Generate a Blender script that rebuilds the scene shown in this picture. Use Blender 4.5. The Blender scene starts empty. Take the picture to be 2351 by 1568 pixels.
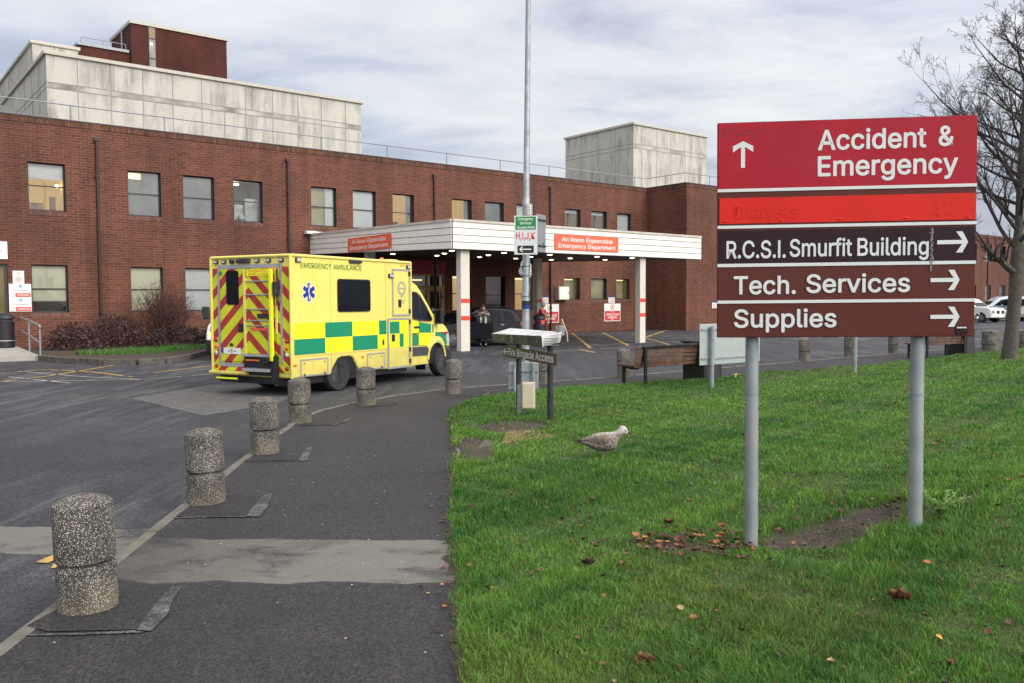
import bpy, bmesh, math, random
import numpy as np
from mathutils import Matrix, Vector, noise
random.seed(7); rng = np.random.default_rng(7)
scene = bpy.context.scene
R_ = math.radians
# ------------------------------------------------------------------ camera
CAMH, FPX = 1.65, 1950.0
PITCH, ROLL = math.atan(92/FPX), -0.004
cam_d = bpy.data.cameras.new('camera'); cam = bpy.data.objects.new('camera', cam_d)
scene.collection.objects.link(cam); scene.camera = cam
cam_d.sensor_width = 36; cam_d.lens = 36*FPX/2351; cam_d.clip_end = 2000
r0 = Vector((1,0,0)); f0 = Vector((0,math.cos(PITCH),-math.sin(PITCH))); u0 = Vector((0,math.sin(PITCH),math.cos(PITCH)))
cr = r0*math.cos(ROLL)+u0*math.sin(ROLL); cu = u0*math.cos(ROLL)-r0*math.sin(ROLL)
cm = Matrix((cr, cu, -f0)).transposed().to_4x4(); cm.translation = (0,0,CAMH)
cam.matrix_world = cm
# ------------------------------------------------------------------ sky, sun, exposure
SUN_EL, SUN_AZ = R_(33), R_(128)          # azimuth clockwise from +Y
world = bpy.data.worlds.new('World'); scene.world = world; world.use_nodes = True
def build_world():
    nt = world.node_tree; N = nt.nodes; L = nt.links; N.clear()
    out = N.new('ShaderNodeOutputWorld'); add = N.new('ShaderNodeAddShader')
    sky = N.new('ShaderNodeTexSky'); sky.sky_type = 'NISHITA'; sky.sun_disc = False
    sky.sun_elevation = SUN_EL; sky.sun_rotation = SUN_AZ; sky.dust_density = 3
    b1 = N.new('ShaderNodeBackground'); b1.inputs[1].default_value = 0.05; L.new(sky.outputs[0], b1.inputs[0])
    tc = N.new('ShaderNodeTexCoord'); sep = N.new('ShaderNodeSeparateXYZ'); L.new(tc.outputs['Generated'], sep.inputs[0])
    def math_(op, a, b=None):
        m = N.new('ShaderNodeMath'); m.operation = op
        for i, v in enumerate((a, b)):
            if v is None: continue
            if isinstance(v, (int, float)): m.inputs[i].default_value = v
            else: L.new(v, m.inputs[i])
        return m.outputs[0]
    zc = math_('MAXIMUM', sep.outputs[2], 0.0); den = math_('ADD', zc, 0.13)
    cx = math_('DIVIDE', sep.outputs[0], den); cy = math_('DIVIDE', sep.outputs[1], den)
    comb = N.new('ShaderNodeCombineXYZ'); L.new(cx, comb.inputs[0]); L.new(cy, comb.inputs[1])
    def nz(scale, detail, rough, dist, off):
        mp = N.new('ShaderNodeMapping'); mp.inputs['Location'].default_value = off; mp.inputs['Scale'].default_value = (0.75,1.15,1)
        mp.inputs['Rotation'].default_value = (0,0,R_(18))
        L.new(comb.outputs[0], mp.inputs[0]); n = N.new('ShaderNodeTexNoise'); n.inputs['Scale'].default_value = scale
        n.inputs['Detail'].default_value = detail; n.inputs['Roughness'].default_value = rough; n.inputs['Distortion'].default_value = dist
        L.new(mp.outputs[0], n.inputs['Vector']); return n.outputs[0]
    n1 = nz(0.62, 3, .5, .3, (3.1,1.7,0)); n2 = nz(1.9, 9, .6, .35, (0.4,2.2,0))
    mixv = math_('ADD', math_('MULTIPLY', n1, .5), math_('MULTIPLY', n2, .5))
    elev = math_('MULTIPLY', zc, .48)
    v = math_('ADD', mixv, elev)
    rp = N.new('ShaderNodeValToRGB'); L.new(v, rp.inputs[0]); e = rp.color_ramp.elements
    e[0].position = .42; e[0].color = (.50,.525,.63,1); e[1].position = .78; e[1].color = (1.15,1.12,1.08,1)
    a = e.new(.54); a.color = (.55,.57,.67,1); a = e.new(.60); a.color = (.74,.755,.835,1); a = e.new(.67); a.color = (.97,.96,.96,1)
    # brighter cloud behind the camera's right shoulder, where the sun stands behind the cloud
    sd = Vector((math.sin(SUN_AZ)*math.cos(SUN_EL), math.cos(SUN_AZ)*math.cos(SUN_EL), math.sin(SUN_EL)))
    dot = N.new('ShaderNodeVectorMath'); dot.operation = 'DOT_PRODUCT'; L.new(tc.outputs['Generated'], dot.inputs[0]); dot.inputs[1].default_value = sd
    g = math_('MULTIPLY', math_('POWER', math_('MAXIMUM', math_('ADD', math_('MULTIPLY', dot.outputs['Value'], .5), .5), 0.0), 3.4), 1.9)
    g = math_('MULTIPLY', g, math_('MINIMUM', math_('ADD', math_('MULTIPLY', zc, 2.2), .25), 1.0))
    st = math_('ADD', g, .66)
    b2 = N.new('ShaderNodeBackground'); L.new(rp.outputs[0], b2.inputs[0]); L.new(st, b2.inputs[1])
    L.new(b1.outputs[0], add.inputs[0]); L.new(b2.outputs[0], add.inputs[1]); L.new(add.outputs[0], out.inputs[0])
build_world()
sl = bpy.data.lights.new('sun', 'SUN'); so = bpy.data.objects.new('sun', sl); scene.collection.objects.link(so)
sl.energy = 1.5; sl.angle = R_(24); sl.color = (1,.93,.82)
so.rotation_euler = Vector((math.sin(SUN_AZ)*math.cos(SUN_EL), math.cos(SUN_AZ)*math.cos(SUN_EL), math.sin(SUN_EL))).to_track_quat('Z','Y').to_euler()
so.location = (10,-10,30)
scene.view_settings.view_transform = 'Standard'; scene.view_settings.look = 'None'
scene.view_settings.exposure = 0.0; scene.view_settings.gamma = 1
scene.cycles.max_bounces = 6; scene.cycles.transparent_max_bounces = 12; scene.cycles.use_denoising = True
scene.cycles.sample_clamp_indirect = 4
# ------------------------------------------------------------------ helpers
def at(px, py, Y):                          # photo pixel -> point at depth Y
    d = cr*((px-1175.5)/FPX) - cu*((py-784)/FPX) + f0
    return Vector((0,0,CAMH)) + d*(Y/d.y)
def gp(px, py, z=0.0):                      # photo pixel -> point at height z
    d = cr*((px-1175.5)/FPX) - cu*((py-784)/FPX) + f0
    return Vector((0,0,CAMH)) + d*((z-CAMH)/d.z)
ROAD = -0.07
PHI = math.atan2(.6236,.7817)               # heading of the hospital facade
FAC = Matrix.Translation((3.53,47.6,0)) @ Matrix.Rotation(PHI,4,'Z')   # local x along the facade, local y into the building
def fw(s, n, z=0.0): return FAC @ Vector((s,-n,z))
def sn(p): q = FAC.inverted() @ Vector((p[0],p[1],0)); return q.x, -q.y

FONT, CAPR = None, .682
try:                                        # Blender's own bundled interface face, closer to the photo's grotesque than the built-in one
    FONT=bpy.data.fonts.load(bpy.utils.system_resource('DATAFILES',path='fonts')+'/Inter.woff2'); CAPR=.5087
except Exception: pass
class MB:
    def __init__(s): s.v=[]; s.f=[]; s.m=[]; s.M=Matrix.Identity(4)
    def add(s, vs, fs, mi=0):
        b=len(s.v); s.v += [s.M @ Vector(p) for p in vs]; s.f += [[b+i for i in f] for f in fs]; s.m += [mi]*len(fs); return s
    def box(s, a, b, mi=0):
        x0,y0,z0=a; x1,y1,z1=b
        return s.add([(x0,y0,z0),(x1,y0,z0),(x1,y1,z0),(x0,y1,z0),(x0,y0,z1),(x1,y0,z1),(x1,y1,z1),(x0,y1,z1)],
              [(0,3,2,1),(4,5,6,7),(0,1,5,4),(1,2,6,5),(2,3,7,6),(3,0,4,7)], mi)
    def prism(s, poly, axis, a, b, mi=0, capmi=None):
        def P(p,t): return {'y':(p[0],t,p[1]),'x':(t,p[0],p[1]),'z':(p[0],p[1],t)}[axis]
        n=len(poly); vs=[P(p,a) for p in poly]+[P(p,b) for p in poly]
        s.add(vs, [(i,(i+1)%n,n+(i+1)%n,n+i) for i in range(n)], mi)
        k=len(s.v)-2*n; s.f += [list(range(k,k+n))[::-1], list(range(k+n,k+2*n))]; s.m += [mi if capmi is None else capmi]*2; return s
    def slices(s, rings, mi=0, cap=True):
        n=len(rings[0]); vs=[p for r in rings for p in r]; fs=[]
        for k in range(len(rings)-1):
            for i in range(n): fs.append((k*n+i,k*n+(i+1)%n,(k+1)*n+(i+1)%n,(k+1)*n+i))
        if cap: fs += [list(range(n))[::-1], list(range((len(rings)-1)*n, len(rings)*n))]
        return s.add(vs,fs,mi)
    def tube(s, pts, r, n=8, mi=0, cap=True):
        pts=[Vector(p) for p in pts]; rs = r if isinstance(r,(list,tuple)) else [r]*len(pts); rings=[]; ref=None
        for i,p in enumerate(pts):
            t=(pts[min(i+1,len(pts)-1)]-pts[max(i-1,0)]).normalized()
            if ref is None: ref = Vector((0,0,1)) if abs(t.z)<.9 else Vector((1,0,0))
            a=t.cross(ref); 
            if a.length<1e-5: a=t.orthogonal()
            a.normalize(); b=t.cross(a); ref = a.cross(t) if False else ref
            rings.append([p+(a*math.cos(2*math.pi*k/n)+b*math.sin(2*math.pi*k/n))*rs[i] for k in range(n)])
        return s.slices(rings,mi,cap)
    def lathe(s, prof, n=24, mi=0, c=(0,0,0), axis='z'):
        rings=[]
        for r,h in prof:
            ring=[]
            for k in range(n):
                a=2*math.pi*k/n; x,y=r*math.cos(a),r*math.sin(a)
                p={'z':(x,y,h),'y':(x,h,y),'x':(h,x,y)}[axis]; ring.append(Vector(p)+Vector(c))
            rings.append(ring)
        return s.slices(rings,mi)
    def loft(s, st, n=12, mi=0):              # stations (x, zc, ry, rz[, yc]) round the x axis
        rings=[]
        for t in st:
            x,zc,ry,rz=t[:4]; yc=t[4] if len(t)>4 else 0
            rings.append([(x,yc+ry*math.cos(2*math.pi*k/n),zc+rz*math.sin(2*math.pi*k/n)) for k in range(n)])
        return s.slices(rings,mi)
    def ball(s, c, r, n=12, mi=0, sc=(1,1,1)):
        m=n//2+1; rings=[]
        for j in range(m):
            t=math.pi*(j+.02*(j==0)-.02*(j==m-1))/(m-1)
            rings.append([(c[0]+r*sc[0]*math.sin(t)*math.cos(2*math.pi*k/n), c[1]+r*sc[1]*math.sin(t)*math.sin(2*math.pi*k/n), c[2]+r*sc[2]*math.cos(t)) for k in range(n)])
        return s.slices(rings,mi)
    def text(s, body, o, right, up, cap, mi=0, width=None, bold=0.0, align='L', space=1.0):
        c=bpy.data.curves.new('txt','FONT'); c.body=body.replace('I','\u0399') if FONT else body; c.font=FONT or c.font; c.size=1; c.offset=0; c.space_character=space; c.resolution_u=4
        ob=bpy.data.objects.new('txt',c); me=ob.to_mesh(); vs=[v.co.copy() for v in me.vertices]; fs=[list(p.vertices) for p in me.polygons]
        ob.to_mesh_clear(); bpy.data.objects.remove(ob); bpy.data.curves.remove(c)
        x0=min(v.x for v in vs); x1=max(v.x for v in vs); k=cap/CAPR; kx=k if width is None else width/(x1-x0)
        w=(x1-x0)*kx; sh={'L':0,'C':-w/2,'R':-w}[align]; o=Vector(o); right=Vector(right).normalized(); up=Vector(up).normalized()
        nrm=right.cross(up); e=max(0,bold)*.55; n=8 if e else 1
        for j in range(n):                  # heavier strokes: the same outline laid round a small circle, each sheet a hair apart
            a=2*math.pi*j/n; ex,ey=(e*math.cos(a)*min(kx,k*1.3),e*math.sin(a)*k) if e else (0,0)
            s.add([o+right*((v.x-x0)*kx+sh+ex)+up*(v.y*k+ey)+nrm*(.00012*j) for v in vs], fs, mi)
        return s
    def poly(s, pts, mi=0): return s.add(pts,[list(range(len(pts)))],mi)
    def build(s, name, mats, parent=None, bevel=0, smooth=None, recalc=True, seg=2):
        me=bpy.data.meshes.new(name); me.from_pydata([tuple(p) for p in s.v],[],s.f)
        for m in (mats if isinstance(mats,(list,tuple)) else [mats]): me.materials.append(m)
        me.polygons.foreach_set('material_index', s.m)
        if recalc:
            bm=bmesh.new(); bm.from_mesh(me); bmesh.ops.recalc_face_normals(bm, faces=bm.faces); bm.to_mesh(me); bm.free()
        if smooth:
            me.polygons.foreach_set('use_smooth',[True]*len(me.polygons)); me.set_sharp_from_angle(angle=R_(smooth))
        me.update(); o=bpy.data.objects.new(name,me); scene.collection.objects.link(o)
        if parent: o.parent=parent
        if bevel:
            b=o.modifiers.new('bevel','BEVEL'); b.width=bevel; b.segments=seg; b.limit_method='ANGLE'; b.angle_limit=R_(35)
        return o
def thing(name, label, cat, loc=(0,0,0), rz=0.0, group=None):
    o=bpy.data.objects.new(name,None); scene.collection.objects.link(o); o.location=loc; o.rotation_euler=(0,0,rz); o.empty_display_size=.2
    o['label']=label; o['category']=cat
    if group: o['group']=group
    return o
def tag(o, label, cat, group=None):
    o['label']=label; o['category']=cat
    if group: o['group']=group
    return o
def kind(o, k): o['kind']=k; return o
def copy_tree(o, parent=None):
    c=o.copy(); scene.collection.objects.link(c)
    if parent is not None: c.parent=parent
    for ch in list(o.children): copy_tree(ch, c)
    return c
# ------------------------------------------------------------------ materials
def nodes(name):
    m=bpy.data.materials.new(name); m.use_nodes=True; nt=m.node_tree; return m, nt, nt.nodes, nt.links, nt.nodes['Principled BSDF']
def mat(name, col, rough=.6, metal=0., var=.12, scale=6., bump=0., bscale=60., spec=.5, emit=None, estr=0., dirt=None, dscale=2., damt=.5, coat=0.):
    m,nt,N,L,b=nodes(name); b.inputs['Roughness'].default_value=rough; b.inputs['Metallic'].default_value=metal
    b.inputs['Specular IOR Level'].default_value=spec; b.inputs['Coat Weight'].default_value=coat
    tc=N.new('ShaderNodeTexCoord'); nz=N.new('ShaderNodeTexNoise'); nz.inputs['Scale'].default_value=scale; nz.inputs['Detail'].default_value=5
    L.new(tc.outputs['Object'],nz.inputs['Vector']); rp=N.new('ShaderNodeValToRGB'); L.new(nz.outputs[0],rp.inputs[0])
    c=Vector(col[:3]); e=rp.color_ramp.elements; e[0].position=.3; e[1].position=.7
    e[0].color=(*(c*(1-var)),1); e[1].color=(*[min(1,x*(1+var)) for x in c],1); src=rp.outputs[0]
    if dirt:
        n2=N.new('ShaderNodeTexNoise'); n2.inputs['Scale'].default_value=dscale; n2.inputs['Detail'].default_value=8; n2.inputs['Roughness'].default_value=.65
        L.new(tc.outputs['Object'],n2.inputs['Vector']); r2=N.new('ShaderNodeValToRGB'); L.new(n2.outputs[0],r2.inputs[0])
        r2.color_ramp.elements[0].position=.48; r2.color_ramp.elements[0].color=(0,0,0,1); r2.color_ramp.elements[1].position=.72; r2.color_ramp.elements[1].color=(damt,damt,damt,1)
        mx=N.new('ShaderNodeMix'); mx.data_type='RGBA'; L.new(r2.outputs[0],mx.inputs['Factor']); L.new(src,mx.inputs[6]); mx.inputs[7].default_value=(*dirt,1); src=mx.outputs[2]
    L.new(src,b.inputs['Base Color'])
    if bump:
        n3=N.new('ShaderNodeTexNoise'); n3.inputs['Scale'].default_value=bscale; n3.inputs['Detail'].default_value=6; L.new(tc.outputs['Object'],n3.inputs['Vector'])
        bp=N.new('ShaderNodeBump'); bp.inputs['Strength'].default_value=bump; bp.inputs['Distance'].default_value=.02; L.new(n3.outputs[0],bp.inputs['Height']); L.new(bp.outputs[0],b.inputs['Normal'])
    if emit:
        b.inputs['Emission Color'].default_value=(*emit,1); b.inputs['Emission Strength'].default_value=estr
    return m
def mth(N,L,op,a,b=None,c=None):
    m=N.new('ShaderNodeMath'); m.operation=op
    for i,v in enumerate((a,b,c)):
        if v is None: continue
        if isinstance(v,(int,float)): m.inputs[i].default_value=v
        else: L.new(v,m.inputs[i])
    return m.outputs[0]
def ramp(N,L,src,stops):
    r=N.new('ShaderNodeValToRGB'); L.new(src,r.inputs[0]); e=r.color_ramp.elements
    e[0].position=stops[0][0]; e[0].color=(*stops[0][1],1); e[1].position=stops[-1][0]; e[1].color=(*stops[-1][1],1)
    for p,c in stops[1:-1]: x=e.new(p); x.color=(*c,1)
    return r.outputs[0]
def noise_n(N,L,vec,scale,detail=5,rough=.5,dist=0.):
    n=N.new('ShaderNodeTexNoise'); n.inputs['Scale'].default_value=scale; n.inputs['Detail'].default_value=detail
    n.inputs['Roughness'].default_value=rough; n.inputs['Distortion'].default_value=dist; L.new(vec,n.inputs['Vector']); return n.outputs[0]
def mix(N,L,f,a,b,blend='MIX'):
    m=N.new('ShaderNodeMix'); m.data_type='RGBA'; m.blend_type=blend
    for sck,v in ((m.inputs['Factor'],f),(m.inputs[6],a),(m.inputs[7],b)):
        if isinstance(v,(int,float)): sck.default_value=v
        elif isinstance(v,(tuple,list)): sck.default_value=(*v[:3],1)
        else: L.new(v,sck)
    return m.outputs[2]
def mapv(N,L,vec,scale=(1,1,1),rot=(0,0,0),loc=(0,0,0)):
    m=N.new('ShaderNodeMapping'); m.inputs['Scale'].default_value=scale; m.inputs['Rotation'].default_value=rot; m.inputs['Location'].default_value=loc
    L.new(vec,m.inputs[0]); return m.outputs[0]
def bumpn(N,L,b,h,strength,dist=.02):
    bp=N.new('ShaderNodeBump'); bp.inputs['Strength'].default_value=strength; bp.inputs['Distance'].default_value=dist; L.new(h,bp.inputs['Height']); L.new(bp.outputs[0],b.inputs['Normal'])
def brick_mat(name, c1, c2, mortar, soldier=False, dark=1.0):
    m,nt,N,L,b=nodes(name); tc=N.new('ShaderNodeTexCoord'); sp=N.new('ShaderNodeSeparateXYZ'); L.new(tc.outputs['Object'],sp.inputs[0])
    u=mth(N,L,'ADD',sp.outputs[0],sp.outputs[1]); cb=N.new('ShaderNodeCombineXYZ')
    if soldier: L.new(sp.outputs[2],cb.inputs[0]); L.new(u,cb.inputs[1])
    else: L.new(u,cb.inputs[0]); L.new(sp.outputs[2],cb.inputs[1])
    br=N.new('ShaderNodeTexBrick'); L.new(cb.outputs[0],br.inputs['Vector']); br.inputs['Scale'].default_value=1
    br.inputs['Brick Width'].default_value=.45 if soldier else .30; br.inputs['Row Height'].default_value=.10; br.inputs['Mortar Size'].default_value=.009; br.inputs['Mortar Smooth'].default_value=.2
    br.inputs['Bias'].default_value=-.1
    br.inputs['Color1'].default_value=(*c1,1); br.inputs['Color2'].default_value=(*c2,1); br.inputs['Mortar'].default_value=(*mortar,1)
    big=noise_n(N,L,tc.outputs['Object'],.35,4,.6); st=noise_n(N,L,mapv(N,L,tc.outputs['Object'],(1.6,1.6,.12)),1.0,4,.6)
    fine=noise_n(N,L,tc.outputs['Object'],9,6,.7)
    col=mix(N,L,1.0,br.outputs['Color'],ramp(N,L,big,[(.3,(.72,.72,.74)),(.7,(1.15,1.12,1.1))]),'MULTIPLY')
    col=mix(N,L,1.0,col,ramp(N,L,st,[(.3,(.78,.77,.78)),(.62,(1.08,1.07,1.06))]),'MULTIPLY')
    col=mix(N,L,1.0,col,ramp(N,L,fine,[(.3,(.75,.75,.75)),(.7,(1.2,1.2,1.2))]),'MULTIPLY')
    L.new(col,b.inputs['Base Color']); b.inputs['Roughness'].default_value=.85; b.inputs['Specular IOR Level'].default_value=.25
    bumpn(N,L,b,br.outputs['Fac'],-.35,.01); return m
M={}
M['brick']=brick_mat('brick_red',(.142,.055,.034),(.092,.036,.025),(.19,.105,.085))
M['brick_dark']=brick_mat('brick_tower',(.085,.024,.019),(.06,.018,.015),(.075,.028,.024))
M['coping']=brick_mat('brick_coping',(.17,.075,.05),(.075,.042,.034),(.05,.03,.026),soldier=True)
M['sillbrick']=brick_mat('brick_sill',(.19,.095,.07),(.12,.055,.045),(.12,.07,.06),soldier=True)
def concrete_panel(name, base):
    m,nt,N,L,b=nodes(name); tc=N.new('ShaderNodeTexCoord'); o=tc.outputs['Object']
    streak=noise_n(N,L,mapv(N,L,o,(1.7,1.7,.22)),1.3,8,.68,.4); blot=noise_n(N,L,o,.55,7,.65)
    sp=N.new('ShaderNodeSeparateXYZ'); L.new(o,sp.inputs[0])
    mk=mth(N,L,'MULTIPLY',ramp(N,L,streak,[(.42,(0,0,0)),(.66,(1,1,1))]),ramp(N,L,blot,[(.36,(0,0,0)),(.56,(1,1,1))]))
    col=mix(N,L,mth(N,L,'MULTIPLY',mk,.75),base,(.13,.125,.115)); fine=noise_n(N,L,o,14,6,.7)
    col=mix(N,L,1.0,col,ramp(N,L,fine,[(.3,(.88,.88,.87)),(.7,(1.08,1.08,1.07))]),'MULTIPLY')
    L.new(col,b.inputs['Base Color']); b.inputs['Roughness'].default_value=.9; return m
M['concrete']=concrete_panel('weathered_concrete',(.50,.485,.445))
M['conc_clean']=mat('coping_concrete',(.50,.475,.42),.85,var=.12,scale=2,dirt=(.2,.18,.16),damt=.5)
M['joint']=mat('panel_joint',(.26,.24,.22),.9)
M['stain']=mat('stained_band',(.33,.31,.28),.9,var=.45,scale=1.1)
M['white']=mat('white_cladding',(.80,.78,.72),.45,var=.05,scale=3,dirt=(.45,.42,.36),dscale=1.2,damt=.25)
M['white_paint']=mat('white_paint',(.76,.76,.74),.35,var=.03)
M['col_paint']=mat('column_paint',(.60,.575,.51),.6,var=.05,dirt=(.42,.40,.36),damt=.3)
M['groove']=mat('cladding_groove',(.25,.25,.25),.6)
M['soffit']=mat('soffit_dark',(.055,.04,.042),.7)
M['frame']=mat('window_frame_grey',(.028,.026,.03),.5)
M['pipe']=mat('drainpipe_dark',(.03,.014,.016),.5)
M['galv']=mat('galvanised_steel',(.27,.30,.33),.5,.35,var=.25,scale=9,dirt=(.16,.17,.18),dscale=5,damt=.6,bump=.1)
M['galv2']=mat('grey_post_paint',(.215,.242,.258),.5,.1,var=.13,scale=7,dirt=(.24,.24,.22),dscale=3,damt=.6)
M['rail']=mat('rail_grey',(.26,.28,.31),.5,.3)
M['darkmetal']=mat('dark_metal',(.025,.025,.032),.5,.2,var=.3,dirt=(.10,.10,.11),dscale=7,damt=.6)
M['black']=mat('black_plastic',(.012,.012,.016),.45)
M['rubber']=mat('tyre_rubber',(.022,.022,.024),.85,var=.3,scale=15)
M['steel']=mat('wheel_steel',(.10,.10,.105),.5,.5,var=.3,scale=20)
M['alu']=mat('aluminium_trim',(.42,.42,.43),.4,.4,var=.1)
M['alloy']=mat('alloy_rim',(.42,.43,.45),.35,.7)
M['amb_y']=mat('ambulance_pale_yellow',(.78,.67,.15),.32,var=.02,coat=.35,dirt=(.60,.51,.14),dscale=1.3,damt=.3)
def road_film(m, zmax, col, amt):           # thin road grime thrown up on the lowest panels
    nt=m.node_tree; N=nt.nodes; L=nt.links; b=N['Principled BSDF']; src=b.inputs['Base Color'].links[0].from_socket
    tc=N.new('ShaderNodeTexCoord'); sp=N.new('ShaderNodeSeparateXYZ'); L.new(tc.outputs['Object'],sp.inputs[0])
    k=mth(N,L,'MULTIPLY',ramp(N,L,mth(N,L,'DIVIDE',sp.outputs[2],zmax),[(.3,(1,1,1)),(1.,(0,0,0))]),ramp(N,L,noise_n(N,L,tc.outputs['Object'],4,7,.65),[(.3,(.2,.2,.2)),(.7,(1,1,1))]))
    L.new(mix(N,L,mth(N,L,'MULTIPLY',k,amt),src,col),b.inputs['Base Color'])
M['amb_fy']=mat('ambulance_reflective_yellow',(.86,.90,.015),.4,var=.02)
M['amb_g']=mat('ambulance_green',(.006,.23,.115),.4,var=.04)
M['amb_txt']=mat('lettering_olive_green',(.09,.24,.03),.5)
M['red']=mat('sign_red',(.60,.055,.035),.45,var=.04)
M['orange']=mat('sign_orange_red',(.72,.115,.05),.45,var=.04)
M['letter']=mat('letter_white',(.78,.77,.74),.5,var=.02)
M['blue']=mat('emblem_blue',(.01,.03,.22),.5)
M['amber']=mat('amber_lens',(.75,.16,.02),.25)
M['redlens']=mat('red_lens',(.38,.02,.025),.25)
M['lensw']=mat('clear_lens',(.55,.56,.58),.2,.2,var=.35,scale=25)
M['skin']=mat('skin',(.50,.29,.21),.6)
def glass(name, tint=(.8,.85,.88), refl=.05):
    m=bpy.data.materials.new(name); m.use_nodes=True; nt=m.node_tree; N=nt.nodes; L=nt.links; N.clear()
    o=N.new('ShaderNodeOutputMaterial'); mx=N.new('ShaderNodeMixShader'); t=N.new('ShaderNodeBsdfTransparent'); g=N.new('ShaderNodeBsdfGlossy'); g.inputs['Roughness'].default_value=.02
    t.inputs[0].default_value=(*tint,1); fr=N.new('ShaderNodeFresnel'); fr.inputs[0].default_value=1.5
    f=mth(N,L,'ADD',fr.outputs[0],refl); L.new(f,mx.inputs[0]); L.new(t.outputs[0],mx.inputs[1]); L.new(g.outputs[0],mx.inputs[2]); L.new(mx.outputs[0],o.inputs[0]); return m
road_film(M['amb_y'],.95,(.20,.17,.09),.55)
M['glass']=glass('window_glass')
M['carglass']=mat('dark_car_glass',(.008,.010,.014),.06,spec=.10,var=.2)
M['carglass2']=glass('tinted_glass',(.25,.30,.30),.04)
# ================================================================== SETTING: ground, road, footpath, lawn
def asphalt(name, base, light, speck, scale=1., smear=0.0, patchy=.5, band=None):
    m,nt,N,L,b=nodes(name); tc=N.new('ShaderNodeTexCoord'); o=tc.outputs['Object']
    big=noise_n(N,L,o,.22*scale,6,.6,.5); mid=noise_n(N,L,o,1.7*scale,6,.65); fine=noise_n(N,L,o,55,3,.7)
    vo=N.new('ShaderNodeTexVoronoi'); vo.inputs['Scale'].default_value=85; L.new(o,vo.inputs['Vector'])
    cell=mth(N,L,'MULTIPLY',vo.outputs['Color'],1.0)
    col=mix(N,L,ramp(N,L,big,[(.42,(0,0,0)),(.62,(patchy,)*3)]),base,light)
    col=mix(N,L,1.0,col,ramp(N,L,mid,[(.3,(.72,.72,.73)),(.7,(1.25,1.25,1.24))]),'MULTIPLY')
    if smear:
        s=noise_n(N,L,mapv(N,L,o,(2.4,.30,1),(0,0,R_(62))),1.1,7,.66,.6); s2=noise_n(N,L,o,.16,4,.5)
        k=mth(N,L,'MULTIPLY',ramp(N,L,s,[(.48,(0,0,0)),(.60,(1,1,1))]),ramp(N,L,s2,[(.42,(0,0,0)),(.58,(1,1,1))]))
        col=mix(N,L,mth(N,L,'MULTIPLY',k,smear),col,(.115,.115,.125))
    col=mix(N,L,1.0,col,ramp(N,L,cell,[(.1,(.45,.45,.47)),(.55,(1,1,1)),(.9,(1.75,1.72,1.65))]),'MULTIPLY')
    if band:                                  # cement-coloured repair laid across: y limits, tilt, x limits
        y0,y1,tilt,x0,x1,amt=band; s3=N.new('ShaderNodeSeparateXYZ'); L.new(o,s3.inputs[0]); wob=mth(N,L,'MULTIPLY',mth(N,L,'SUBTRACT',noise_n(N,L,o,2.6,6,.6),.5),.22)
        yy=mth(N,L,'ADD',mth(N,L,'ADD',s3.outputs[1],mth(N,L,'MULTIPLY',s3.outputs[0],tilt)),wob)
        def st(v,a,b_): 
            r=N.new('ShaderNodeMapRange'); r.interpolation_type='SMOOTHSTEP'; r.inputs[1].default_value=a; r.inputs[2].default_value=b_; L.new(v,r.inputs[0]); return r.outputs[0]
        k=mth(N,L,'MULTIPLY',mth(N,L,'MULTIPLY',st(yy,y0-.02,y0+.02),st(yy,y1+.02,y1-.02)),st(mth(N,L,'ADD',s3.outputs[0],mth(N,L,'MULTIPLY',wob,6.)),x0,x1))
        wear=ramp(N,L,noise_n(N,L,mapv(N,L,o,(1,1.35,1)),1.7,8,.70,.4),[(.36,(.15,)*3),(.50,(.85,)*3),(.8,(1,1,1))])
        col=mix(N,L,mth(N,L,'MULTIPLY',mth(N,L,'MULTIPLY',k,wear),amt),col,(.165,.160,.142))
        edge=mth(N,L,'MINIMUM',mth(N,L,'ABSOLUTE',mth(N,L,'SUBTRACT',yy,y0)),mth(N,L,'ABSOLUTE',mth(N,L,'SUBTRACT',yy,y1)))
        col=mix(N,L,mth(N,L,'MULTIPLY',mth(N,L,'MULTIPLY',st(edge,.018,.006),st(s3.outputs[0],x0,x1)),.8),col,(.022,.023,.028))
    lt=N.new('ShaderNodeTexVoronoi'); lt.inputs['Scale'].default_value=17; L.new(o,lt.inputs['Vector'])
    sep=N.new('ShaderNodeSeparateColor'); L.new(lt.outputs['Color'],sep.inputs[0])
    k=mth(N,L,'MULTIPLY',mth(N,L,'LESS_THAN',lt.outputs['Distance'],.13),mth(N,L,'GREATER_THAN',sep.outputs[0],.95))
    col=mix(N,L,mth(N,L,'MULTIPLY',k,speck),col,(.42,.40,.36))
    L.new(col,b.inputs['Base Color']); L.new(ramp(N,L,mid,[(.3,(.62,)*3),(.7,(.85,)*3)]),b.inputs['Roughness']); b.inputs['Specular IOR Level'].default_value=.35
    h=mth(N,L,'ADD',vo.outputs['Distance'],fine); bumpn(N,L,b,h,.55,.012); return m
M['road']=asphalt('road_asphalt',(.031,.032,.041),(.058,.059,.068),.5,1.0,.62,.6,(5.42,6.12,.10,-1.2,-2.6,.95))
M['path']=asphalt('path_asphalt',(.029,.027,.032),(.041,.039,.043),.9,1.6,0,.5,(4.88,5.80,.035,-3.4,-1.0,1.0))
M['patch']=asphalt('cement_patch',(.150,.150,.140),(.050,.050,.053),.5,4.2,0,.95)
M['patchline']=asphalt('worn_patch_edge',(.048,.047,.050),(.125,.126,.128),.3,16.,0,.8)
M['patchdark']=asphalt('dark_patch',(.026,.024,.028),(.040,.038,.040),.8,3.,0,.6)
M['bedkerb']=mat('stained_kerb',(.085,.078,.070),.85,var=.3,scale=5,dirt=(.17,.16,.14),dscale=7,damt=.5,bump=.4,bscale=90)
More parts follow.
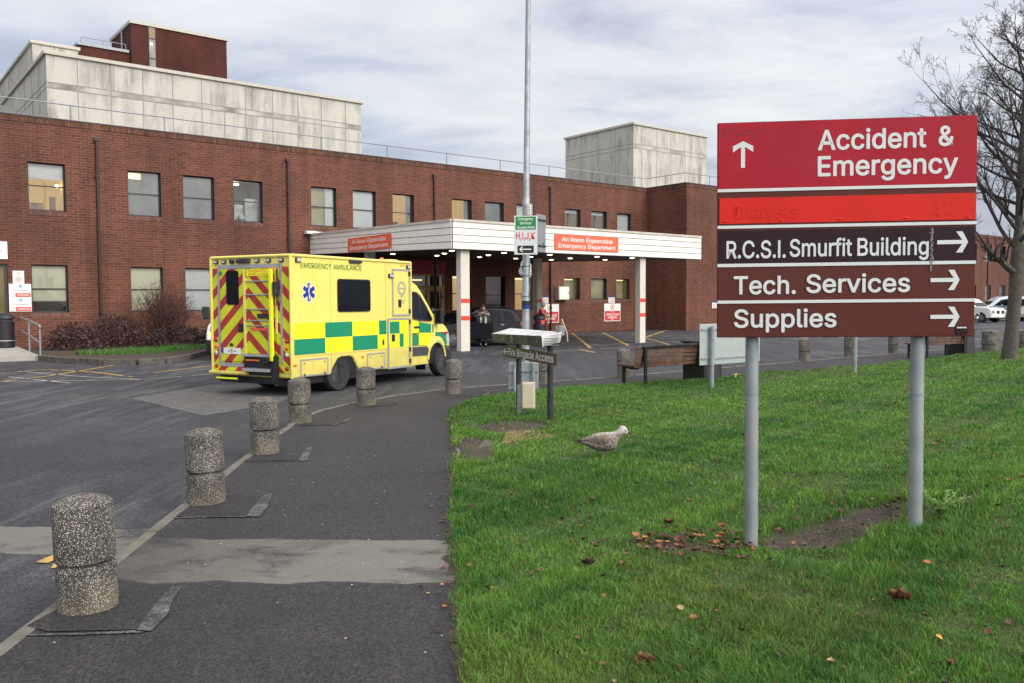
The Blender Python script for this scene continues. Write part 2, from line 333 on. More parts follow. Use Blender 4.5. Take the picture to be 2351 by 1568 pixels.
M['kerb']=mat('kerb_concrete',(.130,.122,.102),.85,var=.28,scale=5,dirt=(.085,.085,.075),dscale=6,damt=.75,bump=.4,bscale=90)
M['ydirty']=mat('worn_yellow_line',(.42,.27,.075),.8,var=.25,scale=6,dirt=(.09,.085,.08),dscale=5,damt=.85)
M['wdirty']=mat('worn_white_line',(.38,.37,.35),.8,var=.2,scale=6,dirt=(.09,.09,.09),dscale=4,damt=.9)
M['soil']=mat('bare_soil',(.048,.034,.025),.95,var=.45,scale=22,bump=.9,bscale=45,dirt=(.10,.085,.055),dscale=9,damt=.5)
M['turf']=mat('turf_base',(.050,.075,.022),.95,var=.5,scale=40,bump=.9,bscale=70,dirt=(.045,.034,.022),dscale=14,damt=.95)
M['earth']=mat('far_ground',(.06,.065,.05),.95)
g=MB(); g.poly([(-700,-300,-.35),(700,-300,-.35),(700,900,-.35),(-700,900,-.35)]); kind(g.build('ground',M['earth']),'structure')
g=MB(); g.poly([(-120,-25,ROAD),(160,-25,ROAD),(160,170,ROAD),(-120,170,ROAD)]); kind(g.build('road',M['road']),'structure')
def sheet(name, pts, z, m, k='structure'):
    mb=MB(); mb.poly([(p[0],p[1],z) for p in pts]); o=mb.build(name,m); kind(o,k); return o
def jag(pts, amp, step=.25, closed=True):
    out=[]; n=len(pts)
    for i in range(n if closed else n-1):
        a=Vector(pts[i][:2]); b=Vector(pts[(i+1)%n][:2]); k=max(1,int((b-a).length/step)); nn=Vector((-(b-a).y,(b-a).x)).normalized()
        for j in range(k):
            p=a.lerp(b,j/k); out.append(p+nn*(random.uniform(-amp,amp)*(0 if j==0 else 1)))
    return out
def ribbon(mb, pts, w, z, mi=0, wob=0., gaps=0.):
    pts=[Vector(p[:2]) for p in pts]
    for a,b in zip(pts[:-1],pts[1:]):
        L=(b-a).length; k=max(1,int(L/.22)); nn=Vector((-(b-a).y,(b-a).x)).normalized()
        W=[(w*(1+random.uniform(-wob,wob)),w*(1+random.uniform(-wob,wob))) for _ in range(k+1)]
        for j in range(k):
            if random.random()<gaps: continue
            p=a.lerp(b,j/k); q=a.lerp(b,(j+1)/k)
            mb.add([(*(p-nn*W[j][0]/2),z),(*(q-nn*W[j+1][0]/2),z),(*(q+nn*W[j+1][1]/2),z),(*(p+nn*W[j][1]/2),z)],[(0,1,2,3)],mi)
# footpath outline: kerb side (road) then lawn side
kerb=[(-2.25,-6),(-2.3,1.0),(-2.40,3.9),(-2.49,5.2),(-2.63,6.9),(-2.79,8.74),(-2.90,10.6),(-2.96,12.0),(-2.88,12.9),(-2.60,13.75),(-2.0,14.95),(-1.3,15.85),(-.1,16.75)]
kerb+=[tuple(fw(s,22.0)[:2]) for s in (-19.5,-12.3,-6.6,-1.5,6,24)]
lawn_side=[gp(1090,1568),gp(1075,1440),gp(1062,1300),gp(1050,1180),gp(1045,1100),gp(1057,1068),gp(1045,985),gp(1034,968),gp(1046,948),gp(1120,922),gp(1230,903)]
lawn_side=[(p.x,p.y) for p in lawn_side]; lawn_side=[(-.1,-6),(-.12,2.5)]+lawn_side
rl_=random.Random(3); q_=[]
for a_,b_ in zip(lawn_side[:-1],lawn_side[1:]):
    n_=max(1,int(math.dist(a_,b_)/.16)) if a_[1]>2 else 1
    for j_ in range(n_):
        t_=j_/n_; q_.append((a_[0]+(b_[0]-a_[0])*t_+rl_.uniform(-.035,.035),a_[1]+(b_[1]-a_[1])*t_+rl_.uniform(-.02,.02)))
lawn_side=q_+[lawn_side[-1]]
lawn_far=[(p.x,p.y) for p in (gp(1420,882,.05),gp(1579,871,.07),gp(1809,853,.07),gp(1973,841,.07),gp(2236,816,.07),gp(2351,803,.07))]+[(24,34.5),(34,40)]
foot=kerb+[tuple(fw(24,26)[:2])]+lawn_far[::-1]+lawn_side[::-1]
mb=MB(); mb.prism(foot,'z',-.2,0.0); kind(mb.build('footpath',M['path']),'structure')
mb=MB(); 
def kerbstones(mb, line, w, top, bot, L=.92):
    pts=[Vector(p) for p in line]; seg=[(a,b) for a,b in zip(pts[:-1],pts[1:])]
    for a,b in seg:
        n=max(1,round((b-a).length/L)); nn=Vector((-(b-a).y,(b-a).x)).normalized()
        for j in range(n):
            p=a.lerp(b,j/n+.008); q=a.lerp(b,(j+1)/n-.004); d=nn*(random.uniform(-.008,.008)); t=top+random.uniform(-.006,.006)
            mb.prism([tuple(p+d),tuple(q+d),tuple(q+nn*w+d),tuple(p+nn*w+d)],'z',bot,t)
kerbstones(mb,kerb[2:],.082,.010,-.2); kind(mb.build('kerb',M['kerb'],bevel=.008),'structure')
# cement repair band across the path, its continuation in the road, squares cut round the bollards
band=[gp(270,1300),gp(400,1232),gp(560,1228),gp(760,1225),gp(960,1236),gp(1062,1244),gp(1072,1300),gp(1078,1352),gp(960,1350),gp(760,1330),gp(640,1335),gp(420,1352),gp(285,1350)]
rb=[gp(-300,1215,ROAD),gp(-60,1232,ROAD),gp(60,1240,ROAD),gp(140,1252,ROAD),gp(262,1262,ROAD),gp(150,1320,ROAD),gp(40,1310,ROAD),gp(-300,1292,ROAD)]
mb=MB(); ribbon(mb,[(x-.02,y) for x,y in lawn_side if 2<y<12],.13,.003,wob=.75,gaps=.1); kind(mb.build('soil_edge',M['soil']),'structure')
rp_=[gp(300,915,ROAD),gp(480,884,ROAD),gp(640,882,ROAD),gp(690,900,ROAD),gp(640,925,ROAD),gp(470,955,ROAD)]
sheet('road_repair',jag(rp_,.02,.2),ROAD+.004,asphalt('grey_repair',(.105,.105,.108),(.085,.085,.09),.4,3,0,.6))
for q in ([(110,1452),(330,1448),(398,1352),(270,1330),(60,1440)],[(440,1190),(575,1187),(616,1140),(515,1136),(400,1185)],[(570,1060),(690,1057),(708,1030),(640,1028),(560,1058)],[(690,978),(760,976),(800,964),(775,958),(700,968)],[(840,934),(900,932),(915,925),(870,924)],[(1050,912),(1105,910),(1125,900),(1060,902)]):
    w=[gp(*p) for p in q]; sheet('path_repair',jag(w,.008,.15),.0065,M['patchdark'])
mb=MB()
for q in ([(60,1462),(330,1452),(403,1350)],[(390,1190),(580,1188),(620,1136),(530,1134)],[(555,1062),(692,1059),(712,1028),(645,1025)],[(700,980),(762,978),(804,963)],[(1040,915),(1107,912),(1128,899)]):
    ribbon(mb,[gp(*p) for p in q][:2],.022,.008,wob=.8,gaps=.25); ribbon(mb,[gp(*p) for p in q][1:3],.085,.008,wob=.5)
kind(mb.build('repair_edge',M['patchline']),'structure')
# road markings
def marks(name, lines, m, w, gaps=.1, frame=True):
    mb=MB()
    for l in lines:
        pts=[fw(*p) for p in l] if frame else [gp(p[0],p[1],ROAD) for p in l]
        ribbon(mb,pts,w,ROAD+.008,wob=.25,gaps=gaps)
    return kind(mb.build(name,m),'structure')
bays=[[(a,1.2),(a-7.6,13.2)] for a in (-5.4,-1.6,2.0,5.6)]
bays=[[(-1.4,1.3),(-10.8,12.5)],[(.3,1.9),(-8.6,12.3)],[(5.5,1.9),(-2.9,7.9),(-7,13)],[(9.5,5.0),(-2.7,13)],[(-11.9,13.0),(-12.6,14.6)],[(-10.9,8.4),(-14.6,12.9)]]
marks('yellow_bay_lines',bays,M['ydirty'],.14,.03)
wl=[[(-11,13.2),(0,13.2),(14,13.2)],[(-15.8,13.0),(-11.6,13.2)]]+[[(-9.6,n),(6-.3*i,n)] for i,n in enumerate((2.6,4.2,5.8,7.5,9.3,11.2))]
marks('white_bay_lines',wl,M['wdirty'],.08,.10)
px=lambda l:[[p for p in q] for q in l]
yl=[[(0,877),(110,864),(390,818)],[(0,858),(110,849)],[(110,849),(215,855),(305,866)],[(0,877),(330,872),(500,858)],[(20,866),(160,880)],[(40,853),(200,866),(330,872)],[(350,857),(500,838)]]
marks('yellow_hatch_lines',[[(p[0],p[1]) for p in q] for q in yl[:3]]+[yl[6]],M['ydirty'],.10,.08,False)
marks('white_hatch_lines',yl[3:6],M['wdirty'],.07,.12,False)
marks('yellow_kerb_mark',[[(96,1294),(145,1272)],[(120,1302),(142,1300)]],M['ydirty'],.10,0,False)
marks('car_park_lines',[[(2240,752),(2330,749)],[(2235,768),(2351,768)],[(2235,780),(2300,776)],[(2300,757),(2420,754)],[(1760,770),(1860,776)],[(1900,772),(1990,780)],[(2130,770),(2240,776)]],M['wdirty'],.14,.05,False)
# lawn: height field clipped to its outline
def hl(x,y):
    t=max(0,min(1,(x-1.75)/2.1)); r=-.012+.047*min(1,abs(x-1.6)/1.2+abs(y-5.7)/2.5) + .26*t*t*(3-2*t)*math.exp(-((y-5.7)/2.6)**2) + .05*math.exp(-((x-1.8)**2/4+(y-9.3)**2/6))
    r+=.05*math.exp(-(((x+.2)/.8)**2+((y-12.9)/1.4)**2)) + .03*math.sin(x*1.9+.7)*math.sin(y*1.3)*min(1,max(0,x/2))
    r+=.035*max(0,min(1,(y-9)/5))+.06*max(0,min(1,(x-6)/8))
    return r
soil_spots=[(gp(1915,1215,.05),.72,.27,.40),(gp(1590,1250,.03),.34,.20,.15),(gp(1175,985,.03),.55,.50,.5),(gp(2190,1195,.1),.30,.10,.3),(gp(1095,1035,.02),.22,.85,.12)]
def in_soil(x,y):
    for c,a,b,r in soil_spots:
        dx,dy=x-c.x,y-c.y; u=dx*math.cos(r)+dy*math.sin(r); v=-dx*math.sin(r)+dy*math.cos(r)
        w=(u/a)**2+(v/b)**2
        w*=1+.9*noise.noise(Vector((x*5.1,y*5.1,1.3)))+.4*noise.noise(Vector((x*14,y*14,4.3)))
        if w<1: return 1-w
    return 0.
def lawn_poly(): return lawn_side[0:]+lawn_far+[(34,-6)]
def clipped(name, poly, m, step, xr, yr, hf):
    bm=bmesh.new(); vs=[bm.verts.new((p[0],p[1],0)) for p in poly]; bm.faces.new(vs)
    def cut(co,no): bmesh.ops.bisect_plane(bm,geom=bm.verts[:]+bm.edges[:]+bm.faces[:],plane_co=co,plane_no=no)
    for x in np.arange(*xr,step): cut((x,0,0),(1,0,0))
    for y in np.arange(*yr,step): cut((0,y,0),(0,1,0))
    be=[e for e in bm.edges if e.is_boundary]
    bv=set(v for e in be for v in e.verts)
    for v in bm.verts: v.co.z=hf(v.co.x,v.co.y)-(.03 if v in bv else 0)-.05*(in_soil(v.co.x,v.co.y)>0)
    r=bmesh.ops.extrude_edge_only(bm,edges=be)
    for v in [q for q in r['geom'] if isinstance(q,bmesh.types.BMVert)]: v.co.z=-.25
    me=bpy.data.meshes.new(name); bm.to_mesh(me); bm.free(); me.materials.append(m)
    me.polygons.foreach_set('use_smooth',[True]*len(me.polygons)); me.set_sharp_from_angle(angle=R_(50))
    o=bpy.data.objects.new(name,me); scene.collection.objects.link(o); return o
LP=lawn_side+lawn_far+[(34,-6)]
kind(clipped('lawn',LP,M['turf'],.3,(-1,34),(-6,40),hl),'structure')
for c,a,b,r in soil_spots:
    rings=[]; mb=MB(); n=40; pts=[]
    for k in range(n):
        t=2*math.pi*k/n; q=1.12+.22*noise.noise(Vector((math.cos(t)*2.2,math.sin(t)*2.2,c.x)))+random.uniform(-.10,.10); pts.append((a*q*math.cos(t),b*q*math.sin(t)))
    vs=[];fs=[]; rr=(0.001,.35,.7,1.0,1.12)
    for j,q in enumerate(rr):
        for u,v in pts:
            x=c.x+q*(u*math.cos(r)-v*math.sin(r)); y=c.y+q*(u*math.sin(r)+v*math.cos(r))
            vs.append((x,y,hl(x,y)+(-.014 if j<3 else -.05)+.012*noise.noise(Vector((x*9,y*9,0)))*(j<4)))
    for j in range(len(rr)-1):
        for k in range(n): fs.append((j*n+k,j*n+(k+1)%n,(j+1)*n+(k+1)%n,(j+1)*n+k))
    mb.add(vs,fs); kind(mb.build('soil_patch',M['soil'],smooth=60),'structure')
# grass blades
def point_in(xs,ys,poly):
    ins=np.zeros(len(xs),bool); n=len(poly)
    for i in range(n):
        x1,y1=poly[i]; x2,y2=poly[(i+1)%n]
        if y1==y2: continue
        c=((y1>ys)!=(y2>ys))&(xs<(x2-x1)*(ys-y1)/(y2-y1)+x1); ins^=c
    return ins
def lownoise(x,y,f,ph): return np.sin(x*f+ph)*np.sin(y*f*1.13+ph*2)+.6*np.sin(x*f*2.3-y*f*1.7+ph)+.4*np.sin(x*f*4.1+y*f*3.3+2*ph)
def grass(name, poly, count, rmin, rmax, xr=(-.66,.66), hh=.046, soil=True):
    n=count; r=np.exp(rng.uniform(np.log(rmin),np.log(rmax),n*2)); t=rng.uniform(-.62,.68,n*2)
    X=r*np.sin(t); Y=r*np.cos(t); ins=point_in(X+rng.normal(0,.022,n*2),Y+rng.normal(0,.015,n*2),poly); X=X[ins][:n]; Y=Y[ins][:n]
    if soil:
        keep=np.array([rng.random()>(min(.97,in_soil(x,y)*4.5) if y<14 else 0) for x,y in zip(X,Y)]); X=X[keep]; Y=Y[keep]
    n=len(X); D=np.hypot(X,Y); Z=np.array([hl(x,y) for x,y in zip(X,Y)])-.006
    h=hh*(.6+.8*rng.random(n))*(1+.28*lownoise(X,Y,1.6,.4))*(1+.25*lownoise(X,Y,5.0,1.4))*(1+.22*lownoise(X,Y,11.0,.4)); h=np.clip(h,.014,.12); h=np.where(D>9,np.minimum(h,.055),h)
    w=.0021*(.7+.7*rng.random(n))*np.maximum(1,D/4.4)
    a=rng.uniform(0,2*np.pi,n); lean=rng.uniform(.1,1.0,n)*h; la=rng.uniform(0,2*np.pi,n)+.6*np.sin(X*1.1)
    dx,dy=np.cos(a)*w,np.sin(a)*w; lx,ly=np.cos(la)*lean,np.sin(la)*lean
    V=np.empty((n,5,3)); 
    V[:,0]=np.stack([X-dx,Y-dy,Z],1); V[:,1]=np.stack([X+dx,Y+dy,Z],1)
    V[:,2]=np.stack([X+dx*.75+lx*.35,Y+dy*.75+ly*.35,Z+h*.6],1); V[:,3]=np.stack([X-dx*.75+lx*.35,Y-dy*.75+ly*.35,Z+h*.6],1)
    V[:,4]=np.stack([X+lx,Y+ly,Z+h*(1-.25*(lean/h))],1)
    me=bpy.data.meshes.new(name); me.vertices.add(n*5); me.vertices.foreach_set('co',V.reshape(-1))
    b=np.arange(n)[:,None]*5; quad=np.concatenate([b+np.array([0,1,2,3]),b+np.array([3,2,4])],1).reshape(-1)
    me.loops.add(n*7); me.loops.foreach_set('vertex_index',quad.astype(np.int32)); me.polygons.add(n*2)
    st=(np.arange(n)[:,None]*7+np.array([0,4])).reshape(-1); me.polygons.foreach_set('loop_start',st.astype(np.int32))
    me.polygons.foreach_set('loop_total',np.tile([4,3],n).astype(np.int32)); me.update(calc_edges=True)
    k=rng.random(n); pt=np.clip(.5+.20*lownoise(X,Y,.9,2.2)+.16*lownoise(X,Y,3.1,.7)+.16*lownoise(X,Y,9.3,1.9),0,1)[:,None]
    c=np.array([.042,.143,.024])*(1-pt)+np.array([.155,.305,.050])*pt; c=c*(.55+.9*rng.random(n))[:,None]
    wrn=np.clip(lownoise(X,Y,.55,4.4)*.3-.22,0,.4)[:,None]; c=c*(1-wrn)+np.array([.17,.16,.06])*wrn
    yl=(k>.955)[:,None]; c=np.where(yl,np.array([.21,.19,.06]),c); c=np.where((k<.02)[:,None],np.array([.14,.095,.04]),c)
    col=np.ones((n,5,4)); col[:,:,:3]=c[:,None,:]
    at_=me.color_attributes.new('blade_col','FLOAT_COLOR','POINT'); at_.data.foreach_set('color',col.reshape(-1))
    me.materials.append(M['blade']); o=bpy.data.objects.new(name,me); scene.collection.objects.link(o); return o
m,nt,N,L,b=nodes('grass_blade'); ca=N.new('ShaderNodeAttribute'); ca.attribute_name='blade_col'; L.new(ca.outputs['Color'],b.inputs['Base Color']); b.inputs['Roughness'].default_value=.5; b.inputs['Specular IOR Level'].default_value=.3
tr=N.new('ShaderNodeBsdfTranslucent'); L.new(ca.outputs['Color'],tr.inputs[0]); ms=N.new('ShaderNodeMixShader'); ms.inputs[0].default_value=.35
L.new(b.outputs[0],ms.inputs[1]); L.new(tr.outputs[0],ms.inputs[2]); L.new(ms.outputs[0],N['Material Output'].inputs[0]); M['blade']=m
LPG=[(x-.05 if i<len(lawn_side) else x,y) for i,(x,y) in enumerate(LP)]
kind(grass('grass',LPG,430000,2.6,42),'stuff')
# leaf litter
def leaf_mesh(mb, p, s, rz, curl, mi, tilt=0.):
    n=7; pts=[]; prof=[0,.55,.85,1,.9,.6,0]
    Mx=Matrix.Translation(p)@Matrix.Rotation(rz,4,'Z')@Matrix.Rotation(tilt,4,'X')
    top=[];bot=[]
    for i in range(n):
        t=i/(n-1)-.5; w=.36*prof[i]*(1+random.uniform(-.15,.15)); z=curl*(t*t*1.6+.25*w*w*8)
        top.append(Mx@Vector((t*s,w*s,z*s+.004))); bot.append(Mx@Vector((t*s,-w*s,z*s+.004)))
    mid=[Mx@Vector(((i/(n-1)-.5)*s,0,(curl*((i/(n-1)-.5)**2)*1.6-.03)*s+.004)) for i in range(n)]
    vs=top+mid+bot; fs=[(i,i+1,n+i+1,n+i) for i in range(n-1)]+[(n+i,n+i+1,2*n+i+1,2*n+i) for i in range(n-1)]
    mb.add(vs,fs,mi)
LM=[mat('leaf_brown',(.15,.055,.028),.7,var=.35,scale=30),mat('leaf_dark',(.055,.027,.02),.7,var=.35,scale=30),mat('leaf_orange',(.33,.12,.04),.7,var=.3,scale=30),mat('leaf_tan',(.30,.20,.10),.7,var=.3,scale=30)]
mb=MB()
for k in range(520):
    r=math.exp(random.uniform(math.log(3.2),math.log(14))); t=random.uniform(-.1,.58); x,y=r*math.sin(t),r*math.cos(t)
    if not point_in(np.array([x]),np.array([y]),LP)[0]: continue
    if random.random()<.35 and r>7: continue
    leaf_mesh(mb,Vector((x,y,hl(x,y)+random.uniform(-.004,.026))),random.uniform(.016,.046)*(1+.03*r),random.uniform(0,6.3),random.uniform(.2,1.6),random.choice((0,0,0,1,1,1,1,2,3)),random.uniform(-.6,.6))
for k in range(230):
    c,a,b_,r=soil_spots[1 if k<165 else 0]; t=random.uniform(0,6.3); q=random.random()**.5*(1.25 if k%3 else 2.2)
    x=c.x+q*a*math.cos(t); y=c.y+q*b_*math.sin(t)+(q*a*math.cos(t))*.15
    leaf_mesh(mb,Vector((x,y,hl(x,y)+random.uniform(.0,.045))),random.uniform(.022,.062),random.uniform(0,6.3),random.uniform(.2,1.3),random.choice((0,0,0,1,1,1,1,2)),random.uniform(-.7,.7))
for k in range(40):
    p=random.choice(lawn_side[4:34]); x=p[0]+random.uniform(-.22,.05); y=p[1]+random.uniform(-.5,.5)
    leaf_mesh(mb,Vector((x,y,.006)),random.uniform(.015,.05),random.uniform(0,6.3),random.uniform(.2,1.),random.choice((0,1,2,3)))
kind(mb.build('fallen_leaves',LM,recalc=False,smooth=80),'stuff')
for lab,px_,mi,sz in (('large crumpled dark brown leaf clump on the lawn below the right sign post',(2065,1385),0,.15),('curled brown leaf at the bottom of the lawn, left of the bright orange one',(1480,1518),0,.12),('flat pale orange leaf on the lawn below the right sign post',(2128,1312),2,.075),('bright yellow-orange leaf near the bottom of the lawn',(2155,1480),2,.07),('dark red brown leaf clump on the lawn left of the leaf pile',(1350,1298),1,.12),('big upright brown leaf above the leaf pile beside the left sign post',(1538,1198),0,.10)):
    p=gp(px_[0],px_[1],.06); mb=MB()
    for k in range(4 if mi<2 and sz>.09 else 1):
        leaf_mesh(mb,Vector((random.uniform(-.3,.3)*sz*(k>0),random.uniform(-.2,.2)*sz*(k>0),random.uniform(.01,.16)*sz)),sz*random.uniform(.8,1.1),random.uniform(0,6.3),1.1 if mi<2 else .3,0,random.uniform(-.8,.8) if mi<2 else .45)
    o=mb.build('fallen_leaf',[LM[mi] if 'yellow' not in lab else mat('leaf_yellow',(.62,.30,.03),.7,var=.3,scale=30)],recalc=False,smooth=80); o.location=(p.x,p.y,hl(p.x,p.y)+.02); o.scale=(.72,)*3; tag(o,lab,'leaf','large fallen leaves on the lawn')
# small litter and pebbles on soil
mb=MB()
for k in range(90):
    c,a,b_,r=random.choice((soil_spots[0],soil_spots[0],soil_spots[2],soil_spots[4])); t=random.uniform(0,6.3); q=random.random()**.5
    x=c.x+q*(a*math.cos(t)*math.cos(r)-b_*math.sin(t)*math.sin(r)); y=c.y+q*(a*math.cos(t)*math.sin(r)+b_*math.sin(t)*math.cos(r)); s=random.uniform(.002,.007)
    mb.ball((x,y,hl(x,y)+s*.3),s,6,0,(1,1.2,.7))
kind(mb.build('pebbles',mat('pebble_grey',(.19,.175,.15),.8,var=.5,scale=8),smooth=60),'stuff')
# ================================================================== HOSPITAL BUILDING (local frame: x along the facade, -y towards the camera)
def wall_open(mb, x0,x1,z0,z1, y, ops, depth=.22, mi=0):
    """front wall at local y with rectangular openings (x0,z0,x1,z1) and their reveals"""
    xs=sorted({x0,x1,*[o[0] for o in ops],*[o[2] for o in ops]}); zs=sorted({z0,z1,*[o[1] for o in ops],*[o[3] for o in ops]})
    for a,b in zip(xs[:-1],xs[1:]):
        run=None
        for c,d in zip(zs[:-1],zs[1:]):
            if any(o[0]<(a+b)/2<o[2] and o[1]<(c+d)/2<o[3] for o in ops): continue
            mb.add([(a,y,c),(b,y,c),(b,y,d),(a,y,d)],[(0,1,2,3)],mi)
    for a,c,b,d in [o[:4] for o in ops]:
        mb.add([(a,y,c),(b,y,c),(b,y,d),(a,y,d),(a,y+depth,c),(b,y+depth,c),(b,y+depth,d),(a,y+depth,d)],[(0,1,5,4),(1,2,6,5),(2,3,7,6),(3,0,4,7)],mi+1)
M['reveal']=mat('dark_reveal',(.030,.022,.026),.6); M['lampsoft']=mat('soft_lamp_glow',(.9,.8,.5),.5,emit=(1,.80,.40),estr=1.3)  # window reveals get one near-black colour
M['blind_w']=mat('white_blind',(.66,.66,.64),.8,var=.05); M['blind_c']=mat('cream_blind',(.70,.66,.49),.8,var=.06,scale=2)
M['frost']=mat('frosted_pane',(.20,.21,.205),.35,var=.55,scale=.9); M['frost_c']=mat('frosted_cream_pane',(.40,.35,.19),.35,var=.35,scale=1.1)
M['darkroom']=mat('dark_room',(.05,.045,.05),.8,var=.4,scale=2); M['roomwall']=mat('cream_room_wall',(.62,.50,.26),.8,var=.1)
M['roomlit']=mat('glowing_room_wall',(.5,.4,.22),.8,emit=(1,.68,.28),estr=.30,var=.1)  # walls carry their own glow to stand for lamplight in the room
M['lamp']=mat('lamp_glow',(.9,.85,.7),.5,emit=(1,.82,.5),estr=13)
M['roomlitw']=mat('glowing_white_room',(.42,.40,.34),.8,emit=(1,.84,.55),estr=.10)  # paler room walls, their faint glow standing in for room lighting
M['furn']=mat('room_furniture',(.22,.15,.10),.7,var=.5,scale=5); M['paper']=mat('paper_notice',(.7,.7,.68),.7)
def window(root, a,c,b,d, y, style, bar=.5, depth=.22):
    fr=MB(); t=.045; yy=y+depth-.05
    fr.box((a,yy,c),(b,yy+.05,c+t*1.4)); fr.box((a,yy,d-t),(b,yy+.05,d)); fr.box((a,yy,c+t*1.4),(a+t,yy+.05,d-t)); fr.box((b-t,yy,c+t*1.4),(b,yy+.05,d-t))
    if bar: zb=c+(d-c)*bar; fr.box((a+t,yy-.006,zb-.022),(b-t,yy+.04,zb+.022))
    f=fr.build('window',M['frame'],root)
    g=MB(); g.add([(a+t,yy+.02,c+t),(b-t,yy+.02,c+t),(b-t,yy+.02,d-t),(a+t,yy+.02,d-t)],[(0,1,2,3)]); g.build('pane',M['glass'],f,recalc=False)
    Y=yy+.055; x0,x1,z0,z1=a+.01,b-.01,c+.01,d-.01
    r=MB()
    def back(mi_, yb=Y, zlo=z0, zhi=z1, xa=x0, xb=x1): r.add([(xa,yb,zlo),(xb,yb,zlo),(xb,yb,zhi),(xa,yb,zhi)],[(0,1,2,3)],mi_)
    mats=[M['blind_w'],M['blind_c'],M['frost'],M['frost_c'],M['darkroom'],M['roomwall'],M['roomlit'],M['lamp'],M['roomlitw'],M['furn'],M['paper'],M['lampsoft']]
    def room(wallmi, dpt=1.4):
        r.add([(x0,Y,z0),(x1,Y,z0),(x1,Y,z1),(x0,Y,z1),(x0,Y+dpt,z0),(x1,Y+dpt,z0),(x1,Y+dpt,z1),(x0,Y+dpt,z1)],[(0,1,5,4),(1,2,6,5),(2,3,7,6),(3,0,4,7),(4,5,6,7)],wallmi)
    H=z1-z0; W=x1-x0
    if style=='white': back(0)
    elif style=='cream': back(1)
    elif style=='half': back(1,zlo=z0+H*.24); back(4,Y+.03)
    elif style=='frost': back(2)
    elif style=='frostlit': back(2); r.box((x0+W*.06,Y-.012,z1-H*.17),(x0+W*.42,Y-.004,z1-H*.04),11)
    elif style=='creamfrost': back(3); 
    elif style=='curtain': back(0,zhi=z1,xa=x0+W*.62); back(3,Y+.05)
    elif style=='litroom':
        room(6); back(0,Y+.02,zlo=z1-H*.33); r.box((x0+W*.05,Y+.9,z0),(x0+W*.55,Y+1.3,z0+H*.22),9); r.box((x0+W*.7,Y+.6,z0),(x0+W*.85,Y+.8,z0+H*.35),9); r.ball((x1-.14,Y+.5,z1-H*.42),.07,10,7)
    elif style=='litroom2':
        room(6); r.box((x0+.05,Y+.5,z0),(x0+W*.6,Y+.8,z0+H*.28),4); r.box((x0+W*.75,Y+.03,z0),(x1,Y+.05,z1),2)
    elif style=='litstrip': room(6,.9); r.box((x0+.04,Y+.2,z1-.12),(x1-.04,Y+.45,z1-.04),11); r.box((x0+W*.55,Y+.1,z0+H*.3),(x0+W*.85,Y+.12,z0+H*.5),10)
    elif style=='litcream': back(3,Y+.25); r.add([(x0,Y,z0),(x1,Y,z0),(x1,Y,z1),(x0,Y,z1),(x0,Y+.25,z0),(x1,Y+.25,z0),(x1,Y+.25,z1),(x0,Y+.25,z1)],[(0,1,5,4),(1,2,6,5),(2,3,7,6),(3,0,4,7)],3); r.box((x0+W*.05,Y+.04,z1-.10),(x0+W*.75,Y+.16,z1-.03),11)
    elif style=='litwhite': room(8); back(0,Y+.02,zlo=z1-H*.12); r.box((x0+W*.6,Y+.3,z0),(x0+W*.7,Y+.4,z1),9); r.box((x0+.1,Y+.3,z0),(x0+W*.4,Y+.5,z0+H*.2),9)
    elif style=='xmas':
        room(2); r.box((x0+W*.1,Y+.5,z0),(x0+W*.6,Y+.6,z0+H*.45),0); r.box((x0+W*.55,Y+.3,z0),(x1,Y+.4,z0+H*.6),0); r.box((x0+W*.05,Y+.2,z1-.16),(x0+W*.3,Y+.4,z1-.1),7); r.ball((x0+W*.4,Y+.3,z0+.2),.16,10,10)
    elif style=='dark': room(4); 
    elif style=='sky': back(2)
    r.build('window_interior',mats,f,recalc=False)
    s=MB(); s.box((a-.03,y-.012,c-.17),(b+.03,y+.06,c-.002)); s.build('window_sill',M['sillbrick'],root)
hosp=thing('hospital_building','long two-storey red brick hospital block with sash windows and white entrance canopy in front','building',FAC.translation,PHI)
UP0,UP1=5.02,6.77
ups=[(-30.2,-28.98,'frost',.5),(-26.82,-25.6,'litroom',.52),(-23.42,-22.2,'frostlit',.5),(-21.34,-20.1,'frost',.5),(-19.28,-18.04,'xmas',.5),(-15.82,-14.6,'curtain',.5),(-13.77,-12.58,'white',.5),(-11.68,-10.5,'litroom2',.5),(-8.3,-7.08,'litroom2',.38),(-6.26,-5.02,'frost',.38),(-4.17,-3.0,'white',.38),(-.74,.44,'litwhite',.38),(1.28,2.5,'litwhite',.38),(3.36,4.5,'white',.38)]
lows=[(-26.8,1.3,-25.6,3.06,'half',.5),(-23.4,1.3,-22.2,3.05,'cream',.5),(-21.33,1.3,-20.05,3.05,'white',.5),(-19.2,1.3,-18.0,3.05,'white',.5),(-8.3,1.15,-7.1,2.97,'litstrip',.5),(-6.22,1.0,-4.96,2.97,'dark',.5),(-4.3,1.15,-3.1,2.95,'litstrip',.5),(-.82,1.72,.38,2.94,'litcream',0),(1.25,1.74,2.5,2.94,'creamfrost',0),(3.28,1.75,4.4,2.94,'litcream',0)]
DOOR=(-12.6,-.1,-8.72,3.0); LDOOR=(-29.6,.15,-27.55,3.05)
XC=5.9; WN=3.03; RZ=8.38
ops=[(a,UP0,b,UP1) for a,b,_,_ in ups]+[l[:4] for l in lows]+[DOOR,LDOOR]
w=MB(); CB=8.16
wall_open(w,-46,XC,-.3,CB,0,ops)
w.add([(XC,0,-.3),(XC,-WN,-.3),(XC,-WN,CB),(XC,0,CB)],[(0,1,2,3)])
wall_open(w,XC,30,-.3,CB,-WN,[(14,5.02,15.2,6.77),(17,5.02,18.2,6.77),(14,1.3,15.2,3.05),(17,1.3,18.2,3.05)])
